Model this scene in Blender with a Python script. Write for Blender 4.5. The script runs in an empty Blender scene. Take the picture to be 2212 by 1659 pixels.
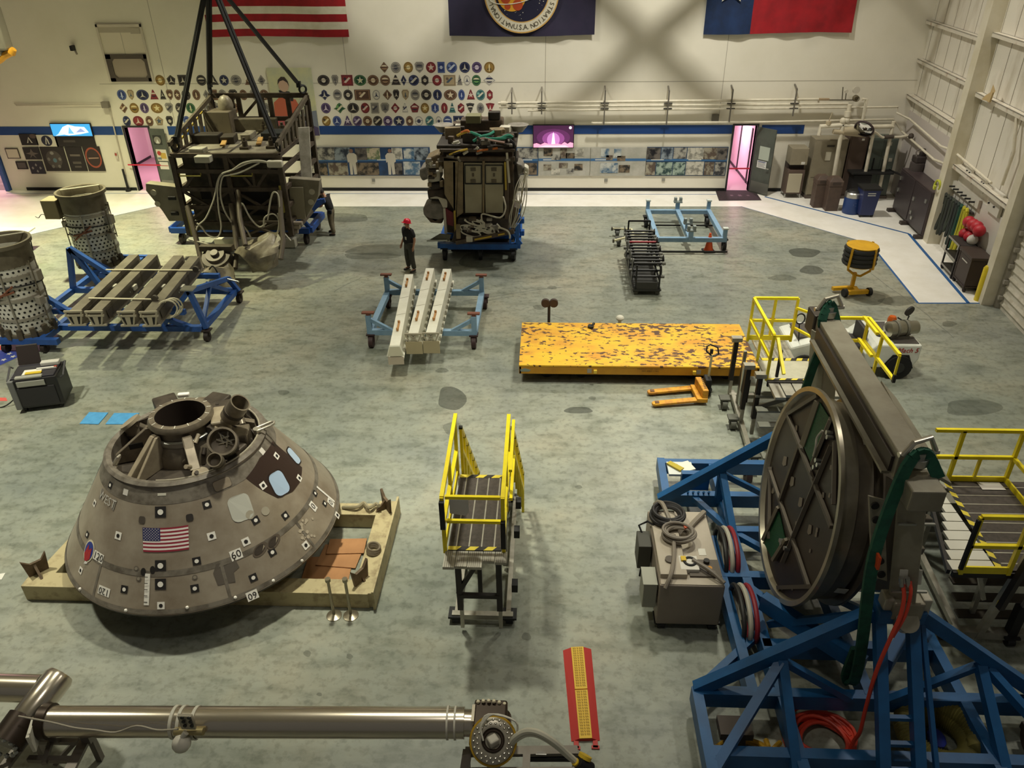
import bpy, bmesh, math, random
from mathutils import Vector, Matrix
C = bpy.context.scene.collection
PI = math.pi
EXPOSURE = 0.18
AMBIENT = 0.075
LAMPS = [((-17, 25.5, 15), 1060, (1, .97, .60), .9, (0, 0, 0), 1.4), ((-5, 29, 15), 430, (1, .96, .84), .9, (0, 0, 0), 1.9), ((5, 28, 15), 760, (1, .97, .86), .9, (0, 0, 0), 2.1),
         ((12, 25, 15), 160, (1, .94, .82), .9, (0, 0, 0), 2.2), ((-14, 11.5, 15), 560, (1, .97, .78), .9, (0, 0, 0), 1.4), ((-3.6, 12.2, 15), 260, (1, .98, .80), .9, (0, 0, 0), 1.15), ((4, 15.5, 15), 230, (1, .98, .80), .9, (0, 0, 0), 1.2),
         ((-1, 5, 15), 80, (1, .96, .88), .9, (0, 0, 0), 2.2), ((9, 12, 15), 230, (1, .95, .84), .9, (0, 0, 0), 2.2)]
rnd = random.Random(7)

# ------------------------------------------------------------------ camera, light, exposure
FOC, PX, PY, CH = 1661.0, 1106.0, 829.5, 10.0
CAM = Matrix(((0.999, 0.0425, -0.0113), (0.0119, -0.5087, -0.8608), (-0.0424, 0.8599, -0.5088)))   # world -> (right, down, forward)
r0 = CAM[0].normalized(); r2 = (CAM[2] - r0 * CAM[2].dot(r0)).normalized(); r1 = r2.cross(r0)
CAM = Matrix((r0, r1, r2))
cd = bpy.data.cameras.new('camera'); cam = bpy.data.objects.new('camera', cd); C.objects.link(cam)
cd.sensor_width = 36; cd.lens = FOC / 2212 * 36; cd.clip_end = 300
cam.matrix_world = Matrix(((r0.x, -r1.x, -r2.x, 0), (r0.y, -r1.y, -r2.y, 0), (r0.z, -r1.z, -r2.z, CH), (0, 0, 0, 1)))
sc = bpy.context.scene
sc.camera = cam
sc.view_settings.view_transform = 'Standard'; sc.view_settings.look = 'None'
sc.view_settings.gamma = 1; sc.view_settings.use_curve_mapping = False
sc.view_settings.exposure = EXPOSURE
w = bpy.data.worlds.new('hall_air'); sc.world = w; w.use_nodes = True
w.node_tree.nodes['Background'].inputs[0].default_value = (1.0, .97, .88, 1)
w.node_tree.nodes['Background'].inputs[1].default_value = AMBIENT

def lamp(name, loc, power, col, size, rot=(0, 0, 0), spread=PI):
    d = bpy.data.lights.new(name, 'AREA'); d.shape = 'DISK'; d.size = size; d.energy = power; d.color = col; d.spread = spread
    o = bpy.data.objects.new(name, d); C.objects.link(o); o.location = loc; o.rotation_euler = rot
    return o
for l in LAMPS: lamp('high_bay_lamp', *l)

# ------------------------------------------------------------------ where a pixel of the photo lies on a known surface
def ray(px, py): return CAM.transposed() @ Vector((px - PX, py - PY, FOC))
def F(px, py, z=0.0):
    r = ray(px, py); t = (z - CH) / r.z
    return Vector((t * r.x, t * r.y, z))
def W(px, py, y=33.75):
    r = ray(px, py); t = y / r.y
    return Vector((t * r.x, y, CH + t * r.z))
def V(*a): return Vector(a)

# ------------------------------------------------------------------ materials
def lin(c): c /= 255; return c / 12.92 if c <= .04045 else ((c + .055) / 1.055) ** 2.4
def rgb(h):
    if isinstance(h, str):
        h = h.lstrip('#'); return tuple(lin(int(h[i:i + 2], 16)) for i in (0, 2, 4))
    return tuple(h)
MATS = {}
def mat(name, col, rough=.55, metal=0.0, col2=None, scale=4.0, detail=5, lo=.4, hi=.65, bump=0.0, emit=0.0, stretch=None, alpha=None, spec=.5):
    if name in MATS: return MATS[name]
    m = bpy.data.materials.new(name); m.use_nodes = True; MATS[name] = m
    nt = m.node_tree; b = nt.nodes['Principled BSDF']; c = rgb(col)
    b.inputs['Base Color'].default_value = (*c, 1); b.inputs['Roughness'].default_value = rough; b.inputs['Metallic'].default_value = metal
    b.inputs['Specular IOR Level'].default_value = spec
    m.diffuse_color = (*c, 1)
    if emit:
        b.inputs['Emission Color'].default_value = (*c, 1); b.inputs['Emission Strength'].default_value = emit
    if col2 or bump:
        tc = nt.nodes.new('ShaderNodeTexCoord'); mp = nt.nodes.new('ShaderNodeMapping'); no = nt.nodes.new('ShaderNodeTexNoise')
        nt.links.new(tc.outputs['Object'], mp.inputs[0]); nt.links.new(mp.outputs[0], no.inputs['Vector'])
        if stretch: mp.inputs['Scale'].default_value = stretch
        no.inputs['Scale'].default_value = scale; no.inputs['Detail'].default_value = detail; no.inputs['Roughness'].default_value = .6
        if col2:
            rp = nt.nodes.new('ShaderNodeValToRGB'); c2 = rgb(col2)
            rp.color_ramp.elements[0].position = lo; rp.color_ramp.elements[0].color = (*c, 1)
            rp.color_ramp.elements[1].position = hi; rp.color_ramp.elements[1].color = (*c2, 1)
            nt.links.new(no.outputs[0], rp.inputs[0]); nt.links.new(rp.outputs[0], b.inputs['Base Color'])
            if emit: nt.links.new(rp.outputs[0], b.inputs['Emission Color'])
        if bump:
            bp = nt.nodes.new('ShaderNodeBump'); bp.inputs['Strength'].default_value = bump; bp.inputs['Distance'].default_value = .02
            nt.links.new(no.outputs[0], bp.inputs['Height']); nt.links.new(bp.outputs[0], b.inputs['Normal'])
    if alpha is not None: b.inputs['Alpha'].default_value = alpha
    return m
def flat(h, rough=.6): return mat('flat_' + h.strip('#'), h, rough)

# ------------------------------------------------------------------ geometry
def frame_of(d, up=V(0, 0, 1)):
    d = d.normalized()
    if abs(d.dot(up)) > .999: up = V(0, 1, 0)
    s = d.cross(up).normalized(); u = s.cross(d)
    return s, u
class MB:
    """collects shapes, then links them as ONE mesh object"""
    def __init__(s): s.v = []; s.f = []; s.m = []; s.c = 0; s.sm = []
    def use(s, i): s.c = i; return s
    def add(s, vs, fs, smooth=False):
        n = len(s.v); s.v += [Vector(p) for p in vs]
        for f in fs: s.f.append([n + i for i in f]); s.m.append(s.c); s.sm.append(smooth)
        return s
    def box(s, c, d, rot=0.0, M=None):
        x, y, z = d[0] / 2, d[1] / 2, d[2] / 2
        R = M or Matrix.Rotation(rot, 3, 'Z')
        vs = [Vector(c) + R @ V(i * x, j * y, k * z) for k in (-1, 1) for j in (-1, 1) for i in (-1, 1)]
        return s.add(vs, [(0, 2, 3, 1), (4, 5, 7, 6), (0, 1, 5, 4), (2, 6, 7, 3), (0, 4, 6, 2), (1, 3, 7, 5)])
    def box2(s, a, b): return s.box([(a[i] + b[i]) / 2 for i in range(3)], [abs(a[i] - b[i]) for i in range(3)])
    def bar(s, p, q, w, h=None, up=V(0, 0, 1), ext=0):
        p = Vector(p); q = Vector(q); h = h or w; d = (q - p).normalized(); p = p - d * ext; q = q + d * ext
        a, u = frame_of(d, Vector(up)); a = a * w / 2; u = u * h / 2
        return s.add([p - a - u, p + a - u, p + a + u, p - a + u, q - a - u, q + a - u, q + a + u, q - a + u],
                     [(3, 2, 1, 0), (4, 5, 6, 7), (0, 1, 5, 4), (1, 2, 6, 5), (2, 3, 7, 6), (3, 0, 4, 7)])
    def ibeam(s, p, q, w, h, t=.02, up=V(0, 0, 1)):
        p = Vector(p); q = Vector(q); a, u = frame_of(q - p, Vector(up))
        for k in (-1, 1): s.bar(p + u * k * (h - t) / 2, q + u * k * (h - t) / 2, w, t, up)
        return s.bar(p, q, t, h - t, up)
    def chan(s, p, q, w, h, t=.02, up=V(0, 0, 1), side=1):
        p = Vector(p); q = Vector(q); a, u = frame_of(q - p, Vector(up))
        for k in (-1, 1): s.bar(p + u * k * (h - t) / 2, q + u * k * (h - t) / 2, w, t, up)
        o = a * side * (w - t) / 2
        return s.bar(p + o, q + o, t, h, up)
    def tube(s, pts, r, n=8, closed=False, caps=True, rs=None):
        pts = [Vector(p) for p in pts]; k = len(pts); rings = []; up = None
        for i, p in enumerate(pts):
            a = pts[(i - 1) % k] if (i or closed) else p; b = pts[(i + 1) % k] if (i < k - 1 or closed) else p
            d = (b - a)
            if d.length < 1e-9: d = V(0, 0, 1)
            d.normalize()
            if up is None: sd, up = frame_of(d)
            else:
                up = (up - d * up.dot(d))
                if up.length < 1e-6: sd, up = frame_of(d)
                up.normalize(); sd = d.cross(up)
            rr = rs[i] if rs else r
            rings.append([p + (sd * math.cos(2 * PI * j / n) + up * math.sin(2 * PI * j / n)) * rr for j in range(n)])
        vs = [x for R in rings for x in R]; fs = []
        for i in range(k if closed else k - 1):
            i2 = (i + 1) % k
            for j in range(n): fs.append((i * n + j, i * n + (j + 1) % n, i2 * n + (j + 1) % n, i2 * n + j))
        s.add(vs, fs, n > 5)
        if caps and not closed:
            s.add(rings[0], [tuple(reversed(range(n)))]); s.add(rings[-1], [tuple(range(n))])
        return s
    def cyl(s, p, q, r, r2=None, n=16, caps=True):
        r2 = r if r2 is None else r2; p = Vector(p); q = Vector(q); a, u = frame_of(q - p)
        R = [[c + (a * math.cos(2 * PI * j / n) + u * math.sin(2 * PI * j / n)) * x for j in range(n)] for c, x in ((p, r), (q, r2))]
        s.add(R[0] + R[1], [(j, (j + 1) % n, n + (j + 1) % n, n + j) for j in range(n)], n > 6)
        if caps: s.add(R[0], [tuple(reversed(range(n)))]); s.add(R[1], [tuple(range(n))])
        return s
    def lathe(s, prof, o=V(0, 0, 0), d=V(0, 0, 1), n=32, a0=0, a1=2 * PI, smooth=True, uref=None):
        """prof: (radius, height) pairs turned about the axis d through o"""
        o = Vector(o); d = Vector(d).normalized(); a, u = frame_of(d, uref or V(0, 0, 1)); full = abs(a1 - a0 - 2 * PI) < 1e-6
        k = n if full else n + 1; vs = []
        for r, h in prof:
            for j in range(k):
                t = a0 + (a1 - a0) * j / n; vs.append(o + d * h + (a * math.cos(t) + u * math.sin(t)) * r)
        fs = []
        for i in range(len(prof) - 1):
            for j in range(n):
                j2 = (j + 1) % k; fs.append((i * k + j, i * k + j2, (i + 1) * k + j2, (i + 1) * k + j))
        return s.add(vs, fs, smooth)
    def sphere(s, c, r, n=12, sq=(1, 1, 1)):
        c = Vector(c); vs = []; m = max(4, n // 2)
        for i in range(m + 1):
            t = PI * i / m
            for j in range(n):
                p = 2 * PI * j / n; vs.append(c + V(r * sq[0] * math.sin(t) * math.cos(p), r * sq[1] * math.sin(t) * math.sin(p), r * sq[2] * math.cos(t)))
        return s.add(vs, [(i * n + j, (i + 1) * n + j, (i + 1) * n + (j + 1) % n, i * n + (j + 1) % n) for i in range(m) for j in range(n)], True)
    def plate(s, poly, off):
        """extrude a flat polygon (3-D points) along the vector off"""
        n = len(poly); a = [Vector(p) for p in poly]; b = [p + Vector(off) for p in a]
        return s.add(a + b, [tuple(reversed(range(n))), tuple(range(n, 2 * n))] + [(i, (i + 1) % n, n + (i + 1) % n, n + i) for i in range(n)])
    def face(s, poly): return s.add(poly, [tuple(range(len(poly)))])
    def torus(s, c, R, r, d=V(0, 0, 1), n=24, m=8, a0=0, a1=2 * PI):
        a, u = frame_of(Vector(d)); full = abs(a1 - a0 - 2 * PI) < 1e-6; c = Vector(c)
        return s.tube([c + (a * math.cos(a0 + (a1 - a0) * i / n) + u * math.sin(a0 + (a1 - a0) * i / n)) * R for i in range(n if full else n + 1)], r, m, closed=full)
    def build(s, name, mats, parent=None, bevel=0.0, world=True, subsurf=0):
        me = bpy.data.meshes.new(name); vs = s.v
        if parent is not None and world:
            inv = WM[parent].inverted(); vs = [inv @ p for p in vs]
        elif parent is None and world and s.v:
            pass
        me.from_pydata([tuple(p) for p in vs], [], s.f)
        for m in (mats if isinstance(mats, (list, tuple)) else [mats]): me.materials.append(m)
        me.polygons.foreach_set('material_index', s.m); me.polygons.foreach_set('use_smooth', s.sm)
        bm = bmesh.new(); bm.from_mesh(me); bmesh.ops.recalc_face_normals(bm, faces=bm.faces); bm.to_mesh(me); bm.free()
        if any(s.sm): me.set_sharp_from_angle(angle=math.radians(40))
        o = bpy.data.objects.new(name, me); C.objects.link(o)
        if parent is not None: o.parent = parent; WM[o] = WM[parent]
        else: WM[o] = Matrix.Identity(4)
        if bevel:
            b = o.modifiers.new('edge', 'BEVEL'); b.width = bevel; b.segments = 2; b.limit_method = 'ANGLE'; b.angle_limit = math.radians(50)
        if subsurf: b = o.modifiers.new('smooth', 'SUBSURF'); b.levels = b.render_levels = subsurf
        return o
WM = {}
def tag(o, label, cat, group=None):
    o['label'] = label; o['category'] = cat
    if group: o['group'] = group
    return o
def thing(name, label, cat, loc=(0, 0, 0), rz=0.0, group=None):
    o = bpy.data.objects.new(name, None); C.objects.link(o); o.empty_display_size = .2
    o.location = loc; o.rotation_euler = (0, 0, rz)
    WM[o] = Matrix.Translation(Vector(loc)) @ Matrix.Rotation(rz, 4, 'Z')
    return tag(o, label, cat, group)
def solo(mb, name, mats, label, cat, loc, group=None, bevel=0, rz=0.0):
    """a thing that is one mesh, with its origin at loc"""
    L = Matrix.Translation(Vector(loc)) @ Matrix.Rotation(rz, 4, 'Z'); inv = L.inverted(); mb.v = [inv @ p for p in mb.v]
    o = mb.build(name, mats, None, bevel, world=False); o.location = loc; o.rotation_euler = (0, 0, rz); WM[o] = L
    return tag(o, label, cat, group)
def struct(mb, name, mats, parent=None, bevel=0):
    o = mb.build(name, mats, parent, bevel)
    if parent is None: o['kind'] = 'structure'
    return o
def dup(root, loc, rz=0.0, label=None, group=None):
    def cp(o, par):
        c = o.copy(); C.objects.link(c); c.parent = par
        for ch in o.children: cp(ch, c)
        return c
    r = root.copy(); C.objects.link(r); r.location = loc; r.rotation_euler = (0, 0, rz)
    WM[r] = Matrix.Translation(Vector(loc)) @ Matrix.Rotation(rz, 4, 'Z')
    for ch in list(root.children): cp(ch, r)
    if label: r['label'] = label
    if group: r['group'] = group
    return r
def catmull(pts, n=6):
    pts = [Vector(p) for p in pts]; P = [2 * pts[0] - pts[1]] + pts + [2 * pts[-1] - pts[-2]]; out = []
    for i in range(1, len(P) - 2):
        for k in range(n):
            t = k / n; a, b, c, d = P[i - 1], P[i], P[i + 1], P[i + 2]
            out.append(.5 * ((2 * b) + (c - a) * t + (2 * a - 5 * b + 4 * c - d) * t * t + (3 * b - a - 3 * c + d) * t ** 3))
    return out + [pts[-1]]
def circ(c, R, n=24, a=V(1, 0, 0), u=V(0, 0, 1), a0=0, a1=2 * PI, closed=True):
    k = n if closed else n + 1
    return [Vector(c) + (a * math.cos(a0 + (a1 - a0) * i / n) + u * math.sin(a0 + (a1 - a0) * i / n)) * R for i in range(k)]
GLY = {}
def glyphs(txt, size):
    """flat letter shapes: 2-D points and faces, centred"""
    if (txt, size) in GLY: return GLY[txt, size]
    cu = bpy.data.curves.new('t', 'FONT'); cu.body = txt; cu.size = size; cu.align_x = 'CENTER'; cu.align_y = 'CENTER'; cu.resolution_u = 2
    o = bpy.data.objects.new('t', cu); C.objects.link(o)
    dg = bpy.context.evaluated_depsgraph_get(); me = bpy.data.meshes.new_from_object(o.evaluated_get(dg))
    r = ([(v.co.x, v.co.y) for v in me.vertices], [tuple(p.vertices) for p in me.polygons])
    bpy.data.objects.remove(o); bpy.data.curves.remove(cu); bpy.data.meshes.remove(me); GLY[txt, size] = r
    return r
def text(mb, txt, size, o, a, u, sx=1.0):
    vs, fs = glyphs(txt, size); o = Vector(o)
    mb.add([o + Vector(a) * x * sx + Vector(u) * y for x, y in vs], fs)
# ------------------------------------------------------------------ setting
YB = 33.75
m_wall = mat('wall_paint', '#ece6d6', .6, col2='#e4decc', scale=.5, lo=.35, hi=.7)
m_wallr = mat('metal_wall_paint', '#e6e0d2', .5, col2='#c9c0ad', scale=1.6, lo=.5, hi=.75, stretch=(1, 1, .3))
m_blue_stripe = mat('stripe_blue', '#1d4585', .5)
m_black = mat('black_rubber', '#161616', .6)
m_grey_seam = mat('seam', '#b5ae9f', .7)
def floor_mat():
    m = bpy.data.materials.new('painted_concrete'); m.use_nodes = True; nt = m.node_tree; N = nt.nodes; L = nt.links; b = N['Principled BSDF']
    tc = N.new('ShaderNodeTexCoord')
    def noise(scale, det, st=(1, 1, 1)):
        mp = N.new('ShaderNodeMapping'); mp.inputs['Scale'].default_value = st; L.new(tc.outputs['Object'], mp.inputs[0])
        n = N.new('ShaderNodeTexNoise'); n.inputs['Scale'].default_value = scale; n.inputs['Detail'].default_value = det; n.inputs['Roughness'].default_value = .62
        L.new(mp.outputs[0], n.inputs['Vector']); return n
    def ramp(src, stops):
        r = N.new('ShaderNodeValToRGB'); e = r.color_ramp.elements
        e[0].position, e[0].color = stops[0][0], (*rgb(stops[0][1]), 1); e[1].position, e[1].color = stops[-1][0], (*rgb(stops[-1][1]), 1)
        for p, c in stops[1:-1]: k = e.new(p); k.color = (*rgb(c), 1)
        L.new(src.outputs[0], r.inputs[0]); return r
    def mix(kind, f, a, c):
        x = N.new('ShaderNodeMix'); x.data_type = 'RGBA'; x.blend_type = kind; x.inputs[0].default_value = f
        L.new(a.outputs[2] if a.bl_idname == 'ShaderNodeMix' else a.outputs[0], x.inputs[6]); L.new(c.outputs[0], x.inputs[7]); return x
    a = ramp(noise(.33, 8), [(.33, '#8f9590'), (.5, '#a2a69b'), (.68, '#b0ad9c')])
    c = ramp(noise(1.3, 8, (1, 2.2, 1)), [(.35, '#bdc0bb'), (.5, '#efefef'), (.7, '#ffffff')])
    d = ramp(noise(7, 6), [(.36, '#cfcfcc'), (.5, '#ffffff'), (.62, '#ffffff')])
    e = ramp(noise(.11, 3), [(.38, '#d3d6ce'), (.55, '#f7f4ec'), (.7, '#ece4d6')])
    x = mix('MULTIPLY', .8, mix('MULTIPLY', .7, mix('MULTIPLY', .75, a, c), d), e)
    L.new(x.outputs[2], b.inputs['Base Color'])
    rr = N.new('ShaderNodeMapRange'); rr.inputs[3].default_value = .22; rr.inputs[4].default_value = .5
    L.new(noise(2.2, 5).outputs[0], rr.inputs[0]); L.new(rr.outputs[0], b.inputs['Roughness']); b.inputs['Specular IOR Level'].default_value = .42
    return m
m_floor = floor_mat()
f = MB(); f.box2((-46, -4, -.3), (22, 40, 0)); floor = struct(f, 'floor', m_floor)
m_white = mat('walkway_paint', '#f3efe6', .35, col2='#e9e4d8', scale=1.2)
m_bluel = mat('line_blue', '#2a5c94', .5)
LB = [F(339, 446), F(149, 487.6), F(68, 506), F(0, 523)]; ext = LB[3] + (LB[3] - LB[2]) * 6
RB = [F(1601, 446), F(1880, 527), F(1983, 655), F(2128, 655)]
wk = MB()
zz = lambda p, z=.002: V(p[0], p[1], z)
poly = [zz(ext), zz(LB[3]), zz(LB[2]), zz(LB[1]), zz(LB[0]), zz(RB[0]), V(8.06, 36, .002), V(-46, 36, .002)]
wk.face([p for p in poly[:6]] + [V(8.06, 33.75, .002), V(-46, 33.75, .002), V(-46, ext.y, .002)])
wk.face([V(8.06, 33.75, .002), zz(RB[0]), zz(RB[1]), zz(RB[2]), zz(RB[3]), V(14.2, 27, .002), V(14.9, 33.75, .002)])
struct(wk, 'floor_walkway', m_white)
def strip(mb, pts, w, z=.004):
    for p, q in zip(pts, pts[1:]):
        p = zz(p, z); q = zz(q, z); s, _ = frame_of(q - p); s = s * w / 2
        mb.face([p - s, p + s, q + s, q - s])
bl = MB(); strip(bl, [F(1652, 425), F(1963, 505), F(2092, 655)], .11); strip(bl, RB[1:], .07); strip(bl, RB[:2], .03)
strip(bl, LB, .03); strip(bl, [V(-24.4, 33.28, 0), V(7.6, 33.28, 0)], .05)
struct(bl, 'floor_line', m_bluel)
m_stain = mat('oil_stain', '#3a3f38', .35, alpha=.42); m_stain2 = mat('oil_stain_light', '#50554a', .35, alpha=.28)
def stain(px, py, rx, ry, k=0):
    c = F(px, py); e = F(px + rx, py); g = F(px, py + ry); A = e - c; B = g - c
    pts = [c + V(0, 0, .0012 + k * .0006) + A * math.cos(t) * (1 + .12 * math.sin(3 * t + px)) + B * math.sin(t) * (1 + .12 * math.cos(2 * t + py)) for t in [i * PI / 14 for i in range(28)]]
    return pts
st = MB(); s2 = MB()
for i, a in enumerate([(1737, 546, 33, 11), (1753, 583, 25, 10), (975, 860, 30, 28), (1250, 886, 30, 8), (977, 925, 20, 14), (612, 848, 12, 6), (1193, 621, 10, 4), (1165, 664, 14, 5), (1280, 860, 8, 4), (1250, 1052, 8, 4),
         (755, 1418, 7, 6), (664, 1412, 8, 7), (690, 1500, 6, 4), (1137, 1375, 10, 9), (1060, 500, 45, 10), (955, 800, 14, 5)]):
    (st if i < 4 else s2).face(stain(*a, k=i % 3))
for i, a in enumerate([(855, 540, 110, 14), (800, 553, 60, 8), (1870, 645, 45, 14), (1940, 650, 40, 10), (1050, 560, 60, 20), (740, 470, 60, 10), (1690, 600, 30, 6), (2050, 700, 16, 6), (650, 1030, 40, 12), (2100, 880, 60, 20)]):
    s2.face(stain(*a, k=i % 4))
struct(st, 'stain', m_stain, floor); struct(s2, 'stain', m_stain2, floor)
ck = MB()
def crack(pts, w=.02):
    P = [F(*p) for p in pts]; Q = []
    for a, b in zip(P, P[1:]):
        for i in range(5): Q.append(a.lerp(b, i / 5) + V(rnd.uniform(-.03, .03), rnd.uniform(-.03, .03), 0))
    strip(ck, Q + [P[-1]], w, .0035)
crack([(1000, 650), (1190, 622), (1240, 620)]); crack([(1190, 680), (1290, 714)], .012); crack([(1880, 590), (1990, 670), (2060, 730)], .015); crack([(720, 630), (780, 600)]); crack([(830, 655), (960, 665), (1110, 640)], .012)
struct(ck, 'crack', mat('crack', '#6d7169', .8), floor)

# back wall with two door openings
wl = MB(); T = .25; HT = 16.0
DR = (7.86, 8.80, 2.80); DL = (-18.42, -17.36, 2.78)
for x0, x1, z0, z1 in [(-24.4, DL[0], 0, HT), (DL[0], DL[1], DL[2], HT), (DL[1], DR[0], 0, HT), (DR[0], DR[1], DR[2], HT), (DR[1], 15.2, 0, HT)]:
    wl.box2((x0, YB, z0), (x1, YB + T, z1))
wall_back = struct(wl, 'wall_back', m_wall)
sm = MB()
for x in (-16.12, -8.37, -.12, 7.16): sm.box2((x - .012, YB - .004, 2.85), (x + .012, YB, HT))
sm.box2((-19, YB - .004, 4.545), (15, YB, 4.57))
struct(sm, 'trim_2', m_grey_seam)
tr = MB()
for a, b in ((-24.4, DL[0] - .12), (-16.5, DR[0] - .08), (9.0, 10.76)): tr.box2((a, YB - .012, 2.46), (b, YB, 2.82))
struct(tr, 'trim_1', m_blue_stripe)
bb = MB()
for a, b in ((-23.7, DL[0] - .14), (DL[1] + .1, DR[0] - .08), (DR[1] + .1, 10.76)): bb.box2((a, YB - .02, 0), (b, YB, .14))
struct(bb, 'baseboard_back', m_black)
m_jamb = mat('door_jamb_dark', '#2b2b2d', .5)
for n, D in (('door_1', DR), ('door_2', DL)):
    j = MB(); t = .07
    j.box2((D[0] - t, YB - .06, 0), (D[0], YB + T + .03, D[2] + t)); j.box2((D[1], YB - .06, 0), (D[1] + t, YB + T + .03, D[2] + t)); j.box2((D[0], YB - .06, D[2]), (D[1], YB + T + .03, D[2] + t))
    fr = struct(j, n, m_jamb)
# corridors behind the doors, lit pink
m_pinkwall = mat('corridor_wall', '#e8d6da', .6); m_pinkfl = mat('corridor_floor', '#b9a0a6', .5)
for n, x0, x1 in (('corridor', 7.2, 9.0), ('corridor', -20.6, -16.9)):
    k = MB(); y0, y1 = YB + T, YB + 7
    k.use(0).box2((x0 - .1, y0, 0), (x0, y1, 2.95)); k.box2((x1, y0, 0), (x1 + .1, y1, 2.95)); k.box2((x0, y1, 0), (x1, y1 + .1, 2.95)); k.box2((x0, y0, 2.95), (x1, y1, 3.05))
    k.use(1).box2((x0, YB, -.02), (x1, y1, .003))
    k.use(2).box2((x0, y0, 0), (x0 + .02, y1, .12)); k.box2((x1 - .02, y0, 0), (x1, y1, .12))
    for i in range(3): k.box2((x1 - .04, y0 + 1.0 + i * 2, 0), (x1, y0 + 1.12 + i * 2, 2.4))
    struct(k, 'wall_' + n, [m_pinkwall, m_pinkfl, m_jamb])
lamp('corridor_lamp', (8.1, YB + 2.6, 2.9), 95, (1, .62, .78), .5); lamp('corridor_lamp', (-18.6, YB + 2.6, 2.9), 95, (1, .6, .72), .5)
# next room beyond the end of the back wall
k = MB(); k.box2((-46, 39.6, 0), (-20, 39.8, 9)); struct(k, 'wall_next_room', mat('next_room_wall', '#e6dcda', .6))
lamp('next_room_lamp', (-27.5, 35.5, 4.5), 420, (1, .5, .62), 1.0)
k = MB(); k.box2((-24.62, YB - .15, 0), (-24.45, YB + T, 2.6)); struct(k, 'trim_5', mat('post_blue', '#3c5f9e', .5))

# door leaves
m_leaf = mat('door_leaf_green_grey', '#595e56', .45, col2='#4c5049', scale=2)
def leaf(hinge, end, h, door):
    p = V(*hinge, .02); q = V(*end, .02); d = (q - p).normalized(); s = V(-d.y, d.x, 0)
    b = MB(); b.plate([p, q, q + V(0, 0, h), p + V(0, 0, h)], s * .05); return b, p, d, s
d1 = bpy.data.objects['door_1']
b, p, d, s = leaf((DR[1] + .02, YB - .08), (9.42, 32.98), 2.74, d1); n = -s if s.y > 0 else s
lf = b.build('leaf', m_leaf, d1)
def onleaf(p, d, n, u0, u1, z0, z1, off=.006): return [p + d * u0 + V(0, 0, z0) + n * off, p + d * u1 + V(0, 0, z0) + n * off, p + d * u1 + V(0, 0, z1) + n * off, p + d * u0 + V(0, 0, z1) + n * off]
b = MB(); b.plate(onleaf(p, d, n, .25, .75, 1.45, 2.0), n * .004); b.build('glass_panel', mat('reinforced_glass', '#b7c0b2', .3), lf)
b = MB(); b.use(0).plate(onleaf(p, d, n, .22, .68, 1.1, 1.4), n * .004); b.use(1)
for i in range(4): b.face(onleaf(p, d, n, .26, .64 - .05 * (i % 2), 1.15 + i * .055, 1.17 + i * .055, .012))
b.use(2).face(onleaf(p, d, n, .26, .64, 1.35, 1.38, .012))
b.build('sign', [mat('sign_white', '#e6e6e2', .5), mat('sign_text', '#777777', .6), flat('#44598a')], lf)
b = MB(); b.plate(onleaf(p, d, n, .05, .93, .05, .5), n * .004); b.build('kick_plate', mat('kick_plate', '#7b7c74', .35, .5), lf)
b = MB(); b.cyl(p + d * .85 + V(0, 0, 1.15), p + d * .85 + V(0, 0, 1.15) + n * .09, .025); b.bar(p + d * .85 + V(0, 0, 1.15) + n * .08, p + d * .72 + V(0, 0, 1.15) + n * .08, .03); b.build('handle', mat('steel', '#b5b5b0', .3, .9), lf)
d2 = bpy.data.objects['door_2']
b, p, d, s = leaf((-17.3, YB - .1), (-16.62, YB - .2), 2.72, d2); n = -s if s.y > 0 else s
lf = b.build('leaf', m_leaf, d2)
b = MB(); b.use(0).plate(onleaf(p, d, n, .1, .5, 2.05, 2.45), n * .004); b.use(1); c = p + d * .3 + n * .012 + V(0, 0, 2.24); b.face(circ(c, .16, 18, d)); b.use(2).face([c + d * -.09 + V(0, 0, -.13) + n * .003, c + d * .09 + V(0, 0, -.13) + n * .003, c + V(0, 0, .05) + n * .003])
b.build('poster', [flat('#2f302d'), flat('#8f8b80'), flat('#d8d8d0')], lf)
b = MB(); b.use(0).plate(onleaf(p, d, n, .1, .6, 1.35, 1.85), n * .004); b.use(1).face(circ(p + d * .24 + n * .012 + V(0, 0, 1.68), .1, 16, d)); b.use(2).face(onleaf(p, d, n, .28, .55, 1.45, 1.7, .012)); b.use(3).face(onleaf(p, d, n, .12, .3, 1.4, 1.5, .013))
b.build('poster', [flat('#d8d2c0'), flat('#b23a30'), flat('#c9a64a'), flat('#6e7d86')], lf)
b = MB(); b.use(0).plate(onleaf(p, d, n, .13, .55, .98, 1.3), n * .004); b.use(1).face(onleaf(p, d, n, .14, .54, 1.12, 1.16, .012)); b.build('poster', [flat('#e2ddd2'), flat('#c07f76')], lf)
b = MB(); b.plate(onleaf(p, d, n, .05, .6, .05, .5), n * .004); b.build('kick_plate', mat('kick_plate', '#7b7c74'), lf)

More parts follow.
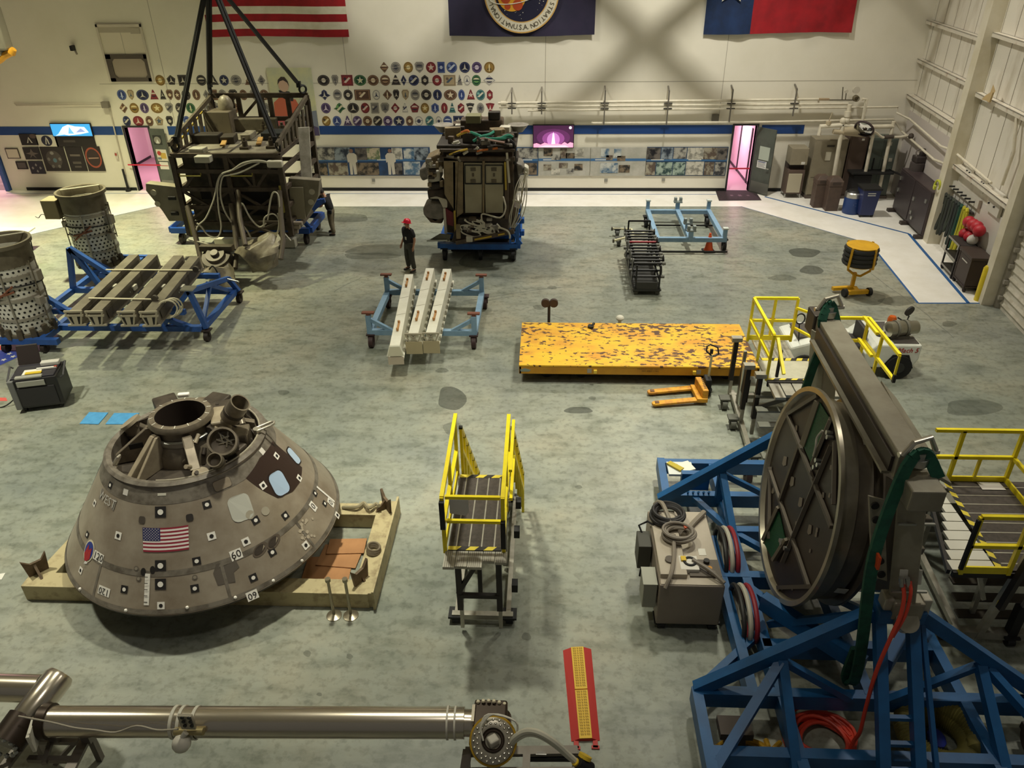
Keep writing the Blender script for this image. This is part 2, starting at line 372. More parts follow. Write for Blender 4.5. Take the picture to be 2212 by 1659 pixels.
# right wall of painted sheet metal with girts, columns and the roller door
RA, RBb = V(14.95, 33.75, 0), V(13.72, 22.2, 0)
rd = (RBb - RA).normalized(); rn = V(rd.y, -rd.x, 0)      # rn points into the hall
if rn.x > 0: rn = -rn
rl = (RBb - RA).length
def RP(t, z, off=0.0): return RA + rd * t + V(0, 0, z) + rn * off
def RW(px, py, off=0.0):
    r = ray(px, py); o = V(0, 0, CH); nn = V(rn.x, rn.y, 0); k = (RA + rn * off - o).dot(nn) / r.dot(nn); return o + r * k
def RT(p): return (Vector(p) - RA).dot(rd)
b = MB(); b.plate([RP(-.2, 0), RP(rl + 12, 0), RP(rl + 12, HT), RP(-.2, HT)], -rn * .2)
wr = struct(b, 'wall_right', m_wallr)
b = MB()
for i in range(16):
    t = .35 + i * 1.05; b.plate([RP(t, 2.5), RP(t + .015, 2.5), RP(t + .015, HT), RP(t, HT)], rn * .012)
b.build('panel_rib', mat('rib_paint', '#a59c8c', .5), wr)
m_cream = mat('column_cream', '#d9d2bd', .5, col2='#cbc2a8', scale=1.2)
t1 = RT(F(2010, 522)); t2 = RT(F(2132, 655))
for i, (t, w_) in enumerate(((t1, .5), (t2 - .05, .4))):
    b = MB(); b.plate([RP(t - w_ / 2, 0, .0), RP(t + w_ / 2, 0, .0), RP(t + w_ / 2, HT, 0), RP(t - w_ / 2, HT, 0)], rn * .45)
    struct(b, 'column_%d' % (i + 1), m_cream)
m_girt = mat('girt', '#d6cfbf', .5, col2='#a98f78', scale=2.5, lo=.55, hi=.7)
for i, (z, a, c, wd) in enumerate(((4.0, .05, t1 - .25, .3), (5.35, .05, t1 - .25, .22), (6.75, .05, t1 - .25, .22), (2.85, t1 + .25, t2 - .2, .3), (5.2, t1 + .25, t2 - .2, .22), (7.0, t1 + .25, t2 - .2, .22))):
    b = MB(); b.plate([RP(a, z), RP(c, z), RP(c, z), RP(a, z)], V(0, 0, 0)) if 0 else None
    b.plate([RP(a, z), RP(c, z), RP(c, z + .03), RP(a, z + .03)], rn * wd); b.plate([RP(a, z - .12), RP(c, z - .12), RP(c, z + .03), RP(a, z + .03)], rn * .02 + V(0, 0, 0)); 
    b.plate([RP(a, z - .1, wd - .02), RP(c, z - .1, wd - .02), RP(c, z + .03, wd - .02), RP(a, z + .03, wd - .02)], rn * .02)
    struct(b, 'trim_%d' % (10 + i), m_girt)
b = MB(); b.plate([RP(t1 + .3, .0, .0), RP(t2 - .25, 0, 0), RP(t2 - .25, 2.3, 0), RP(t1 + .3, 2.3, 0)], rn * .03); struct(b, 'trim_16', mat('lower_panel', '#d9d4ca', .5))
b = MB(); b.plate([RP(.0, .0, .0), RP(t1 - .25, 0, 0), RP(t1 - .25, 3.4, 0), RP(0, 3.4, 0)], rn * .02); struct(b, 'trim_17', mat('lower_panel2', '#cfc6c0', .5))
# roller door
m_slat = mat('roller_slat', '#d3cdbd', .45, col2='#bdb5a2', scale=3)
b = MB()
for i in range(26):
    z = .04 + i * .27; y0 = RP(t2 + .3, z, -.02); y1 = RP(t2 + 9, z, -.02); up = V(0, 0, 1)
    b.add([y0, y1, y1 + V(0, 0, .13) + rn * .06, y0 + V(0, 0, .13) + rn * .06, y1 + V(0, 0, .26), y0 + V(0, 0, .26)], [(0, 1, 2, 3), (3, 2, 4, 5)])
struct(b, 'door_3', m_slat)
b = MB(); b.plate([RP(t2 + .2, 0), RP(t2 + .34, 0), RP(t2 + .34, 7), RP(t2 + .2, 7)], rn * .12)
for i in range(14): b.plate([RP(t2 + .3, .3 + i * .5), RP(t2 + .42, .3 + i * .5), RP(t2 + .42, .42 + i * .5), RP(t2 + .3, .42 + i * .5)], rn * .14)
b.build('track', mat('door_track', '#9c968a', .5), bpy.data.objects['door_3'])
# roof and its sway braces, above the picture
b = MB(); b.box2((-46, -4, 16), (16, 36, 16.2)); struct(b, 'ceiling', mat('ceiling_paint', '#cfcabd', .7))
for i, (x, k) in enumerate(((-5.5, 1), (4.45, 1), (12.6, .8))):
    b = MB()
    for s in (-1, 1): b.bar((x - 2.3 * k, 31, 10.3 + s * 1.85 * k), (x + 2.3 * k, 31, 10.3 - s * 1.85 * k), .32, .2, V(0, 1, 0))
    struct(b, 'ceiling_brace_%d' % (i + 1), m_girt)
# ------------------------------------------------------------------ on the back wall
m_steel = mat('steel', '#b5b5b0', .3, .9)
ORD = 'first second third fourth fifth sixth seventh eighth ninth tenth eleventh twelfth thirteenth fourteenth fifteenth sixteenth seventeenth'.split()
def rect(x0, x1, z0, z1, y): return [V(x0, y, z0), V(x1, y, z0), V(x1, y, z1), V(x0, y, z1)]
# flags
m_red = mat('flag_red', '#a5121f', .75, col2='#8c0f1b', scale=2); m_cloth_w = mat('flag_white', '#e6e1cf', .75, col2='#d8d1bb', scale=2); m_navy = mat('flag_navy', '#23203a', .75, col2='#2c2540', scale=1.5)
m_txblue = mat('flag_blue', '#0d2448', .75, col2='#14305c', scale=1.5)
def cloth(x0, x1, z0, z1, nx, nz, fn, ph, amp=.05):
    b = MB(); g = {}
    for i in range(nx + 1):
        for j in range(nz + 1):
            u, v = i / nx, j / nz; k = 1 - v
            y = YB - .1 - amp * k * (1 + math.sin(u * 17 + ph + 2 * math.sin(v * 3)) * .7 + math.sin(u * 41 + ph) * .3)
            z = z0 + (z1 - z0) * v + .03 * math.sin(u * 5 + ph) * k; g[i, j] = len(b.v); b.v.append(V(x0 + (x1 - x0) * u, y, z))
    for i in range(nx):
        for j in range(nz):
            b.f.append([g[i, j], g[i + 1, j], g[i + 1, j + 1], g[i, j + 1]]); b.m.append(fn((i + .5) / nx, (j + .5) / nz)); b.sm.append(True)
    return b
t = thing('wall_flag', 'red and white striped american flag hanging on white wall', 'flag', (-10.95, YB - .1, 6.36))
b = cloth(-13.83, -8.07, 6.36, 9.96, 60, 39, lambda u, v: 2 if (u < .4 and v > 6 / 13) else (0 if int(v * 13) % 2 == 0 else 1), 0)
b.build('cloth', [m_red, m_cloth_w, m_navy], t)
b = MB()
for r in range(9):
    for c in range(6 if r % 2 == 0 else 5):
        o = V(-13.83 + .2 + (c + (.5 if r % 2 else 0)) * .38, YB - .2, 9.8 - r * .2); P = [o + V(math.sin(k * PI / 5), 0, math.cos(k * PI / 5)) * (.075 if k % 2 == 0 else .03) for k in range(10)]; b.face(P)
b.build('stars', m_cloth_w, t)
t = thing('wall_flag', 'dark navy flag with a round gold rimmed space agency seal', 'flag', (-1.07, YB - .1, 6.33))
cloth(-3.98, 1.82, 6.33, 9.5, 60, 24, lambda u, v: 0, 2.2).build('cloth', m_navy, t)
sx, sz, ys = -1.08, 7.9, YB - .235; gold = flat('#c9a05a'); cream = flat('#d9d2bd')
b = MB()
def disc(b, r0, r1, y, n=64):
    a, c = circ(V(sx, y, sz), r0, n), circ(V(sx, y, sz), r1, n); b.add(a + c, [(i, (i + 1) % n, n + (i + 1) % n, n + i) for i in range(n)])
b.use(0); disc(b, 1.42, 1.47, ys); disc(b, 1.05, 1.09, ys); b.use(1); disc(b, 1.09, 1.42, ys); b.use(2).face(circ(V(sx, ys, sz), 1.05, 64))
sb = b.build('seal', [gold, cream, flat('#161634')], t)
b = MB(); y = ys - .012
b.use(0).face(circ(V(sx - .38, y, sz - .12), .56, 40))
for k, (cx, cz, r) in enumerate(((-.3, .15, .26), (-.62, -.2, .2), (-.15, -.45, .2), (-.55, -.5, .12))): b.use(1).face(circ(V(sx + cx, y - .004 - .001 * k, sz + cz), r, 20))
b.use(2); E_ = [V(sx - .3 + .95 * math.cos(a), y - .012, sz - .1 + .3 * math.sin(a) + .12 * math.cos(a)) for a in [i * PI / 24 for i in range(48)]]
b.tube(E_, .016, 5, closed=True)
r5 = random.Random(5)
for i in range(46):
    a = r5.uniform(0, 2 * PI); q = r5.uniform(.7, 1.0); b.face(circ(V(sx + q * math.cos(a), y, sz + q * math.sin(a)), r5.choice((.008, .012, .018)), 6))
b.build('emblem', [flat('#e2a52c'), flat('#b8481f'), flat('#e8e4d6')], sb)
b = MB(); txt = 'NATIONAL AERONAUTICS AND SPACE ADMINISTRATION'
for i, ch in enumerate(txt):
    if ch == ' ': continue
    a = math.radians(250 - 320 * (i / (len(txt) - 1))); o = V(sx + 1.255 * math.cos(a), ys - .012, sz + 1.255 * math.sin(a)); u = V(math.cos(a), 0, math.sin(a)); text(b, ch, .24, o, V(u.z, 0, -u.x), u)
for i, ch in enumerate('U.S.A.'):
    a = math.radians(270 + (i - 2.5) * 4.6); o = V(sx + 1.255 * math.cos(a), ys - .012, sz + 1.255 * math.sin(a)); u = -V(math.cos(a), 0, math.sin(a)); text(b, ch, .26, o, V(u.z, 0, -u.x), u)
b.build('lettering', flat('#4a4436'), sb)
t = thing('wall_flag', 'blue and dark red state flag hanging near the corner', 'flag', (9, YB - .1, 6.35))
cloth(6.13, 11.88, 6.35, 9.6, 60, 24, lambda u, v: 0 if u < .325 else (1 if v < .5 else 2), 4.1).build('cloth', [m_txblue, m_red, m_cloth_w], t)
b = MB(); b.face([V(7.05, YB - .22, 8.0) + V(math.sin(k * PI / 5), 0, math.cos(k * PI / 5)) * (.62 if k % 2 == 0 else .25) for k in range(10)]); b.build('star', m_cloth_w, t)

# window with a dark lower sash
b = MB(); m_wf = mat('window_frame_paint', '#d2c9ba', .5)
for r in ((-18.5, -16.58, 6.76, 6.86), (-18.5, -18.42, 4.66, 6.86), (-16.66, -16.58, 4.66, 6.86)): b.box2((r[0], YB - .07, r[2]), (r[1], YB, r[3]))
w1 = struct(b, 'window_1', m_wf)
b = MB(); b.use(0).box2((-18.42, YB - .02, 5.7), (-16.66, YB, 6.76)); b.use(1).box2((-17.55, YB - .025, 5.7), (-17.53, YB, 6.76)); b.use(2).box2((-18.42, YB - .035, 6.55), (-16.66, YB, 6.76)); b.box2((-17.1, YB - .05, 6.5), (-16.7, YB, 6.72))
b.build('blind', [mat('blind', '#e2d9c6', .6), m_grey_seam, mat('blind_head', '#b9b09f', .6)], w1)
b = MB(); fr = flat('#5b524b')
for r in ((-18.44, -16.6, 4.66, 4.8), (-18.44, -16.6, 5.55, 5.72), (-18.44, -18.2, 4.66, 5.72), (-16.8, -16.6, 4.66, 5.72)): b.box2((r[0], YB - .06, r[2]), (r[1], YB, r[3]))
for sx_, x in ((1, -18.2), (-1, -16.8)):
    for z, k in ((4.8, 1), (5.55, -1)): b.plate([V(x, YB, z), V(x + sx_ * .12, YB, z), V(x, YB, z + k * .12)], V(0, -.06, 0))
b.build('lower_sash', fr, w1)
b = MB(); b.box2((-18.2, YB - .015, 4.8), (-16.8, YB, 5.55)); b.build('glass', mat('hazy_glass', '#b6a999', .25), w1)
# small black camera and yellow chain hook at the left edge
t = thing('security_camera', 'small black camera mounted high on white wall left of window', 'camera', tuple(W(160, 103))); c = W(160, 103)
b = MB(); b.box(c + V(0, -.12, 0), (.13, .24, .2)); b.build('body', m_black, t, .02); b = MB(); b.cyl(c + V(.02, -.02, -.12), c + V(.05, 0, -.26), .04); b.build('bracket', flat('#8d8378'), t)
h = W(8, 110, 30); t = thing('crane_hook', 'yellow hook arm hanging at the top left edge', 'hook', tuple(h))
b = MB(); b.tube(catmull([W(-60, 140, 30), W(-10, 133, 30), W(10, 120, 30), W(26, 112, 30)], 5), .13, 8, rs=None); b.cyl(W(24, 114, 30), W(30, 106, 30), .15, .1); b.build('hook', mat('hook_yellow', '#d79a2e', .5), t)
b = MB(); b.box(W(-8, 60, 30), (.55, .5, 1.5)); b.cyl(W(-6, 95, 30), W(-2, 118, 30), .2); b.build('block', mat('hoist_grey', '#8b857b', .6), t, .08)

# screens
def screen(name, label, x0, x1, z0, z1, parts, em):
    t = thing(name, label, 'screen', ((x0 + x1) / 2, YB - .08, z0))
    b = MB(); b.box2((x0 - .03, YB - .12, z0 - .03), (x1 + .03, YB - .03, z1 + .03)); bz = b.build('bezel', m_black, t, .01)
    b = MB(); ms = []
    for k, (col, pts) in enumerate(parts):
        b.use(k).face([V(x0 + (x1 - x0) * u, YB - .122 - .0012 * k, z0 + (z1 - z0) * v) for u, v in pts]); ms.append(mat('glow_' + col.strip('#'), col, .4, emit=em))
    b.build('picture', ms, t); return t
R01 = [(0, 0), (1, 0), (1, 1), (0, 1)]
def ell(cx, cy, rx, ry, n=20): return [(cx + rx * math.cos(2 * PI * i / n), cy + ry * math.sin(2 * PI * i / n)) for i in range(n)]
screen('television', 'wall screen showing a white rocket plume on purple sky', -.6, 1.1, 1.93, 2.84,
       [('#43203f', R01), ('#5a2a55', ell(.5, .45, .42, .4)), ('#8a4684', ell(.5, .4, .28, .33)), ('#c27cc0', ell(.5, .35, .16, .32)), ('#f6d8f4', [(.44, 0), (.56, 0), (.52, .62), (.5, .7), (.48, .62)]), ('#ffffff', [(.46, 0), (.54, 0), (.5, .55)]),
        ('#f0a0c0', [(0, 0), (1, 0), (1, .2), (.92, .24), (.86, .16), (.78, .25), (.7, .14), (.62, .17), (.4, .15), (.28, .22), (.18, .13), (.08, .2), (0, .16)]), ('#f6c6da', [(.1, 0), (.9, 0), (.8, .1), (.6, .08), (.3, .1)]), ('#ffffff', ell(.92, .9, .035, .065))], .8)
screen('television', 'wide wall screen showing a pale blue map, left of doorway', -21.62, -19.86, 2.44, 2.95,
       [('#3f9fe0', R01), ('#d9ecf8', [(.15, .2), (.3, .75), (.45, .95), (.62, .8), (.85, .75), (.93, .3), (.7, .15), (.4, .05)]), ('#6db7ea', [(.4, .2), (.47, .8), (.5, .5), (.55, .2)]), ('#8d9ed2', [(.6, .3), (.75, .65), (.85, .35)]), ('#bfdcf2', [(.05, .0), (.3, .12), (.2, .3)])], .8)

# mission patches
PC = {'blue': ('#2f3f78', '#7d93c4', '#c9cfdd'), 'dark blue': ('#1c2140', '#58608a', '#c8c2b2'), 'black': ('#231f22', '#6f665e', '#cfc6b4'), 'red': ('#8c2f33', '#3a2a36', '#d8c6b8'), 'green': ('#1f4a36', '#6d9c5c', '#d8d2b0'), 'gold': ('#9a7a3c', '#4e4030', '#e2d2a2'),
      'grey': ('#7c7873', '#bcb5a8', '#40404a'), 'brown': ('#5c4234', '#a08062', '#e0d0b4'), 'tan': ('#b3a07e', '#6b5a50', '#4a5a6a'), 'purple': ('#433257', '#8a78a4', '#d2c6d2'), 'teal': ('#2c5a60', '#7fb0a8', '#dcd6c2'), 'white': ('#d9d4c8', '#5c5a60', '#2c3050')}
def shape(kind, w, h):
    if kind in ('round', 'oval'): return [(w / 2 * math.cos(a), h / 2 * math.sin(a)) for a in [i * PI / 12 for i in range(24)]]
    if kind == 'triangular': return [(-w / 2, -h * .42), (w / 2, -h * .42), (w * .06, h / 2), (-w * .06, h / 2)]
    if kind == 'pointed': return [(0, -h / 2), (w / 2, h * .42), (0, h / 2), (-w / 2, h * .42)]
    if kind == 'diamond': return [(0, -h / 2), (w / 2, 0), (0, h / 2), (-w / 2, 0)]
    if kind == 'hexagonal': return [(w / 2 * math.sin(a), h / 2 * math.cos(a)) for a in [i * PI / 3 for i in range(6)]]
    if kind == 'five-sided': return [(w / 2 * math.sin(a), h / 2 * math.cos(a)) for a in [i * 2 * PI / 5 for i in range(5)]]
    if kind == 'shield': return [(0, -h / 2), (w * .38, -h * .2), (w / 2, h * .3), (w * .3, h / 2), (-w * .3, h / 2), (-w / 2, h * .3), (-w * .38, -h * .2)]
    if kind == 'winged': return [(0, -h * .5), (w * .22, -h * .2), (w * .5, -h * .05), (w * .25, h * .1), (w * .2, h * .35), (0, h * .5), (-w * .2, h * .35), (-w * .25, h * .1), (-w * .5, -h * .05), (-w * .22, -h * .2)]
    return [(-w / 2, -h / 2), (w / 2, -h / 2), (w / 2, h / 2), (-w / 2, h / 2)]      # square
mot = random.Random(3)
def patch(px, py, kind, col, wpx, where, hpx=21.5):
    k = .0197; p = W(px, py); w_, h_ = wpx * k, hpx * k; base = shape(kind, w_, h_); b = MB(); c = PC[col]
    def lay(pts, off): return [V(p.x + x, YB - off, p.z + z) for x, z in pts]
    b.use(0).plate(lay(base, 0), V(0, -.008, 0)); b.use(1).face(lay([(x * .88, z * .88) for x, z in base], .0095)); b.use(0).face(lay([(x * .8, z * .8) for x, z in base], .011))
    q = mot.randrange(6); s_ = min(w_, h_) * .36
    b.use(2)
    if q == 0: b.face(lay([(-.12 * s_, -s_), (.12 * s_, -s_), (.2 * s_, .4 * s_), (0, s_), (-.2 * s_, .4 * s_)], .0125)); b.use(1).face(lay([(-s_ * .7, -s_ * .6), (s_ * .7, -s_ * .6), (0, s_ * .1)], .0118))
    elif q == 1: b.face(lay([(s_ * .85 * math.cos(a) * 1.1, s_ * .25 + s_ * .5 * math.sin(a)) for a in [i * PI / 6 for i in range(7)]], .0125)); b.use(1).face(lay([(s_ * .8 * math.cos(a), -s_ * .2 + s_ * .5 * math.sin(a)) for a in [PI + i * PI / 6 for i in range(7)]], .0125))
    elif q == 2: b.face(lay([(s_ * (1 if i % 2 == 0 else .4) * math.sin(i * PI / 5), s_ * (1 if i % 2 == 0 else .4) * math.cos(i * PI / 5)) for i in range(10)], .0125))
    elif q == 3: b.face(lay([(-s_, -.5 * s_), (-.4 * s_, -.7 * s_), (s_, .6 * s_), (.5 * s_, .8 * s_)], .0125)); b.use(1).face(lay([(-s_ * .6 + s_ * .4 * math.cos(a), s_ * .4 + s_ * .4 * math.sin(a)) for a in [i * PI / 5 for i in range(10)]], .0125))
    elif q == 4: b.face(lay([(s_ * .6 * math.cos(a), s_ * .6 * math.sin(a)) for a in [i * PI / 6 for i in range(12)]], .0125)); b.use(1).face(lay([(-s_ * 1.1, -.1 * s_), (s_ * 1.1, .12 * s_), (s_ * 1.1, .25 * s_), (-s_ * 1.1, .05 * s_)], .0135))
    else: b.face(lay([(0, s_), (.25 * s_, -.2 * s_), (.9 * s_, -.7 * s_), (0, -.45 * s_), (-.9 * s_, -.7 * s_), (-.25 * s_, -.2 * s_)], .0125))
    solo(b, 'mission_patch', [flat(c[0]), flat(c[1]), flat(c[2])], '%s %s mission patch, %s' % (kind, col, where), 'patch', (p.x, YB, p.z), 'mission patches on the wall')
K = dict(r='round', o='oval', t='triangular', p='pointed', d='diamond', h='hexagonal', f='five-sided', s='shield', w='winged', q='square')
CC = dict(b='blue', B='dark blue', k='black', r='red', g='green', y='gold', x='grey', n='brown', a='tan', u='purple', e='teal', i='white')
ROWS = [  # row, side, y, zoom-free x positions, shape+colour+width codes
 ('top', 'right', 145.5, '830dn18 855rx21 882ry20 906sx20 931rr21 953qb15 976rb22 1004rB22 1030ru21 1057ry22'),
 ('second', 'right', 173.5, '699ok26 724sx15 750qr24 778og26 806rn24 832rn21 855tk20 872dB12 894rB22 918hk17 944rr20 971qa26 993tx11 1009oi15 1029rg19 1057di27'),
 ('third', 'right', 205, '701wB26 729rx19 752rk20 783qn34 813ri17 837dn20 856sk14 876sa16 897rx19 921rk22 945rB19 973on28 997ob14 1017tr17 1038re19 1058hr14'),
 ('fourth', 'right', 233.5, '704ru21 734wg26 763ok25 789rr19 810qx17 832sx19 854dr19 875ti13 896fr20 918ry18 940hb18 960or14 977te14 996hr16 1016pk18 1038ox16 1059pr19'),
 ('bottom', 'right', 261.5, '705ry19 728rb19 751tu19 772ru20 794rn20 816rk20 838ru20 862oB24 885on16 905ri19 928re18 948oi14 967rb19 991qB23 1017rb20 1038rr21 1061ru20'),
 ('top', 'left', 173.5, '346ry21 370fk20 395qk20 435rk21 461tk20 484rB20 510rx23 539tn22 565dx17'),
 ('second', 'left', 205, '263rb20 283sa15 308oB27 332tr18 351tk13 367sn15 383on14 402rk19 424rn17 446dx15 463qn14 481rx18 504sk19 526rn17 549sx17 571rn20'),
 ('third', 'left', 233.5, '267dn18 290ry20 312ru19 339oy27 366sx18 388rk18 412og20 448ox17 469rx22 506on21 574rx20'),
 ('bottom', 'left', 261.5, '274oB17 299or24 323rn17 344fa20 367sk16 387tx13 404ob17')]
for row, side, y, codes in ROWS:
    L = codes.split(); n = len(L)
    for i, cc in enumerate(L):
        j = 0
        while cc[j].isdigit(): j += 1
        ordn = ORD[i] if side == 'right' or i < n / 2 else None
        where = '%s from left in %s row, %s of portrait' % (ORD[i], row, side)
        patch(int(cc[:j]), y, K[cc[j]], CC[cc[j + 1]], int(cc[j + 2:]), where)

# portrait poster
t = thing('portrait_poster', 'tall poster of a person in an orange suit and black collar', 'poster', (-10.75, YB, 2.43))
b = MB(); b.box2((-11.7, YB - .05, 2.43), (-9.83, YB, 5.17)); b.build('panel', mat('poster_sky', '#cfcda0', .5, col2='#b9bda4', scale=1.2), t)
def pw(pts, off): return [V(-11.7 + 1.87 * u, YB - .05 - off, 2.43 + 2.74 * v) for u, v in pts]
b = MB(); b.use(0).face(pw([(0, 0), (1, 0), (1, .38), (.8, .36), (.62, .5), (.5, .2), (.3, .3), (0, .3)], .003)); b.use(1).face(pw([(0, 0), (1, 0), (1, .12), (.5, .26), (.3, .05), (0, .12)], .005)); b.use(2).face(pw([(.55, .3), (.78, .34), (.9, .5), (.68, .62), (.6, .5)], .0045))
b.build('background', [flat('#7d8390'), flat('#50456a'), flat('#b9bba2')], t)
b = MB(); b.use(0).face(pw([(.02, .3), (.6, .3), (.62, .45), (.56, .54), (.38, .58), (.2, .58), (.05, .5)], .008)); b.use(1).face(pw([(.2, .68), (.44, .66), (.52, .6), (.5, .52), (.4, .52), (.24, .58)], .010)); b.use(2).face(pw([(.22 + .11 + .115 * math.cos(a), .745 + .09 * math.sin(a)) for a in [i * PI / 10 for i in range(20)]], .012))
b.use(3).face(pw([(.2, .76), (.22, .83), (.3, .875), (.38, .87), (.44, .81), (.46, .73), (.42, .79), (.34, .825), (.26, .81)], .014)); b.use(4).face(pw([(.02, .1), (.5, .06), (.6, .3), (.02, .3)], .0078))
b.build('figure', [flat('#c2654a'), flat('#26242a'), flat('#c9a890'), flat('#3b2f2c'), flat('#b0585c')], t)

# photo murals along the wall
PAL = [mat('photo_%d' % i, a, .45, col2=c, scale=sc_, lo=.42, hi=.56) for i, (a, c, sc_) in enumerate((('#3a3a3e', '#a9a69c', 3.5), ('#26303e', '#8f9aa3', 3), ('#8a887e', '#c9c5b8', 5), ('#23211f', '#80705c', 4), ('#4a6a86', '#c4c6c0', 2.5), ('#2c4646', '#9fb0a4', 5), ('#16161c', '#6c6660', 3), ('#a09a88', '#5c4e44', 4), ('#6a7a58', '#c0b49a', 6)))]
def mural(label, x0, x1, base, photos, band, extra=None):
    z0, z1 = .69, 1.92; t = thing('photo_mural', label, 'mural', ((x0 + x1) / 2, YB, z0), 0, 'photo murals along the back wall')
    b = MB(); b.box2((x0, YB - .03, z0), (x1, YB, z1)); b.build('panel', base, t)
    if band: b = MB(); zc = z0 + .56 * (z1 - z0); b.box2((x0, YB - .034, zc - .05), (x1, YB - .03, zc + .06)); bd = b.build('caption_band', flat('#3d6c9c'), t)
    if band:
        b = MB(); n = max(1, int((x1 - x0) / 1.6))
        for i in range(n): b.box2((x0 + .2 + i * 1.6, YB - .037, zc - .012), (x0 + .75 + i * 1.6, YB - .034, zc + .022))
        b.build('caption', flat('#e2e2da'), bd)
    for u0, u1, v0, v1, k in photos:
        b = MB(); b.box2((x0 + (x1 - x0) * u0, YB - .042, z0 + (z1 - z0) * v0), (x0 + (x1 - x0) * u1, YB - .03, z0 + (z1 - z0) * v1)); b.build('photo', PAL[k], t)
    return t
def suit(t, x, z0, h):
    b = MB(); P = [(-.12, 0), (-.02, 0), (0, .42), (.03, 0), (.14, .02), (.13, .45), (.2, .5), (.19, .75), (.1, .82), (-.1, .82), (-.19, .72), (-.17, .45), (-.12, .5)]
    b.use(0).face([V(x + u * h, YB - .05, z0 + v * h) for u, v in P]); b.use(1).face(circ(V(x, YB - .052, z0 + .9 * h), .075 * h, 14)); b.build('standing_figure', [flat('#c9c3b4'), flat('#8a6a5a')], t)
m1 = mural('long photo mural with two standing space-suited figures', -10.85, -5.1, mat('mural_blue', '#274a76', .45, col2='#1c2c44', scale=1), [(0, .11, .0, 1, 2), (.06, .27, .56, 1, 0), (.27, .39, .55, 1, 1), (.1, .2, .02, .44, 3), (.21, .36, .02, .46, 7), (.43, .52, .56, .98, 6), (.52, .62, .58, .98, 8), (.42, .6, .02, .46, 3), (.71, .79, .58, .98, 2), (.8, .88, .6, .96, 4), (.88, .99, .55, .98, 1), (.7, .78, .04, .45, 6), (.79, .92, .04, .5, 4)], True)
suit(m1, -8.55, .74, 1.15); suit(m1, -6.85, .74, 1.15)
mural('short dark mural left of the grey photo panels', -1.4, -.4, flat('#2b4a6c'), [(.1, .98, .6, .97, 0), (.15, .95, .04, .45, 3)], True)
mural('pale grey mural with ten small photos under the plume screen', -.38, 1.85, mat('mural_grey', '#a9a79c', .5, col2='#bdbab0', scale=2), [(.1, .27, .7, .95, 3), (.25, .43, .56, .75, 0), (.42, .55, .62, .95, 7), (.53, .7, .62, .8, 3), (.7, .87, .7, .94, 2), (.1, .25, .2, .4, 7), (.25, .42, .05, .25, 2), (.4, .57, .28, .45, 7), (.55, .7, .08, .25, 0), (.7, .86, .2, .42, 3)], True)
mural('grey mural with a wide mountain photo in its lower half', 1.87, 4.25, mat('mural_grey', '#a9a79c'), [(.18, .33, .65, .95, 4), (.28, .4, .55, .72, 7), (.42, .55, .65, .95, 4), (.48, .63, .53, .7, 3), (.18, .5, .1, .45, 4), (.52, .72, .12, .38, 3)], True)
mural('dark photo mural with space scenes next to the right doorway', 4.27, 7.72, flat('#23405f'), [(0, .17, .58, .98, 6), (.18, .32, .58, .98, 1), (.33, .49, .6, .98, 0), (.5, .7, .58, .98, 2), (.7, .86, .58, .98, 7), (.86, .99, .56, .98, 6), (0, .12, .03, .48, 7), (.13, .33, .03, .48, 5), (.34, .49, .03, .48, 5), (.5, .72, .03, .5, 2), (.73, .85, .03, .48, 7), (.86, .99, .03, .48, 0)], True)
# outlets
for px, py, lb in ((807, 389, 'small grey outlet plate under the two suited figures'), (1309, 389, 'small grey outlet plate under the grey mountain mural'), (1433, 388, 'small grey outlet plate under the dark space scene mural')):
    p = W(px, py); b = MB(); b.box(p + V(0, -.02, 0), (.14, .04, .13)); solo(b, 'outlet_plate', flat('#8f8d84'), lb, 'outlet', tuple(p), 'outlet plates low on the back wall', .008)
# posters on the left stretch of wall
def poster(label, q, base, arts, name='wall_poster'):
    P = [W(*a) for a in q]; x0, x1 = P[0].x, P[1].x; z1, z0 = P[0].z, P[2].z
    t = thing(name, label, 'poster', ((x0 + x1) / 2, YB, z0), 0, 'posters on the left wall stretch')
    b = MB(); b.box2((x0, YB - .03, z0), (x1, YB, z1)); b.build('panel', flat(base), t)
    for k, (col, pts) in enumerate(arts):
        b = MB(); b.face([V(x0 + (x1 - x0) * u, YB - .032 - .001 * k, z0 + (z1 - z0) * v) for u, v in pts]); b.build('artwork', flat(col), t)
def ring(cx, cy, rx, ry, th, n=24): return ell(cx, cy, rx, ry, n) + [(cx + rx, cy)] + [(cx + (rx - th) * math.cos(-2 * PI * i / n), cy + (ry - th * 1.2) * math.sin(-2 * PI * i / n)) for i in range(n + 1)]
poster('small black poster with a white arch, beside a round emblem', [(41, 289), (78, 289), (81, 313)], '#211d1c', [('#c9c3b6', [(.35, .2), (.42, .2), (.5, .6), (.6, .2), (.68, .2), (.52, .75)]), ('#5a4a44', ell(.8, .8, .2, .2))])
poster('white poster with round navy emblem left of the map screen', [(76, 291), (121, 291), (125, 316)], '#d9d3c2', [('#23253a', ell(.5, .5, .26, .46)), ('#cfcabb', [(.4, .2), (.45, .6), (.5, .85), (.57, .6), (.6, .2), (.55, .2), (.5, .7), (.45, .2)]), ])
poster('small dark poster with a web of figures, middle left', [(49, 318), (84, 318), (88, 344)], '#2a2726', [('#6a625a', [(.5, .9), (.6, .6), (.9, .5), (.6, .4), (.7, .1), (.5, .35), (.3, .1), (.4, .4), (.1, .5), (.4, .6)])])
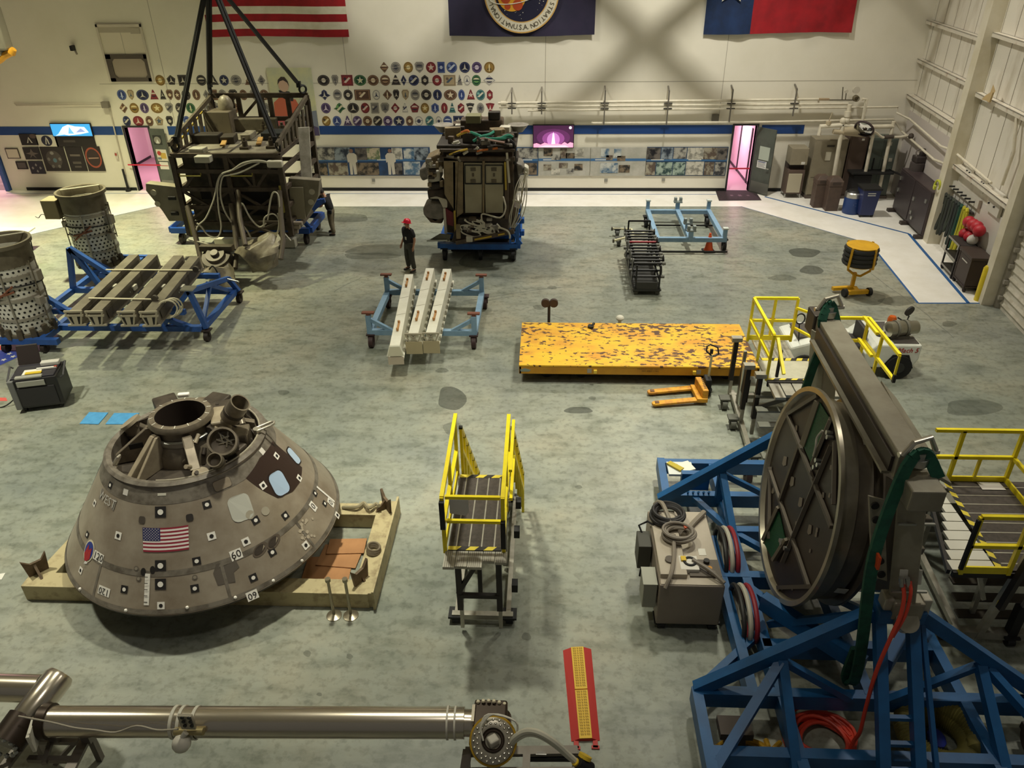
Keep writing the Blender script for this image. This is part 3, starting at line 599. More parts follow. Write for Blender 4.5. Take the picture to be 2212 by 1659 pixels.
poster('small dark poster with a ring of pale shapes, lowest on left', [(61, 348), (92, 348), (95, 375)], '#2b2a35', [('#8f8d8a', [(.5, .85), (.58, .7), (.5, .6), (.42, .7)]), ('#8f8d8a', [(.75, .6), (.85, .45), (.72, .35), (.68, .5)]), ('#8f8d8a', [(.25, .6), (.32, .45), (.2, .35), (.14, .5)]), ('#8f8d8a', [(.5, .35), (.58, .2), (.5, .1), (.42, .2)])])
poster('large black square poster with white mission emblems', [(86, 317), (137, 317), (151, 369)], '#2b2523', [('#4d4742', ell(.48, .5, .33, .36)), ('#8d8a84', ell(.45, .75, .08, .07)), ('#5a7a86', ell(.5, .45, .08, .09)), ('#7a756e', ell(.25, .5, .06, .07)), ('#7a756e', ell(.72, .5, .06, .07)), ('#7a756e', ell(.35, .2, .06, .07)), ('#7a756e', ell(.62, .2, .06, .07))])
poster('black poster with small grey text between two other posters', [(140, 317), (176, 317), (190, 369)], '#272120', [('#6d645c', [(.2, .7), (.8, .7), (.8, .62), (.2, .62)]), ('#5d564f', [(.25, .4), (.75, .4), (.75, .3), (.25, .3)]), ('#5d564f', [(.3, .22), (.7, .22), (.7, .15), (.3, .15)])])
poster('black poster with a red ring, right of its row', [(178, 316), (215, 316), (229, 369)], '#2c2421', [('#a4503a', ell(.5, .55, .46, .42)), ('#3a2c28', ell(.5, .55, .38, .35)), ('#b0907a', [(.2, .5), (.8, .52), (.8, .56), (.2, .55)])])
poster('long dark caption panel directly below the map screen', [(118, 293), (203, 293), (208, 316)], '#26211f', [('#4a443f', [(.2, .4), (.5, .4), (.5, .6), (.2, .6)])], 'caption_panel')
poster('small framed certificate with dark frame on left wall', [(11, 320), (39, 320), (44, 342)], '#4a4038', [('#cfc6b2', [(.06, .08), (.94, .08), (.94, .92), (.06, .92)])], 'picture_frame')
poster('tiny dark framed picture below the framed certificate', [(34, 348), (57, 348), (59, 365)], '#1f1b1a', [('#5a5450', [(.12, .15), (.88, .15), (.88, .85), (.12, .85)])], 'picture_frame')
# junction box, conduit, hydrant on the left wall
p = W(231, 225); t = thing('junction_box', 'grey electrical box with conduit above the left doorway', 'box', tuple(p))
b = MB(); b.box(p + V(0, -.1, 0), (.3, .2, .25)); b.build('box', flat('#837c70'), t, .01)
b = MB(); b.tube([p + V(-.15, -.06, 0), W(38, 227) + V(0, -.06, 0), W(33, 222) + V(0, -.06, .0)], .025, 6); b.tube([p + V(.1, -.06, -.1), W(252, 292) + V(0, -.06, 0), W(272, 375) + V(0, -.06, 0)], .03, 6); b.build('conduit', mat('conduit_paint', '#c9c1ae', .5), t)
p = W(253, 335); t = thing('fire_alarm', 'small red and white alarm fitting beside left doorway', 'alarm', tuple(p)); b = MB(); b.box(p + V(0, -.04, 0), (.12, .08, .3)); b.build('body', flat('#d2cabc'), t, .01); b = MB(); b.box(p + V(0, -.09, .05), (.08, .03, .1)); b.build('pull', flat('#a8483c'), t)
p = W(268, 365); t = thing('standpipe', 'thin black standpipe beside the left doorway', 'pipe', (p.x, YB - .12, 0)); b = MB(); b.tube([V(p.x, YB - .12, 1.0), V(p.x, YB - .12, .15)], .05, 8); b.build('pipe', m_black, t); b = MB(); b.cyl(V(p.x, YB - .12, 0), V(p.x, YB - .12, .14), .12); b.build('foot', m_black, t)
p = W(376, 318); b = MB(); b.box(p + V(0, -.015, 0), (.27, .03, .22)); t = solo(b, 'warning_sign', mat('sign_yellow', '#e6b800', .5, emit=0), 'small yellow warning sign right of the left door', 'sign', tuple(p))
b = MB(); [b.box(p + V(0, -.033, .07 - i * .05), (.2, .004, .02)) for i in range(4)]; b.build('lettering', flat('#4a4010'), t)
# red tape barriers across the doorways
b = MB(); b.bar(W(276, 356, YB - .13), W(376, 357, YB - .13), .012, .06); t = solo(b, 'barrier_tape', mat('tape_red', '#cc2340', .5), 'red barrier tape stretched across the left doorway', 'tape', tuple(W(276, 356, YB - .13)))
b = MB(); b.bar(W(1574, 364, YB - .05), W(1620, 364, YB - .05), .012, .06); solo(b, 'barrier_tape', mat('tape_red', '#cc2340'), 'red barrier tape stretched across the right doorway', 'tape', tuple(W(1574, 364, YB - .05)))
q = V(-18.05, YB + 1.8, 1.9); t = thing('wall_notice', 'white notice with red emblem inside the left corridor', 'notice', tuple(q))
b = MB(); b.box(q, (.4, .03, .5)); b.build('sheet', flat('#e3dbd8'), t); b = MB(); b.cyl(q + V(0, -.02, .05), q + V(0, -.03, .05), .09); b.build('emblem', flat('#b3303a'), t)
# red helmeted rack seen through the left door
# entrance mat
b = MB(); P = [F(1545, 411), F(1630, 412), F(1645, 433), F(1553, 434)]; b.plate([zz(p_, .004) for p_ in P], V(0, 0, .012)); t = solo(b, 'door_mat', mat('mat_brown', '#2e2326', .9, col2='#3a2c2f', scale=20), 'dark brown entrance mat in front of the right doorway', 'mat', tuple(zz(F(1595, 422), .004)))
b = MB(); c = F(1598, 423); 
for i, (ox, s_) in enumerate(((-.35, .8), (0, 1), (.35, .8))): b.face([c + V(ox + .12 * s_ * math.sin(a) * (1 if k % 2 else .5), .16 * s_ * math.cos(a) * (1 if k % 2 else .5), .0175) for k, a in enumerate([j * PI / 6 for j in range(12)])])
b.build('motif', flat('#574348'), t)

# ------------------------------------------------------------------ pipes
m_pipe = mat('pipe_white', '#ded6c2', .45, col2='#cfc6b0', scale=3); YP = YB - .35
def pipe(label, pts, r, name='pipe'):
    t = thing(name, label, 'pipe', tuple(pts[0])); b = MB(); b.tube(pts, r, 10); b.build('pipe_length', m_pipe, t); return t
t = pipe('uppermost long white pipe along the back wall', [W(1076, 223, YP), W(1768, 214.5, YP), W(1768, 224, YP + .1)], .055)
b = MB(); b.cyl(W(1085, 223, YP) - V(.06, 0, 0), W(1090, 223, YP) + V(.06, 0, 0), .085); b.build('coupling', m_pipe, t); b = MB(); b.cyl(W(1768, 214.5, YP), W(1791, 214.5, YP), .05); b.build('coupling', mat('rusty_coupling', '#a08a6c', .5), t)
pipe('second long white pipe just below the uppermost one', [W(1078, 231, YP), W(1640, 226, YP), W(1832, 224, YP)], .055)
pipe('third thin white pipe running on toward the corner', [W(1140, 239, YP), W(1640, 234.5, YP), W(1940, 231, YP), V(14.2, 33.2, 3.4)] + [RP(RT(RW(x, y)), RW(x, y).z, .25) for x, y in ((1980, 258), (2048, 316), (2075, 326), (2160, 396))], .04)
pipe('lowest white pipe just above the blue wall stripe', [W(1278, 264, YP), W(1280, 266, YP), W(1640, 264, YP), W(1930, 258, YP)] + [RP(RT(RW(x, y)), RW(x, y).z, .2) for x, y in ((1960, 285), (2030, 345), (2075, 362))], .045)
b = MB(); b.box(W(1545, 254, YB - .07), (.28, .12, .28)); solo(b, 'junction_box', flat('#6f6b60'), 'dark grey box above the blue stripe near right doorway', 'box', tuple(W(1545, 254, YB - .07)), None, .01)
bl_ = ['at the left end of the wall pipes', 'second from left on the wall pipes', 'above the grey mural with mountains', 'above the dark space scene mural', 'above the right doorway', 'above the drinks dispenser']
for i, (x, y0, y1) in enumerate(((1107, 200, 246), (1171, 198, 246), (1305, 196, 268), (1440, 196, 268), (1575, 194, 262), (1712, 192, 250))):
    p = W(x, y0, YP); q = W(x - 1, y1, YP); t = thing('pipe_bracket', 'black steel pipe bracket ' + bl_[i], 'bracket', tuple(q), 0, 'brackets of the wall pipes')
    b = MB(); p2 = V(q.x, YP - .08, p.z); q2 = V(q.x, YP - .08, q.z); b.bar(p2, q2, .05, .05); b.bar(p2, p2 + V(0, .42, .12), .05); b.build('arm', mat('bracket_steel', '#6b655c', .5), t)
    b = MB(); zc = W(x, 221, YP).z; b.box(V(q.x, YP - .07, zc - .03), (.34, .05, .04)); b.box(V(q.x, YP - .07, zc - .23), (.34, .05, .04)); b.build('clamp', flat('#3c3a36'), t)
t = thing('gauge_valve', 'pressure gauges and valve above the pipe ends', 'gauge', tuple(W(1840, 215, YP)))
b = MB(); b.tube([W(1791, 216, YP), W(1842, 216, YP)], .025, 6); b.tube([W(1819, 216, YP), W(1821, 188, YP)], .02, 6); b.tube([W(1826, 216, YP), W(1828, 200, YP)], .02, 6); b.build('stem', flat('#57503f'), t)
b = MB(); c = W(1849, 194, YP); b.cyl(c, c + V(0, -.08, 0), .14); b.build('dial', flat('#c9c2b2'), t); b = MB(); c = W(1828, 197, YP); b.cyl(c, c + V(0, -.06, 0), .07); b.build('dial', flat('#c9c2b2'), t); b = MB(); c = W(1848, 212, YP); b.sphere(c, .13, 10); b.torus(c + V(0, -.15, 0), .1, .02, V(0, 1, 0), 14, 6); b.build('valve', flat('#6a6048'), t)
# sprinkler risers
YR = 32.4
t = pipe('thick white riser pipe standing behind the brown bins', [W(1836, 226, YR), W(1829, 258, YR), W(1822, 260, YR), V(W(1800, 396, YR).x, YR, .0)], .085, 'riser_pipe')
b = MB(); b.cyl(W(1832, 240, YR), W(1830, 252, YR), .12); b.sphere(W(1829, 259, YR), .13, 10); b.sphere(W(1821, 261, YR), .13, 10); b.build('fitting', m_pipe, t)
pipe('white riser pipe standing behind the blue bin', [W(1887, 285, YR), V(W(1866, 394, YR).x, YR, 0)], .07, 'riser_pipe')
pipe('white riser pipe nearest to the right wall', [W(1931, 262, YR), W(1924, 292, YR), V(W(1902, 400, YR).x, YR, 0)], .07, 'riser_pipe')
pipe('short white pipe dropping from the gauge valve', [W(1862, 214, YR), W(1872, 214, YR), W(1863, 262, YR)], .06, 'riser_pipe')
t = pipe('white manifold pipe with stub ends above the tall cabinets', [W(1769, 292, YR), W(1772, 273, YR), W(1820, 270, YR), W(1850, 274, YR), W(1930, 273, YR)], .085, 'manifold_pipe')
b = MB(); b.cyl(W(1789, 270, YR), W(1790, 262, YR), .1); b.tube([W(1790, 263, YR), W(1798, 243, YR)], .02, 5); b.cyl(W(1822, 282, YR), W(1880, 280, YR - .1), .16); b.cyl(W(1800, 284, YR), W(1870, 292, YR), .1); b.build('stub', flat('#b6a88c'), t)
t = thing('convex_mirror', 'round convex mirror in dark rim on a white arm', 'mirror', tuple(W(1866, 278, YR - .3))); c = W(1867, 278, YR - .4); dn = V(-.55, -.6, -.55).normalized()
b = MB(); b.lathe([(0, .09), (.2, .07), (.36, .0)], c, dn, 24); b.build('glass', mat('mirror', '#c0c0bc', .05, 1), t)
b = MB(); b.lathe([(.34, -.02), (.4, -.02), (.4, .04), (.35, .05)], c, dn, 24); b.build('rim', flat('#3d2f31'), t)
b = MB(); b.tube([c - dn * .03, W(1890, 285, YR - .1), W(1906, 297, YR - .1), W(1945, 296, YR - .1), W(1968, 292, YR)], .05, 8); b.build('arm', m_pipe, t)
b = MB(); b.cyl(W(1910, 296, YR - .1), W(1930, 295, YR - .1), .08); b.build('bracket', flat('#4a4038'), t); b = MB(); b.sphere(W(1968, 294, YR - .1), .12, 8); b.build('bracket', flat('#4a4038'), t)
# ------------------------------------------------------------------ corner by the right doorway
def bx(b, x0, x1, y0, y1, z0, z1): return b.box2((x0, y0, z0), (x1, y1, z1))
# drinks dispenser
p = F(1706, 430); t = thing('ice_dispenser', 'beige drinks dispenser with recessed dark bay and pale lower door', 'dispenser', (10.45, 33.0, 0)); b = MB()
m_bei = mat('cabinet_beige', '#8f8671', .5, col2='#857c68', scale=2); m_brs = mat('cabinet_side_brown', '#5e4e45', .5)
bx(b, 10.1, 10.8, 32.75, 33.4, .18, 1.2); b.use(1); bx(b, 10.1, 10.8, 33.0, 33.4, 1.2, 1.45); b.build('cabinet', [m_brs, flat('#3a302c')], t, .01)
b = MB(); bx(b, 10.1, 10.8, 32.68, 33.4, 1.42, 2.1); b.build('hood', m_bei, t, .02)
b = MB(); bx(b, 10.14, 10.7, 32.7, 32.75, .25, 1.05); b.build('door', mat('door_cream', '#b3aa93', .45), t, .01)
b = MB(); bx(b, 10.55, 10.7, 32.66, 32.69, 1.45, 1.55); b.build('label_plate', flat('#d5d2c8'), t)
for x in (10.14, 10.76):
    for y in (32.8, 33.35): b = MB(); b.cyl((x, y, 0), (x, y, .18), .03, n=8); b.build('leg', m_steel, t)
# tall cabinets
def cab(name, label, x0, x1, y0, y1, z1, m, seams, base=True):
    t = thing(name, label, 'cabinet', ((x0 + x1) / 2, (y0 + y1) / 2, 0)); b = MB(); bx(b, x0, x1, y0, y1, .12 if base else 0, z1); b.build('body', m, t, .015)
    if base: b = MB(); bx(b, x0 - .03, x1 + .03, y0 - .06, y1, 0, .12); b.build('plinth', flat('#5b5047'), t)
    for a, c, d, e in seams: b = MB(); bx(b, a, c, y0 - .02, y0, d, e); b.build('door', m, t, .008)
    return t
t = cab('electrical_cabinet', 'tall beige electrical cabinet beside the drinks dispenser', 11.0, 12.35, 32.75, 33.5, 2.45, m_bei, [(11.05, 12.3, .9, 2.4), (11.05, 12.3, .16, .87)])
b = MB(); bx(b, 11.5, 11.8, 32.71, 32.73, 2.15, 2.22); b.build('vent', flat('#3f392f'), t); b = MB(); bx(b, 11.5, 11.72, 32.715, 32.73, 1.6, 1.95); b.build('label_plate', flat('#c4bda8'), t); b = MB(); bx(b, 11.42, 11.52, 32.7, 32.73, .75, .87); b.build('latch', m_black, t)
t = cab('electrical_cabinet', 'narrow dark brown cabinet between beige and green cabinets', 12.4, 13.15, 32.75, 33.5, 2.65, m_brs, [(12.45, 13.1, .2, 2.6)])
b = MB(); bx(b, 12.85, 12.95, 32.71, 32.73, 2.4, 2.48); b.build('label_plate', flat('#d5d2c8'), t)
t = cab('electrical_cabinet', 'tall grey green two door cabinet with black bar handles', 13.2, 14.35, 32.75, 33.5, 2.5, mat('cabinet_green', '#59625a', .45), [(13.25, 13.76, .2, 2.45), (13.78, 14.3, .2, 2.45)])
for x in (13.5, 14.0): b = MB(); bx(b, x - .02, x + .02, 32.68, 32.73, 1.0, 1.7); b.build('handle', m_black, t)
for x, z in ((13.95, 2.2), (13.85, 1.65), (14.1, 1.55)): b = MB(); bx(b, x, x + .14, 32.715, 32.73, z, z + .14); b.build('label_plate', flat('#a9a596'), t)
# waste bins
m_brown = mat('bin_brown', '#57463c', .6, col2='#4c3d34', scale=4)
def bin_(label, px, py, s):
    c = F(px, py); t = thing('waste_bin', label, 'bin', tuple(c + V(0, .25, 0)), 0, 'square brown waste bins'); b = MB(); c = c + V(0, .28, 0)
    a = .25 * s; d = .3 * s; z = .95 * s
    q = lambda r, h: [c + V(i * r, j * r, h) for i, j in ((-1, -1), (1, -1), (1, 1), (-1, 1))]
    b.add(q(a * .92, 0) + q(a, z), [(3, 2, 1, 0), (4, 5, 6, 7), (0, 1, 5, 4), (1, 2, 6, 5), (2, 3, 7, 6), (3, 0, 4, 7)]); b.build('body', m_brown, t, .02)
    b = MB(); b.add(q(a * 1.05, z) + q(a * 1.05, z + .18 * s) + q(a * .6, z + .33 * s), [(3, 2, 1, 0), (0, 1, 5, 4), (1, 2, 6, 5), (2, 3, 7, 6), (3, 0, 4, 7), (4, 5, 9, 8), (5, 6, 10, 9), (6, 7, 11, 10), (7, 4, 8, 11), (8, 9, 10, 11)]); b.build('lid', m_brown, t, .02)
    b = MB(); b.box(c + V(0, -a * 1.06, z + .12 * s), (a * 1.2, .015, .1 * s)); b.build('flap', flat('#3f332c'), t)
bin_('square brown waste bin nearest the beige electrical cabinet', 1769, 450, 1.02); bin_('square brown waste bin beside the blue drum', 1796, 457, 1.06)
c = F(1842, 465) + V(0, .33, 0); t = thing('recycling_drum', 'round blue recycling drum with a chrome band and dark lid', 'bin', tuple(c)); m_rb = mat('bin_blue', '#1f3f7c', .45)
b = MB(); b.lathe([(0, 0), (.3, 0), (.33, .05), (.33, .68), (0, .68)], c, n=24); b.build('drum', m_rb, t); b = MB(); b.lathe([(.335, .66), (.34, .66), (.34, .82), (.3, .86), (.0, .86)], c, n=24); b.build('band', m_steel, t)
b = MB(); b.lathe([(.28, .86), (.22, .93), (0, .95)], c, n=24); b.build('lid', m_black, t)
b = MB()
for k in range(3): a = -PI / 2 + .05 + k * .01; b.face([c + V(.0 + .07 * math.sin(2.1 * k + u), -.335, .42 + .07 * math.cos(2.1 * k + u)) + V(0, -.003, 0) for u in (0, .5, .9)])
b.build('emblem', flat('#b9c4d4'), t)
c = F(1872, 471) + V(0, .33, 0); t = thing('rolling_bin', 'dark blue wheeled bin with black lid, right of the drum', 'bin', tuple(c))
b = MB(); q = lambda r, s_, h: [c + V(i * r, j * s_, h) for i, j in ((-1, -1), (1, -1), (1, 1), (-1, 1))]
b.add(q(.27, .26, .08) + q(.34, .34, 1.1), [(3, 2, 1, 0), (4, 5, 6, 7), (0, 1, 5, 4), (1, 2, 6, 5), (2, 3, 7, 6), (3, 0, 4, 7)]); b.build('tub', mat('bin_navy', '#25305f', .5), t, .02)
b = MB(); b.box(c + V(0, 0, 1.14), (.74, .76, .09)); b.build('lid', m_black, t, .02)
for i in (-1, 1): b = MB(); b.cyl(c + V(i * .2, -.2, .07), c + V(i * .26, -.2, .07), .07, n=12); b.build('wheel', m_black, t)
for z in (.98, .9): b = MB(); b.box(c + V(0, -.335, z), (.3, .012, .035)); b.build('label_plate', flat('#d8d8d2'), t)
c = F(1851, 440) + V(.1, .5, 0); t = thing('black_cart', 'black plastic cart with an open folding top behind the blue bins', 'cart', tuple(c)); b = MB(); b.box(c + V(0, 0, .62), (.75, .5, 1.0)); b.build('body', flat('#1c1b1c'), t, .02)
b = MB(); b.box(c + V(.35, -.05, 1.2), (1.7, .6, .08)); b.build('top', flat('#131313'), t, .02)
for i in (-1, 1): b = MB(); b.cyl(c + V(i * .3 - .03, -.1, .07), c + V(i * .3 + .03, -.1, .07), .07, n=12); b.build('wheel', m_black, t)
b = MB(); b.plate([c + V(1.2, -.35, 1.23), c + V(1.75, -.35, 1.0), c + V(1.75, .25, 1.0), c + V(1.2, .25, 1.23)], V(0, 0, .03)); b.build('flap', flat('#131313'), t)
# long dark storage cabinet along the right wall
a0 = F(1926, 455); a1 = F(1992, 521); dd = (a1 - a0).normalized(); nn = V(-dd.y, dd.x, 0); nn = nn if nn.x > 0 else -nn; Lc = (a1 - a0).length - .2; dep = .6
t = thing('storage_cabinet', 'long dark brown storage cabinet with silver latches against the right wall', 'cabinet', tuple(a0 + dd * Lc / 2 + nn * .4))
b = MB(); b.plate([a0 + V(0, 0, .12), a0 + dd * Lc + V(0, 0, .12), a0 + dd * Lc + nn * dep + V(0, 0, .12), a0 + nn * dep + V(0, 0, .12)], V(0, 0, 1.62)); b.build('body', mat('storage_brown', '#453a3a', .45, col2='#3a3032', scale=2), t, .02)
for i in range(2):
    u0, u1 = .05 + i * (Lc / 2), Lc / 2 - .03 + i * (Lc / 2) ; P = [a0 + dd * u0 + V(0, 0, .18), a0 + dd * u1 + V(0, 0, .18), a0 + dd * u1 + V(0, 0, 1.68), a0 + dd * u0 + V(0, 0, 1.68)]
    b = MB(); b.plate(P, -nn * .025); dr = b.build('door', mat('storage_door', '#3b3335', .4) , t, .008)
    for u, z in ((.2, 1.4), (.22, .95)) if i == 0 else ((.25, 1.1), (.3, .6), (.5, .45), (Lc / 2 - .3, 1.35)):
        b = MB(); b.box(a0 + dd * (u0 + u) - nn * .04 + V(0, 0, z), (.1, .12, .14)); b.build('latch', m_steel, dr, .01)
for u in (.1, Lc * .5, Lc - .1):
    b = MB(); b.box(a0 + dd * u - nn * .06 + V(0, 0, .06), (.3, .22, .12)); b.build('foot', flat('#3c332e'), t, .01)
c = a0 + dd * .35 + nn * .4 + V(0, 0, 1.74); t = thing('floor_scrubber_head', 'dark machine with a round drum on the storage cabinet', 'machine', tuple(c))
b = MB(); b.cyl(c, c + V(0, 0, .3), .26, n=20); b.build('drum', flat('#4b4341'), t); b = MB(); b.box(c + V(.1, .05, .42), (.5, .45, .24)); b.box(c + V(.2, .1, .6), (.3, .2, .16)); b.build('housing', flat('#39312f'), t, .03)
b = MB(); b.tube(catmull([c + V(-.1, 0, .5), c + V(-.1, .1, .72), c + V(.2, .15, .78), c + V(.35, .1, .6)], 4), .03, 6); b.build('hose', flat('#6a625c'), t)
# bay between the columns: hung slings, balls, carts
def RPt(px, py, off=.15): return RP(RT(RW(px, py)), RW(px, py).z, off)
rk = RPt(2075, 412); t = thing('sling_rack', 'wall rack with a row of holes above the hung slings', 'rack', tuple(rk))
b = MB(); P0, P1 = RPt(2050, 396, .04), RPt(2120, 452, .04); b.plate([P0, P1, P1 + V(0, 0, .28), P0 + V(0, 0, .28)], rn * .1); b.build('board', flat('#c9c4b8'), t)
for i in range(8): b = MB(); u = P0.lerp(P1, .06 + i * .12) + rn * .1 + V(0, 0, .14); b.cyl(u, u + rn * .18, .03, n=8); b.build('peg', m_black, t)
b = MB(); P0, P1 = RPt(2048, 418, .1), RPt(2108, 462, .1); b.bar(P0, P1, .08); b.build('rail', flat('#4a4642'), t)
cols = ['#8f8a2a', '#3c3d30', '#2f332c', '#34382f', '#2c2f2c', '#3b4238', '#2c302e', '#2e3a35', '#1f4a3a', '#b0a92e', '#c3bb2f']
names = ['olive yellow', 'dark grey', 'black', 'dull green grey', 'black', 'grey green', 'black', 'dark teal', 'dark green', 'bright yellow', 'bright yellow']
for i in range(11):
    u = P0.lerp(P1, .02 + i * .095) + rn * .16; ln = (1.1, .95, 1.15, 1.25, 1.2, 1.0, 1.1, 1.3, 1.35, 1.35, 1.4)[i]
    b = MB(); w_ = .06; b.tube(catmull([u + rd * w_ + V(0, 0, .05), u + V(0, 0, .1), u - rd * w_ + V(0, 0, .05), u - rd * (w_ + .02) + V(0, 0, -ln * .5), u + V(0, 0, -ln) + rn * .05, u + rd * (w_ + .02) + V(0, 0, -ln * .5), u + rd * w_ + V(0, 0, .04)], 4), .05, 6)
    solo(b, 'lifting_sling', mat('sling_' + cols[i].strip('#'), cols[i], .8), '%s lifting sling hanging %s on the wall rack' % (names[i], ORD[i] + ' from the far end'), 'sling', tuple(u), 'slings hanging on the right wall rack')
b = MB(); c = RPt(2058, 400, .3); b.tube(catmull([c + rd * .15 * math.cos(a) + V(0, 0, .15 * math.sin(a)) + rn * .02 * k for k, a in enumerate([j * PI / 4 for j in range(17)])], 2), .04, 6); solo(b, 'coiled_strap', mat('strap_lime', '#b5b93a', .7), 'coil of lime yellow strap at the far end of the rack', 'strap', tuple(c))
bb_ = [(2113, 480), (2122, 486), (2131, 491), (2136, 499), (2104, 506), (2115, 512)]
for i, (x, y) in enumerate(bb_): b = MB(); c = RPt(x, y, .28); b.sphere(c, .19, 14); solo(b, 'red_float', mat('float_red', '#b3202e', .5), 'red round float, %s of the bunch on the wall' % (('far end upper', 'second upper', 'third upper', 'near end upper', 'far lower', 'near lower')[i]), 'float', tuple(c), 'red round floats on the wall')
b = MB(); c = RPt(2121, 519, .28); b.sphere(c, .17, 14); solo(b, 'white_float', mat('float_white', '#d6d2c8', .5), 'single white round float below the red floats', 'float', tuple(c))
for i, (x, y, w_, h_, lb) in enumerate(((2096, 385, .5, .35, 'white electrical panel high beside the far column'), (2128, 408, .35, .3, 'small white switch box above the slings'), (2150, 462, .9, .7, 'white pegboard with black clips above the red floats'))):
    p = RPt(x, y, 0.03); t = thing('wall_panel', lb, 'panel', tuple(p)); b = MB(); b.plate([p - rd * w_ / 2, p + rd * w_ / 2, p + rd * w_ / 2 + V(0, 0, h_), p - rd * w_ / 2 + V(0, 0, h_)], rn * .1); b.build('board', flat('#d3cec2'), t, .01)
    for k in range(4): b = MB(); q = p + rd * (-w_ * .35 + w_ * .23 * k) + V(0, 0, h_ * (.35 + .3 * (k % 2))) + rn * .1; b.cyl(q, q + rn * .04, .03, n=6); b.build('clip', m_black, t)
c = F(2040, 590); 
def bcart(label, name, base, w_, d_, h_, shelves, col):
    t = thing(name, label, 'cart', tuple(base)); u = rd; v = -rn
    def slab(z0, z1, a0=0, a1=1, b0=0, b1=1): return [base + u * w_ * a0 + v * d_ * b0 + V(0, 0, z0), base + u * w_ * a1 + v * d_ * b0 + V(0, 0, z0), base + u * w_ * a1 + v * d_ * b1 + V(0, 0, z0), base + u * w_ * a0 + v * d_ * b1 + V(0, 0, z0)], V(0, 0, z1 - z0)
    for z in shelves: b = MB(); b.plate(*slab(z, z + .05)); b.build('shelf', flat(col), t, .01)
    for i, j in ((0, 0), (.94, 0), (0, .92), (.94, .92)): b = MB(); b.plate(*slab(.06, h_, i, i + .06, j, j + .08)); b.build('post', flat(col), t)
    b = MB(); b.plate(*slab(.1, h_, 0, 1, .95, 1)); b.build('back_panel', flat(col), t)
    for i, j in ((.05, .1), (.95, .1), (.05, .9), (.95, .9)): b = MB(); q = base + u * w_ * i + v * d_ * j; b.cyl(q + V(-.03, 0, .06), q + V(.03, 0, .06), .06, n=10); b.build('wheel', m_black, t)
    return t, slab
b0 = F(2030, 578); t, sl = bcart('open black shelf cart with pale front edges below the slings', 'shelf_cart', b0, 1.0, .55, 1.15, (.15, .6, 1.1), '#2f2b29')
for z in (.15, .6, 1.1): b = MB(); b.plate(*sl(z - .005, z + .055, 0, 1, -.02, 0)); b.build('edge', flat('#8e8a80'), t)
b1 = b0 + rd * 1.08 - rn * .02; t, sl = bcart('dark brown closed cart beside the open shelf cart', 'tool_cart', b1, 1.0, .6, 1.1, (.15, 1.05), '#33261f')
b = MB(); b.plate(*sl(.2, 1.05, .02, .98, .02, .95)); b.build('body', flat('#362a24'), t, .02); b = MB(); b.plate(*sl(1.06, 1.16, -.04, 1.04, -.05, 1)); b.build('lid', flat('#3b2f28'), t, .02); b = MB(); b.plate(*sl(.86, .9, .3, .75, -.0, .03)); b.build('handle', m_steel, t)
c = F(2096, 622) + V(.2, .15, 0); t = thing('hand_truck', 'blue wheeled case with a pale wheel beside the yellow bollard', 'hand truck', tuple(c)); b = MB(); M_ = Matrix.Rotation(-.5, 3, 'X') @ Matrix.Rotation(.3, 3, 'Z'); b.box(c + V(0, .1, .38), (.62, .4, .6), M=M_); b.build('case', mat('case_blue', '#22355f', .5), t, .05)
for i in (-1, 1): b = MB(); q = c + V(i * .3, -.1, .13); b.cyl(q - V(.04, 0, 0), q + V(.04, 0, 0), .13, n=16); b.use(1).cyl(q - V(.05, 0, 0), q + V(.05, 0, 0), .07, n=12); b.build('wheel', [m_black, flat('#b8b2a4')], t)
b = MB(); b.tube([c + V(-.25, .25, .55), c + V(-.25, .45, 1.0), c + V(.25, .45, 1.0), c + V(.25, .25, .55)], .02, 6); b.build('handle', m_black, t)
c = F(2117, 652) + V(.0, .12, 0); b = MB(); b.lathe([(0, 0), (.13, 0), (.13, 1.05), (.09, 1.12), (0, 1.14)], c, n=20); solo(b, 'bollard', mat('bollard_yellow', '#d9c128', .45, col2='#cdb420', scale=3), 'yellow bollard standing at the foot of the near column', 'bollard', tuple(c))
c = RPt(2165, 200, .35); t = thing('folded_paper', 'torn yellowed cloth caught on the upper wall ledge', 'cloth', tuple(c)); b = MB(); b.face([c + rd * -.5 + V(0, 0, -.3), c + rd * .1 + V(0, 0, -.25), c + rd * .35 + V(0, 0, .1), c + V(0, 0, .25) + rd * .05, c + rd * .0 + V(0, 0, 0), c + rd * -.3 + V(0, 0, -.15)]); b.plate([c + rd * .05 + V(0, 0, -.25), c + rd * .25 + V(0, 0, -.25), c + rd * .3 + V(0, 0, .05)], rn * .05); b.build('cloth', flat('#c2a878'), t)
# pipes and hose drops on the right wall
t = pipe('rusty vertical pipe on the near stretch of right wall', [RPt(2212, 255, .2), RPt(2205, 330, .2), RPt(2180, 400, .2)], .05)
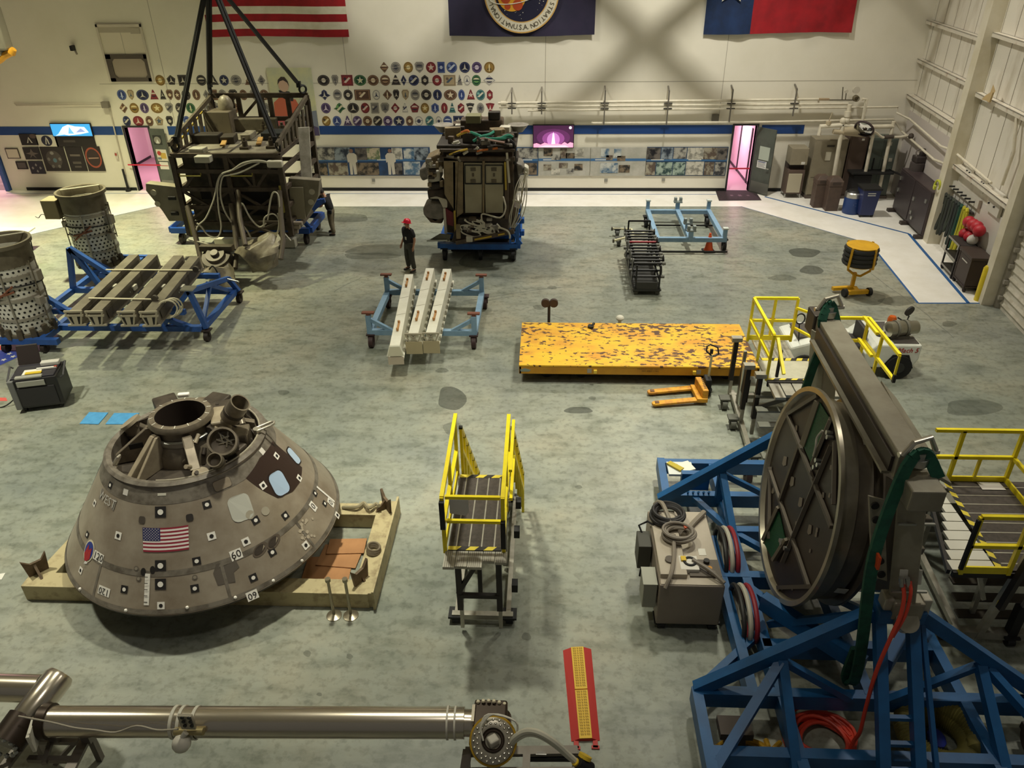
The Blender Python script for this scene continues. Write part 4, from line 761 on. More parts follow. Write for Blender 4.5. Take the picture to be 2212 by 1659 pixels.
# ------------------------------------------------------------------ people
def skin(name, joints, edges, mats, parent, root=0, sub=2):
    me = bpy.data.meshes.new(name); inv = WM[parent].inverted()
    me.from_pydata([tuple(inv @ Vector(j[0])) for j in joints], edges, [])
    o = bpy.data.objects.new(name, me); C.objects.link(o); o.parent = parent; WM[o] = WM[parent]
    md = o.modifiers.new('skin', 'SKIN'); md.use_smooth_shade = True
    if not me.skin_vertices: me.skin_vertices.new()
    for i, j in enumerate(joints):
        r = j[1]; sv = me.skin_vertices[0].data[i]; sv.radius = (r, r) if not isinstance(r, tuple) else r; sv.use_root = (i == root)
    s = o.modifiers.new('sub', 'SUBSURF'); s.levels = s.render_levels = sub
    dg = bpy.context.evaluated_depsgraph_get(); m2 = bpy.data.meshes.new_from_object(o.evaluated_get(dg)); o.modifiers.clear(); o.data = m2
    m2.materials.clear(); m2.materials.append(mats)
    for p in m2.polygons: p.use_smooth = True
    return o
m_skin = mat('skin', '#b98a6e', .55); m_shirt = mat('shirt_black', '#1c1b1d', .8); m_shoe = flat('#2a2320')
def person(name_label, loc, face, trous, hat, pose):
    """pose: dict of joint positions in the person's own frame (x to their left, -y forward), metres"""
    R = Matrix.Rotation(face, 3, 'Z'); o = Vector(loc); T_ = lambda p: o + R @ Vector(p)
    t = thing('person', name_label, 'person', tuple(loc)); J = pose
    js = [(T_(J['pelvis']), (.13, .1)), (T_(J['chest']), (.15, .1)), (T_(J['neck']), .055), (T_(J['head']), (.078, .095)), (T_(J['crown']), (.07, .085))]
    ed = [(0, 1), (1, 2), (2, 3), (3, 4)]
    for s in ('l', 'r'):
        n = len(js); js += [(T_(J['sh' + s]), .062), (T_(J['el' + s]), .045), (T_(J['wr' + s]), .032), (T_(J['ha' + s]), (.045, .025))]; ed += [(1, n), (n, n + 1), (n + 1, n + 2), (n + 2, n + 3)]
        hd = Vector(J['ha' + s]); d = (hd - Vector(J['wr' + s])).normalized(); sd = d.cross(V(0, 1, 0.2)).normalized()
        for k in range(5):
            m = len(js); off = sd * (-.03 + .02 * k) if k < 4 else sd * -.05 - d * .03; ln = (.06, .075, .07, .055, .04)[k]
            js += [(T_(hd + off + d * .02), .011), (T_(hd + off * 1.1 + d * (.02 + ln) + V(0, -.012, 0)), .009)]; ed += [(n + 3, m), (m, m + 1)]
        n = len(js); js += [(T_(J['hip' + s]), .085), (T_(J['kn' + s]), .06), (T_(J['an' + s]), .042), (T_(J['toe' + s]), (.045, .03))]; ed += [(0, n), (n, n + 1), (n + 1, n + 2), (n + 2, n + 3)]
    body = skin('body', js, ed, m_skin, t)
    # clothing
    mid = lambda a, c, k: Vector(a).lerp(Vector(c), k)
    js = [(T_(mid(J['pelvis'], J['chest'], -.12)), (.2, .15)), (T_(mid(J['pelvis'], J['chest'], .45)), (.2, .15)), (T_(J['chest']), (.22, .16)), (T_(mid(J['chest'], J['neck'], .8)), (.1, .09))]; ed = [(0, 1), (1, 2), (2, 3)]
    for s in ('l', 'r'): n = len(js); js += [(T_(J['sh' + s]), .1), (T_(mid(J['sh' + s], J['el' + s], .8)), .082)]; ed += [(2, n), (n, n + 1)]
    skin('polo_shirt', js, ed, m_shirt, t)
    js = [(T_(Vector(J['pelvis'])), (.18, .14)), (T_(mid(J['pelvis'], J['chest'], .3)), (.165, .13))]; ed = [(0, 1)]
    for s in ('l', 'r'): n = len(js); js += [(T_(J['hip' + s]), .125), (T_(J['kn' + s]), .095), (T_(mid(J['kn' + s], J['an' + s], 1.02)), .08)]; ed += [(0, n), (n, n + 1), (n + 1, n + 2)]
    skin('trousers', js, ed, trous, t)
    for s in ('l', 'r'):
        js = [(T_(Vector(J['an' + s]) + V(0, .05, -.03)), (.055, .045)), (T_(J['toe' + s]), (.055, .035)), (T_(Vector(J['toe' + s]) + (Vector(J['toe' + s]) - Vector(J['an' + s])) * .35), (.045, .03))]; skin('shoe', js, [(0, 1), (1, 2)], m_shoe, t)
    hc = Vector(J['head']); up = (Vector(J['crown']) - hc).normalized(); fw = Vector(J.get('look', (0, -1, 0))).normalized(); sd = up.cross(fw)
    for sgn in (-1, 1):
        b = MB(); b.sphere(T_(hc + fw * .088 + sd * .032 * sgn + up * .015), .013, 8); b.build('eye', flat('#241c1a'), t)
        b = MB(); b.sphere(T_(hc + sd * .085 * sgn - up * .005), .028, 8, (.5, 1, 1)); b.build('ear', m_skin, t)
    b = MB(); b.cyl(T_(hc + fw * .085 + up * .02), T_(hc + fw * .118 - up * .025), .009, .018, 8); b.build('nose', m_skin, t)
    b = MB(); b.bar(T_(hc + fw * .094 - up * .055 - sd * .022), T_(hc + fw * .094 - up * .055 + sd * .022), .008, .008); b.build('mouth', flat('#7a4a40'), t)
    c = T_(hc + up * .05); U = R @ up
    if hat:
        b = MB(); b.lathe([(.128, .0), (.126, .045), (.105, .1), (.06, .135), (0, .145)], c, U, 20); b.lathe([(.118, 0), (.152, -.004), (.152, .008), (.12, .015)], c, U, 20); b.plate([c + R @ (fw * .1 + sd * .1), c + R @ (fw * .2 + sd * .055), c + R @ (fw * .2 - sd * .055), c + R @ (fw * .1 - sd * .1)], U * .01); b.build('hard_hat', mat('hat_red', '#d21f3a', .3), t)
        b = MB(); b.lathe([(.095, -.09), (.105, -.03), (.11, .02), (.08, .05), (0, .07)], c - U * .01 - R @ (fw * .018), U, 16, a0=0, a1=2 * PI); b.build('hair', flat('#2a2220'), t) if 0 else None
    else:
        b = MB(); b.lathe([(.085, -.03), (.1, .03), (.085, .09), (.04, .115), (0, .12)], c - U * .02 - R @ (fw * .012), U, 16); b.build('hair', flat('#2b2320'), t)
    return t, T_
stand = dict(pelvis=(0, 0, .95), chest=(0, .0, 1.32), neck=(0, .01, 1.5), head=(0, -.02, 1.64), crown=(0, .0, 1.72), shl=(.2, 0, 1.43), shr=(-.2, 0, 1.43), ell=(.27, .05, 1.15), elr=(-.26, .03, 1.15), wrl=(.27, -.02, .93), wrr=(-.29, -.08, .92), hal=(.27, -.04, .85), har=(-.29, -.11, .84),
    hipl=(.1, 0, .9), hipr=(-.1, 0, .9), knl=(.14, -.03, .5), knr=(-.13, -.02, .5), anl=(.17, .02, .09), anr=(-.15, .03, .09), toel=(.19, -.13, .04), toer=(-.17, -.12, .04), look=(0, -1, .25))
pa = F(888, 584)
t, T_ = person('person in red hard hat, black polo and grey trousers, looking up at the hung frame', pa, -.75, mat('trousers_olive', '#4a4a42', .85, col2='#403f39', scale=8), True, stand)
b = MB(); q = T_((.06, -.155, 1.2)); b.box(q, (.07, .012, .1), -.75); b.build('badge', flat('#dcd8ce'), t)
bend = dict(stand); bend.update(chest=(0, -.1, 1.3), neck=(0, -.17, 1.46), head=(0, -.26, 1.57), crown=(0, -.29, 1.64), shl=(.19, -.12, 1.41), shr=(-.19, -.12, 1.41), ell=(.25, -.22, 1.15), elr=(-.23, -.24, 1.15), wrl=(.16, -.43, 1.08), wrr=(-.13, -.45, 1.08), hal=(.13, -.51, 1.07), har=(-.1, -.53, 1.07), look=(0, -.9, -.5), knl=(.16, .02, .5), anl=(.2, .12, .09), toel=(.22, -.03, .04), knr=(-.14, -.08, .5), anr=(-.15, -.08, .09), toer=(-.16, -.23, .04))
pb = F(721, 505)
t, T_ = person('person in black shirt and khaki trousers leaning over the blue dolly arm', pb, -1.75, mat('trousers_khaki', '#6f6552', .85, col2='#61583f', scale=8), False, bend)
b = MB(); q = T_((.19, .06, .93)); b.box(q, (.1, .14, .16), -1.75); b.build('pouch', m_black, t, .02)
# ------------------------------------------------------------------ the big hung frame and its slings
m_rust = mat('frame_brown', '#54493d', .55, .2, col2='#3d3227', scale=3); m_rust2 = mat('frame_olive', '#5d5444', .6, .1, col2='#453c30', scale=3); m_deck = mat('deck_grey', '#847d6d', .6, col2='#6b6455', scale=3)
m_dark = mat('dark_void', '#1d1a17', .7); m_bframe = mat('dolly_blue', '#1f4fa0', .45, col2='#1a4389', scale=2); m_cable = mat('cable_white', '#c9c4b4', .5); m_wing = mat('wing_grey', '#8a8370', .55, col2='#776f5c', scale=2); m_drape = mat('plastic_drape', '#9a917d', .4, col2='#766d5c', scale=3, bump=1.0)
X0, X1, Y0, Y1, Z0, Z1 = -12.1, -8.6, 24.6, 28.5, 1.2, 3.85
t = thing('hung_frame', 'large dark brown open frame hung on black slings, grey wings at its sides', 'frame', ((X0 + X1) / 2, 26.5, 1.0)); hung = t
def bars(name, segs, w, m, parent, h=None):
    b = MB(); BC[0] += 1; j = V(0, 0, .0017 * (BC[0] % 7))
    for p, q in segs: b.bar(Vector(p) + j, Vector(q) + j, w, h)
    return b.build(name, m, parent)
BC = [0]
for x in (X0, -10.35, X1):
    for y in (Y0, Y1): bars('post', [((x, y, Z0), (x, y, Z1 + (1.0 if y == Y1 else 0)))], .16, m_rust, t)
for z in (Z0, 1.6, 2.15, 2.75, 3.35, Z1):
    bars('rail', [((X0, Y0, z), (X1, Y0, z))], .13, m_rust, t)
    bars('rail', [((X0, Y0, z), (X0, Y1, z)), ((X0, Y1, z), (X1, Y1, z)), ((X1, Y1, z), (X1, Y0, z))], .12, m_rust, t)
bars('brace', [((X0, Y0, 1.6), (-10.35, Y0, 2.75)), ((X0, Y0, 2.75), (-10.35, Y0, 1.6))], .08, m_rust, t)
bars('brace', [((-10.35, Y0, 1.6), (X1, Y0, 2.75)), ((-10.35, Y0, 2.75), (X1, Y0, 1.6))], .08, m_rust, t)
bars('brace', [((-10.3, Y0, 3.8), (-9.6, Y0, 2.8)), ((-8.7, Y0, 3.8), (-9.5, Y0, 2.8)), ((-9.55, Y0, 3.35), (-9.55, Y0, 2.75)), ((-11.4, Y0, 3.35), (-11.9, Y0, 2.8)), ((-11.0, Y0, 3.8), (-11.0, Y0, 1.2))], .09, m_rust, t)
b = MB(); bx(b, X0 + .1, X1 - .1, Y0 + .45, Y0 + .5, Z0, Z1 - .1); bx(b, X0 + .1, X0 + .15, Y0 + .5, Y1, Z0, Z1 - .1); b.build('inner_panel', mat('inner_olive', '#5a5342', .6, col2='#37322a', scale=2.5), t)
b = MB(); bx(b, -11.6, -11.0, Y0 + .38, Y0 + .44, 2.3, 2.65); b.build('panel_window', m_dark, t); b = MB(); bx(b, -10.2, -9.3, Y0 + .38, Y0 + .44, 1.75, 2.6); b.build('panel_window', m_dark, t)
for i, (x0, x1, y0, y1) in enumerate(((X0 + .08, -10.4, Y0, 26.6), (-10.3, X1 - .08, Y0, 26.5), (X0 + .08, -10.3, 26.7, Y1), (-10.2, X1 - .08, 26.6, Y1))):
    b = MB(); bx(b, x0, x1, y0, y1, Z1 - .06, Z1 + .02); b.build('deck_plate', m_deck, t, .01)
# back panel with openings
b = MB(); y = Y1
for x in (X0, -11.35, -11.1, -10.25, -9.95, -9.3, X1): b.bar((x, y, Z1), (x, y, 5.0), .16, .08)
b.bar((X0 - .05, y, 5.0), (X1 + .05, y, 5.0), .1, .16); b.bar((X0, y, 4.2), (X1, y, 4.2), .1, .14)
for a, c in ((-11.0, -10.3), (-9.2, -8.65)): b.bar((a, y, 4.3), (c, y, 4.95), .09)
b.build('back_rail_panel', m_rust, t)
# slatted rails along both sides
for x, s_ in ((X0, -1), (X1, 1)):
    b = MB()
    for i in range(9): yy = Y0 + .3 + i * .46; b.bar((x, yy, Z1), (x, yy + .1, 4.35 + .05 * i), .05, .22)
    b.bar((x, Y0, 4.2), (x, Y1, 4.95), .09, .14); b.build('side_rail', m_rust2, t)
b = MB(); b.bar((X0 - .05, Y0 + .2, 3.95), (X0 - .05, Y1 - .8, 4.6), .03, .06); b.build('yellow_strip', mat('strip_yellow', '#b39a35', .5), t)
# deck equipment
eq = random.Random(11)
for x, y, w_, d_, h_, c in ((-11.6, 27.9, .9, .7, .75, '#6b6150'), (-11.55, 26.3, .95, .5, .3, '#2a241d'), (-10.8, 26.3, .45, .6, .25, '#3a332a'), (-9.3, 26.9, 1.0, .7, .25, '#1e2424'), (-10.5, 28.0, 1.7, .25, .45, '#6a6252'), (-10.35, 26.9, .35, .7, .2, '#8d8674'), (-11.3, 24.85, .5, .35, .18, '#b9b5a6'), (-9.0, 28.0, .6, .5, .4, '#554c3f')):
    b = MB(); b.box((x, y, Z1 + .02 + h_ / 2), (w_, d_, h_), eq.uniform(-.15, .15)); b.build('equipment_box', mat('eq_' + c.strip('#'), c, .55, col2='#3a342b', scale=3, lo=.5, hi=.8), t, .03)
for x, y in ((-9.95, 25.4), (-9.1, 25.5), (-9.9, 27.6), (-9.4, 27.7), (-8.85, 27.6), (-10.15, 27.9)):
    b = MB(); b.cyl((x, y, Z1), (x, y, Z1 + .28), .09); b.cyl((x, y, Z1 + .28), (x, y, Z1 + .38), .05); b.box((x, y, Z1 + .05), (.3, .3, .1)); b.build('fitting', m_rust2, t)
for p, q in (((-10.9, 26.2, 4.0), (-10.75, 25.5, 3.95)), ((-9.75, 26.4, 4.0), (-9.6, 25.7, 3.95))): bars('wooden_shim', [(p, q)], .16, mat('wood', '#b08a4e', .6), t, .05)
b = MB(); b.sphere((-11.4, 28.0, 4.75), .28, 12, (1, .8, 1.3)); b.build('plastic_bag', m_drape, t)
for x in (-11.6, -9.9): b = MB(); b.tube([(x - .35, Y0 - .05, 3.3), (x - .35, Y0 - .1, 3.22), (x + .35, Y0 - .1, 3.22), (x + .35, Y0 - .05, 3.3)], .025, 6); b.build('handle', mat('handle_yellow', '#9c9243', .5), t)
for x, h0, h1 in ((X0 + .12, 1.2, 2.1), (X1 - .1, 2.0, 2.9)): bars('yellow_post', [((x, Y0 - .1, h0), (x, Y0 - .1, h1))], .06, mat('handle_yellow', '#9c9243'), t)
# white draped strip at the right side
b = MB(); b.plate([(X1 + .12, 26.0, 2.1), (X1 + .45, 26.1, 2.1), (X1 + .5, 26.6, 4.3), (X1 + .15, 26.5, 4.3)], (0, .06, 0)); b.build('white_cover_strip', mat('cover_white', '#c9c5b9', .6, col2='#a9a496', scale=4, bump=.4), t)
# grey wings with slots and holes
def wing(pts, y, th, slots, holes, name='wing'):
    b = MB(); P = [W(*p, y) for p in pts]; b.plate(P, V(0, th, 0)); w_ = b.build(name, m_wing, t, .02)
    for x, yy in slots: b = MB(); c = W(x, yy, y); b.box(c + V(0, -.02, 0), (.28, .05, .13)); b.build('slot', m_dark, w_, .04)
    for x, yy in holes: b = MB(); c = W(x, yy, y); b.cyl(c + V(0, -.03, 0), c + V(0, .02, 0), .1, n=14); b.build('hole', mat('hole_pale', '#bdb7a4', .6), w_)
wing([(314, 396), (384, 404), (397, 478), (365, 478), (350, 455), (315, 412)], 25.3, .35, [(372, 428), (378, 461)], [(332, 416), (341, 440)])
wing([(623, 385), (690, 390), (687, 425), (662, 470), (625, 474), (618, 440)], 25.3, .3, [(643, 425), (647, 459)], [(674, 414), (672, 436)])
b = MB(); P = [W(*p, 25.25) for p in ((625, 404), (655, 404), (661, 472), (630, 475))]; b.plate(P, V(0, -.04, 0)); b.build('wing_plate', mat('wing_pale', '#958d78', .55), t, .01)
# legs, pods and drapes in front
for pts in (((405, 445), (420, 500), (435, 565), (448, 600)), ((499, 440), (508, 500), (512, 545), (508, 580)), ((514, 412), (518, 470), (530, 530)), ((604, 412), (607, 470), (612, 520), (606, 560))):
    n = len(pts); b = MB(); b.tube([W(x, y, 24.5 - 1.4 * i / (n - 1)) for i, (x, y) in enumerate(pts)], .085, 10); b.build('leg_tube', mat('leg_grey', '#655c51', .5, .3), t)
c = W(464, 549, 23.2); dn = V(-.1, -.55, -.45)
b = MB(); b.lathe([(0, .1), (.12, .1), (.14, .0), (.3, .02), (.32, -.06), (.46, -.08), (.48, -.3), (.3, -.5)], c, V(0, -.5, .85), 28); b.build('nozzle_ring', mat('nozzle', '#5d554b', .5, .3), t)
b = MB(); b.box(c + V(.0, .25, .12), (1.1, .25, .2)); b.box(c + V(0, .3, -.35), (1.0, .5, .3)); b.build('pod_frame', m_rust2, t, .03)
def drape(rows, name):
    b = MB(); g = []
    for k, (cx, cy, r, y) in enumerate(rows):
        q = W(cx, cy, y); g.append([q + V(r * (1 + .18 * math.sin(5 * a + k * 1.3)) * math.cos(a), .8 * r * (1 + .15 * math.cos(4 * a + k)) * math.sin(a), .06 * math.sin(3 * a + k)) for a in [j * PI / 10 for j in range(20)]])
    n = 20; b.add([p for r_ in g for p in r_], [(i * n + j, i * n + (j + 1) % n, (i + 1) * n + (j + 1) % n, (i + 1) * n + j) for i in range(len(g) - 1) for j in range(n)], True); b.add(g[-1], [tuple(range(n))]); b.add(g[0], [tuple(reversed(range(n)))]); return b.build(name, m_drape, t)
drape([(468, 572, .34, 23.0), (470, 582, .46, 23.0), (478, 596, .42, 22.9), (488, 610, .36, 22.8), (498, 622, .28, 22.7), (503, 630, .16, 22.6)], 'plastic_drape')
drape([(590, 505, .16, 23.8), (578, 520, .4, 23.6), (562, 530, .62, 23.5), (556, 545, .66, 23.4), (564, 560, .5, 23.3), (568, 572, .42, 23.3), (562, 583, .25, 23.3)], 'plastic_drape')
b = MB(); b.tube(catmull([W(452, 582, 22.5), W(460, 575, 22.5), W(470, 590, 22.45), W(469, 602, 22.45)], 4), .025, 6); b.build('hook', m_black, t)
bars('cross_strut', [(W(525, 482, 24.3), W(600, 508, 24.1)), (W(600, 482, 24.3), W(522, 512, 24.1)), (W(520, 480, 24.3), W(604, 480, 24.3))], .07, mat('leg_grey', '#655c51'), t)
bars('diagonal_rod', [(W(408, 518, 23.9), W(530, 550, 23.4)), (W(530, 550, 23.4), W(618, 520, 24.0))], .045, m_cable, t)
for pts in (((595, 355), (560, 347), (525, 352), (500, 368), (480, 375), (470, 392), (462, 430), (445, 470), (430, 485), (424, 500), (428, 530)), ((590, 352), (545, 350), (505, 366), (478, 378), (470, 405), (472, 450), (478, 490), (470, 512), (450, 508), (435, 490), (425, 482)), ((560, 352), (520, 372), (495, 378), (480, 384), (476, 420), (485, 455), (500, 480)), ((515, 480), (520, 450), (524, 440), (540, 470), (560, 490), (575, 482)), ((578, 475), (585, 430), (592, 415), (602, 425), (604, 470), (600, 510)), ((570, 490), (572, 470), (590, 462), (602, 475), (600, 500), (590, 506)), ((520, 440), (522, 480), (535, 500), (545, 520)), ((600, 460), (606, 480), (612, 500), (628, 520))):
    b = MB(); b.tube(catmull([W(x, y, 24.35 - .002 * (y - 350)) for x, y in pts], 4), .028, 6); b.build('cable', m_cable, t)
b = MB(); b.box(W(594, 354, 24.4), (.5, .2, .22)); b.build('cable_connector', m_cable, t, .05)
b = MB(); b.box(W(440, 343, 24.4), (.5, .3, .2)); b.build('white_box', flat('#b9b6a8'), t, .02)
for x, y in ((640, 490), (636, 500), (645, 482)): b = MB(); b.cyl(W(x - 10, y, 24.8), W(x + 8, y, 24.8), .07); b.build('roller', mat('roller', '#9c9080', .5), t)
# slings
AP = V(-10.62, 26.7, 8.9); m_sl = mat('sling_black', '#141413', .7)
for lb, e in (('black lifting sling to the near corner by the doorway', V(X0, Y0 + .2, Z1 + .05)), ('black lifting sling to the near corner away from the doorway', V(X1, Y0 + .2, Z1 + .05)), ('black lifting sling to the far corner under the patches', V(X0, Y1, 5.05)), ('black lifting sling to the far corner under the portrait', V(X1, Y1, 5.05))):
    th = thing('lifting_sling', lb, 'sling', tuple(e), 0, 'slings of the hung frame')
    b = MB(); d = (AP - e).normalized(); s_, u_ = frame_of(d); k = e + d * .5
    b.bar(k + s_ * .05, AP + s_ * .05, .07, .1); b.bar(k - s_ * .05, AP - s_ * .05, .07, .1); b.build('webbing', m_sl, th)
    b = MB(); b.torus(e + d * .2, .13, .04, s_, 16, 6); b.box(e + d * .42, (.14, .14, .2)); b.build('shackle', m_black, th)
# blue dolly under the hung frame
def caster(b, c, r=.17):
    """wheel on a fork; c is the point on the floor"""
    c = Vector(c); b.cyl(c + V(-.06, 0, r), c + V(.06, 0, r), r, n=16); b.box(c + V(0, .03, r * 1.6), (.17, .1, r * 1.2)); b.box(c + V(0, .06, r * 2.25), (.24, .24, .04))
def casters(t, pts, r=.17, m=None):
    for p in pts: b = MB(); caster(b, p, r); b.build('caster', m or mat('caster_dark', '#2a1f1c', .6), t)
t = thing('blue_dolly', 'dark blue wheeled dolly under the hung frame', 'dolly', (-11.2, 27.4, 0))
for y in (26.9, 28.7): bars('rail', [((-13.9, y, .55), (-8.7, y, .55))], .2, m_bframe, t)
for x in (-13.9, -12.6, -9.8, -8.7): bars('cross_rail', [((x, 26.9, .55), (x, 28.7, .55))], .2, m_bframe, t)
bars('arm', [((-9.3, 27.0, .7), (-8.2, 27.3, 1.55))], .17, m_bframe, t); bars('arm', [((-8.7, 27.0, .6), (-9.3, 27.0, 1.35))], .13, m_bframe, t); bars('arm', [((-13.9, 27.0, .6), (-13.2, 27.0, 1.15))], .12, m_bframe, t)
bars('top_rail', [((-9.4, 27.1, 1.4), (-8.1, 27.3, 1.55))], .14, m_bframe, t)
casters(t, [(-13.6, 27.0, 0), (-8.9, 27.0, 0), (-13.6, 28.6, 0), (-8.9, 28.6, 0)], .2)
t = thing('white_crate', 'low white crate beneath the hung frame', 'crate', (-10.2, 27.2, 0)); b = MB(); bx(b, -12.2, -9.2, 26.5, 26.8, .02, .35); b.build('body', flat('#cfcab8'), t, .01)

# ------------------------------------------------------------------ equipment-packed module on a blue dolly
t = thing('payload_module', 'tall brown equipment module with two cream doors and loose cables', 'module', (-2.2, 26.3, .6)); mod = t
M = dict(tan=mat('mod_tan', '#8a7a5c', .55, col2='#6b5c44', scale=3), brown=mat('mod_brown', '#564738', .55, col2='#3d3226', scale=3), cream=mat('mod_cream', '#a39c84', .55, col2='#979078', scale=1), dark=mat('mod_dark', '#3a3128', .6, col2='#241e18', scale=4), pale=mat('mod_pale', '#c4bfae', .5), grey=mat('mod_grey', '#8c867c', .5, col2='#6f6a61', scale=4))
yf = 25.3
def Q(px, py, y=yf): return W(px, py, y)
b = MB(); bx(b, -3.45, -1.1, 25.5, 27.6, .95, 3.9); b.build('core', M['brown'], t, .05)
def panel(name, pts, y, th, m, bev=.01):
    b = MB(); b.plate([Q(*p, y) for p in pts], V(0, th, 0)); return b.build(name, m, t, bev)
for x0, x1 in ((1002, 1042), (1046, 1088)):
    d = panel('cream_door', [(x0, 352), (x1, 352), (x1 - 1, 460), (x0 + 3, 460)], yf - .08, .1, M['cream'])
    b = MB(); P = [Q(x0 + 2, 357, yf - .1), Q(x1 - 2, 357, yf - .1), Q(x1 - 2, 397, yf - .1), Q(x0 + 3, 397, yf - .1)]
    for i in range(4): b.bar(P[i], P[(i + 1) % 4], .035, .02, V(0, 1, 0))
    b.build('seal_outline', m_black, d)
    for yy, w_ in ((366, .17), (378, .06), (391, .17)): b = MB(); b.box(Q((x0 + x1) / 2, yy, yf - .1), (w_, .03, .1)); b.build('latch', flat('#5a5142'), d)
panel('centre_rib', [(1042, 345), (1047, 345), (1046, 465), (1042, 465)], yf - .12, .1, M['tan'])
for pts, m in ((((958, 340), (990, 345), (985, 460), (960, 420)), 'tan'), (((990, 350), (1000, 350), (1000, 460), (986, 470)), 'tan'), (((978, 350), (984, 350), (984, 525), (980, 525)), 'dark'), (((1090, 350), (1098, 350), (1098, 490), (1090, 490)), 'brown')): panel('side_panel', pts, yf - .12, .25, M[m])
panel('red_panel', [(962, 450), (980, 460), (982, 490), (966, 485)], yf - .05, .1, mat('panel_red', '#6b1420', .5)); panel('pale_panel', [(957, 450), (962, 450), (966, 505), (960, 505)], yf - .08, .12, M['pale'])
b = MB(); b.bar(Q(982, 455, yf - .15), Q(984, 500, yf - .15), .06); b.build('yellow_post', mat('strip_yellow', '#b39a35'), t); b = MB(); b.bar(Q(1091, 350, yf - .14), Q(1093, 410, yf - .14), .06); b.build('yellow_post', mat('strip_yellow', '#b39a35'), t)
# top deck
b = MB(); bx(b, -3.6, -1.0, 25.3, 27.5, 3.88, 4.0); b.build('top_deck', M['dark'], t, .02)
mr = random.Random(21)
for i in range(26):
    x = mr.uniform(-3.45, -1.15); y = mr.uniform(25.4, 27.3); w_, d_, h_ = mr.uniform(.15, .6), mr.uniform(.15, .5), mr.uniform(.1, .38)
    b = MB(); b.box((x, y, 4.0 + h_ / 2), (w_, d_, h_), mr.uniform(-.3, .3)); b.build('equipment_box', M[mr.choice(('brown', 'dark', 'grey', 'tan', 'pale'))], t, .02)
b = MB(); bx(b, -2.95, -1.5, 26.7, 27.3, 4.0, 4.5); b.build('upper_box', M['brown'], t, .05); b = MB(); bx(b, -2.75, -2.25, 26.6, 27.1, 4.4, 4.65); b.build('upper_box', mat('box_olive', '#7c7a5a', .5), t, .02); b = MB(); bx(b, -2.0, -1.6, 26.7, 27.0, 4.5, 4.75); b.build('upper_box', M['dark'], t, .03)
for x in (-3.55, -1.0): b = MB(); b.lathe([(.16, 0), (.34, .22), (.36, .24), (.2, .22), (0, .2)], (x, 27.0, 4.05), n=18); b.build('bowl', M['grey'], t)
for x0, x1, c in ((-3.4, -2.6, 'pale'), (-1.9, -1.2, 'pale')): b = MB(); b.lathe([(.0, .02), (.14, .02), (.16, 0)], ((x0 + x1) / 2, 25.55, 4.02), n=16); b.build('round_plate', M[c], t)
def rope(name, pts, r, m, n=4): b = MB(); b.tube(catmull(pts, n), r, 6); return b.build(name, m, t)
mg = mat('strap_green', '#1f7a62', .7); my = mat('strap_gold', '#c9a83f', .7); mo = mat('strap_orange', '#c9702f', .7)
rope('green_strap', [Q(1016, 286, 25.6), Q(1035, 293, 25.4), Q(1055, 300, 25.3), Q(1085, 299, 25.3), Q(1105, 296, 25.5)], .05, mg); rope('green_strap', [Q(1072, 281, 26), Q(1058, 290, 25.5), Q(1040, 295, 25.3), Q(1022, 305, 25.2)], .045, mg); rope('green_strap', [Q(1080, 300, 25.3), Q(1098, 292, 25.4), Q(1106, 296, 25.5)], .05, mg)
rope('gold_strap', [Q(988, 293, 25.5), Q(1000, 287, 25.4), Q(1012, 283, 25.5)], .05, my); rope('orange_strap', [Q(996, 287, 25.4), Q(1008, 282, 25.4), Q(1014, 286, 25.4)], .04, mo); rope('gold_strap', [Q(970, 334, 25.2), Q(990, 327, 25.2), Q(1010, 322, 25.2)], .035, my); rope('orange_strap', [Q(1030, 327, 25.2), Q(1050, 323, 25.2), Q(1075, 320, 25.2)], .035, mo); rope('black_hose', [Q(1085, 298, 25.4), Q(1105, 305, 25.3), Q(1112, 320, 25.3), Q(1112, 355, 25.3)], .05, m_black); rope('pink_hose', [Q(1030, 302, 25.2), Q(1045, 299, 25.2), Q(1062, 303, 25.2), Q(1090, 308, 25.2)], .03, flat('#a98a80'))
for i in range(16):
    x = mr.uniform(955, 1105); y = mr.uniform(300, 345); b = MB(); p = Q(x, y, 25.2); b.cyl(p, p + V(mr.uniform(-.25, .25), 0, mr.uniform(-.12, .12)), .045, n=8); b.build('fitting', M[mr.choice(('pale', 'grey', 'grey', 'dark'))], t)
b = MB(); bx(b, -3.5, -1.05, 25.18, 25.4, 3.5, 3.66); bx(b, -3.5, -1.05, 25.2, 25.4, 3.8, 3.9); b.build('top_beam', M['brown'], t, .03)
# bulges on the left
for pts, y, th, m in ((((918, 345), (946, 332), (960, 345), (955, 372), (920, 372)), 25.6, .9, 'tan'), (((906, 366), (926, 358), (930, 385), (912, 392), (906, 380)), 25.5, .9, 'grey'), (((922, 372), (950, 368), (952, 392), (924, 396)), 25.4, .8, 'pale'), (((926, 396), (952, 396), (955, 408), (930, 412)), 25.4, .8, 'dark'), (((922, 410), (960, 408), (962, 430), (925, 432)), 25.6, .7, 'brown'), (((913, 450), (930, 438), (958, 442), (962, 470), (940, 482), (915, 466)), 25.4, 1.0, 'grey'), (((916, 466), (958, 472), (955, 484), (930, 482)), 25.4, .8, 'brown')):
    panel('side_bulge', pts, y, th, M[m], .06)
for i in range(14): p = Q(mr.uniform(925, 955), mr.uniform(345, 400), 25.35); b = MB(); b.box(p, (mr.uniform(.1, .25), .15, mr.uniform(.08, .2)), mr.uniform(-.4, .4)); b.build('fitting', M[mr.choice(('pale', 'grey', 'tan', 'dark'))], t, .02)
for i in range(7): rope('white_lead', [Q(930 + i * 3, 428, 25.3), Q(945 + i * 3, 426 + i, 25.2), Q(953 + i * 2, 438 + i, 25.2), Q(958 + i, 448, 25.2)], .02, M['pale'])
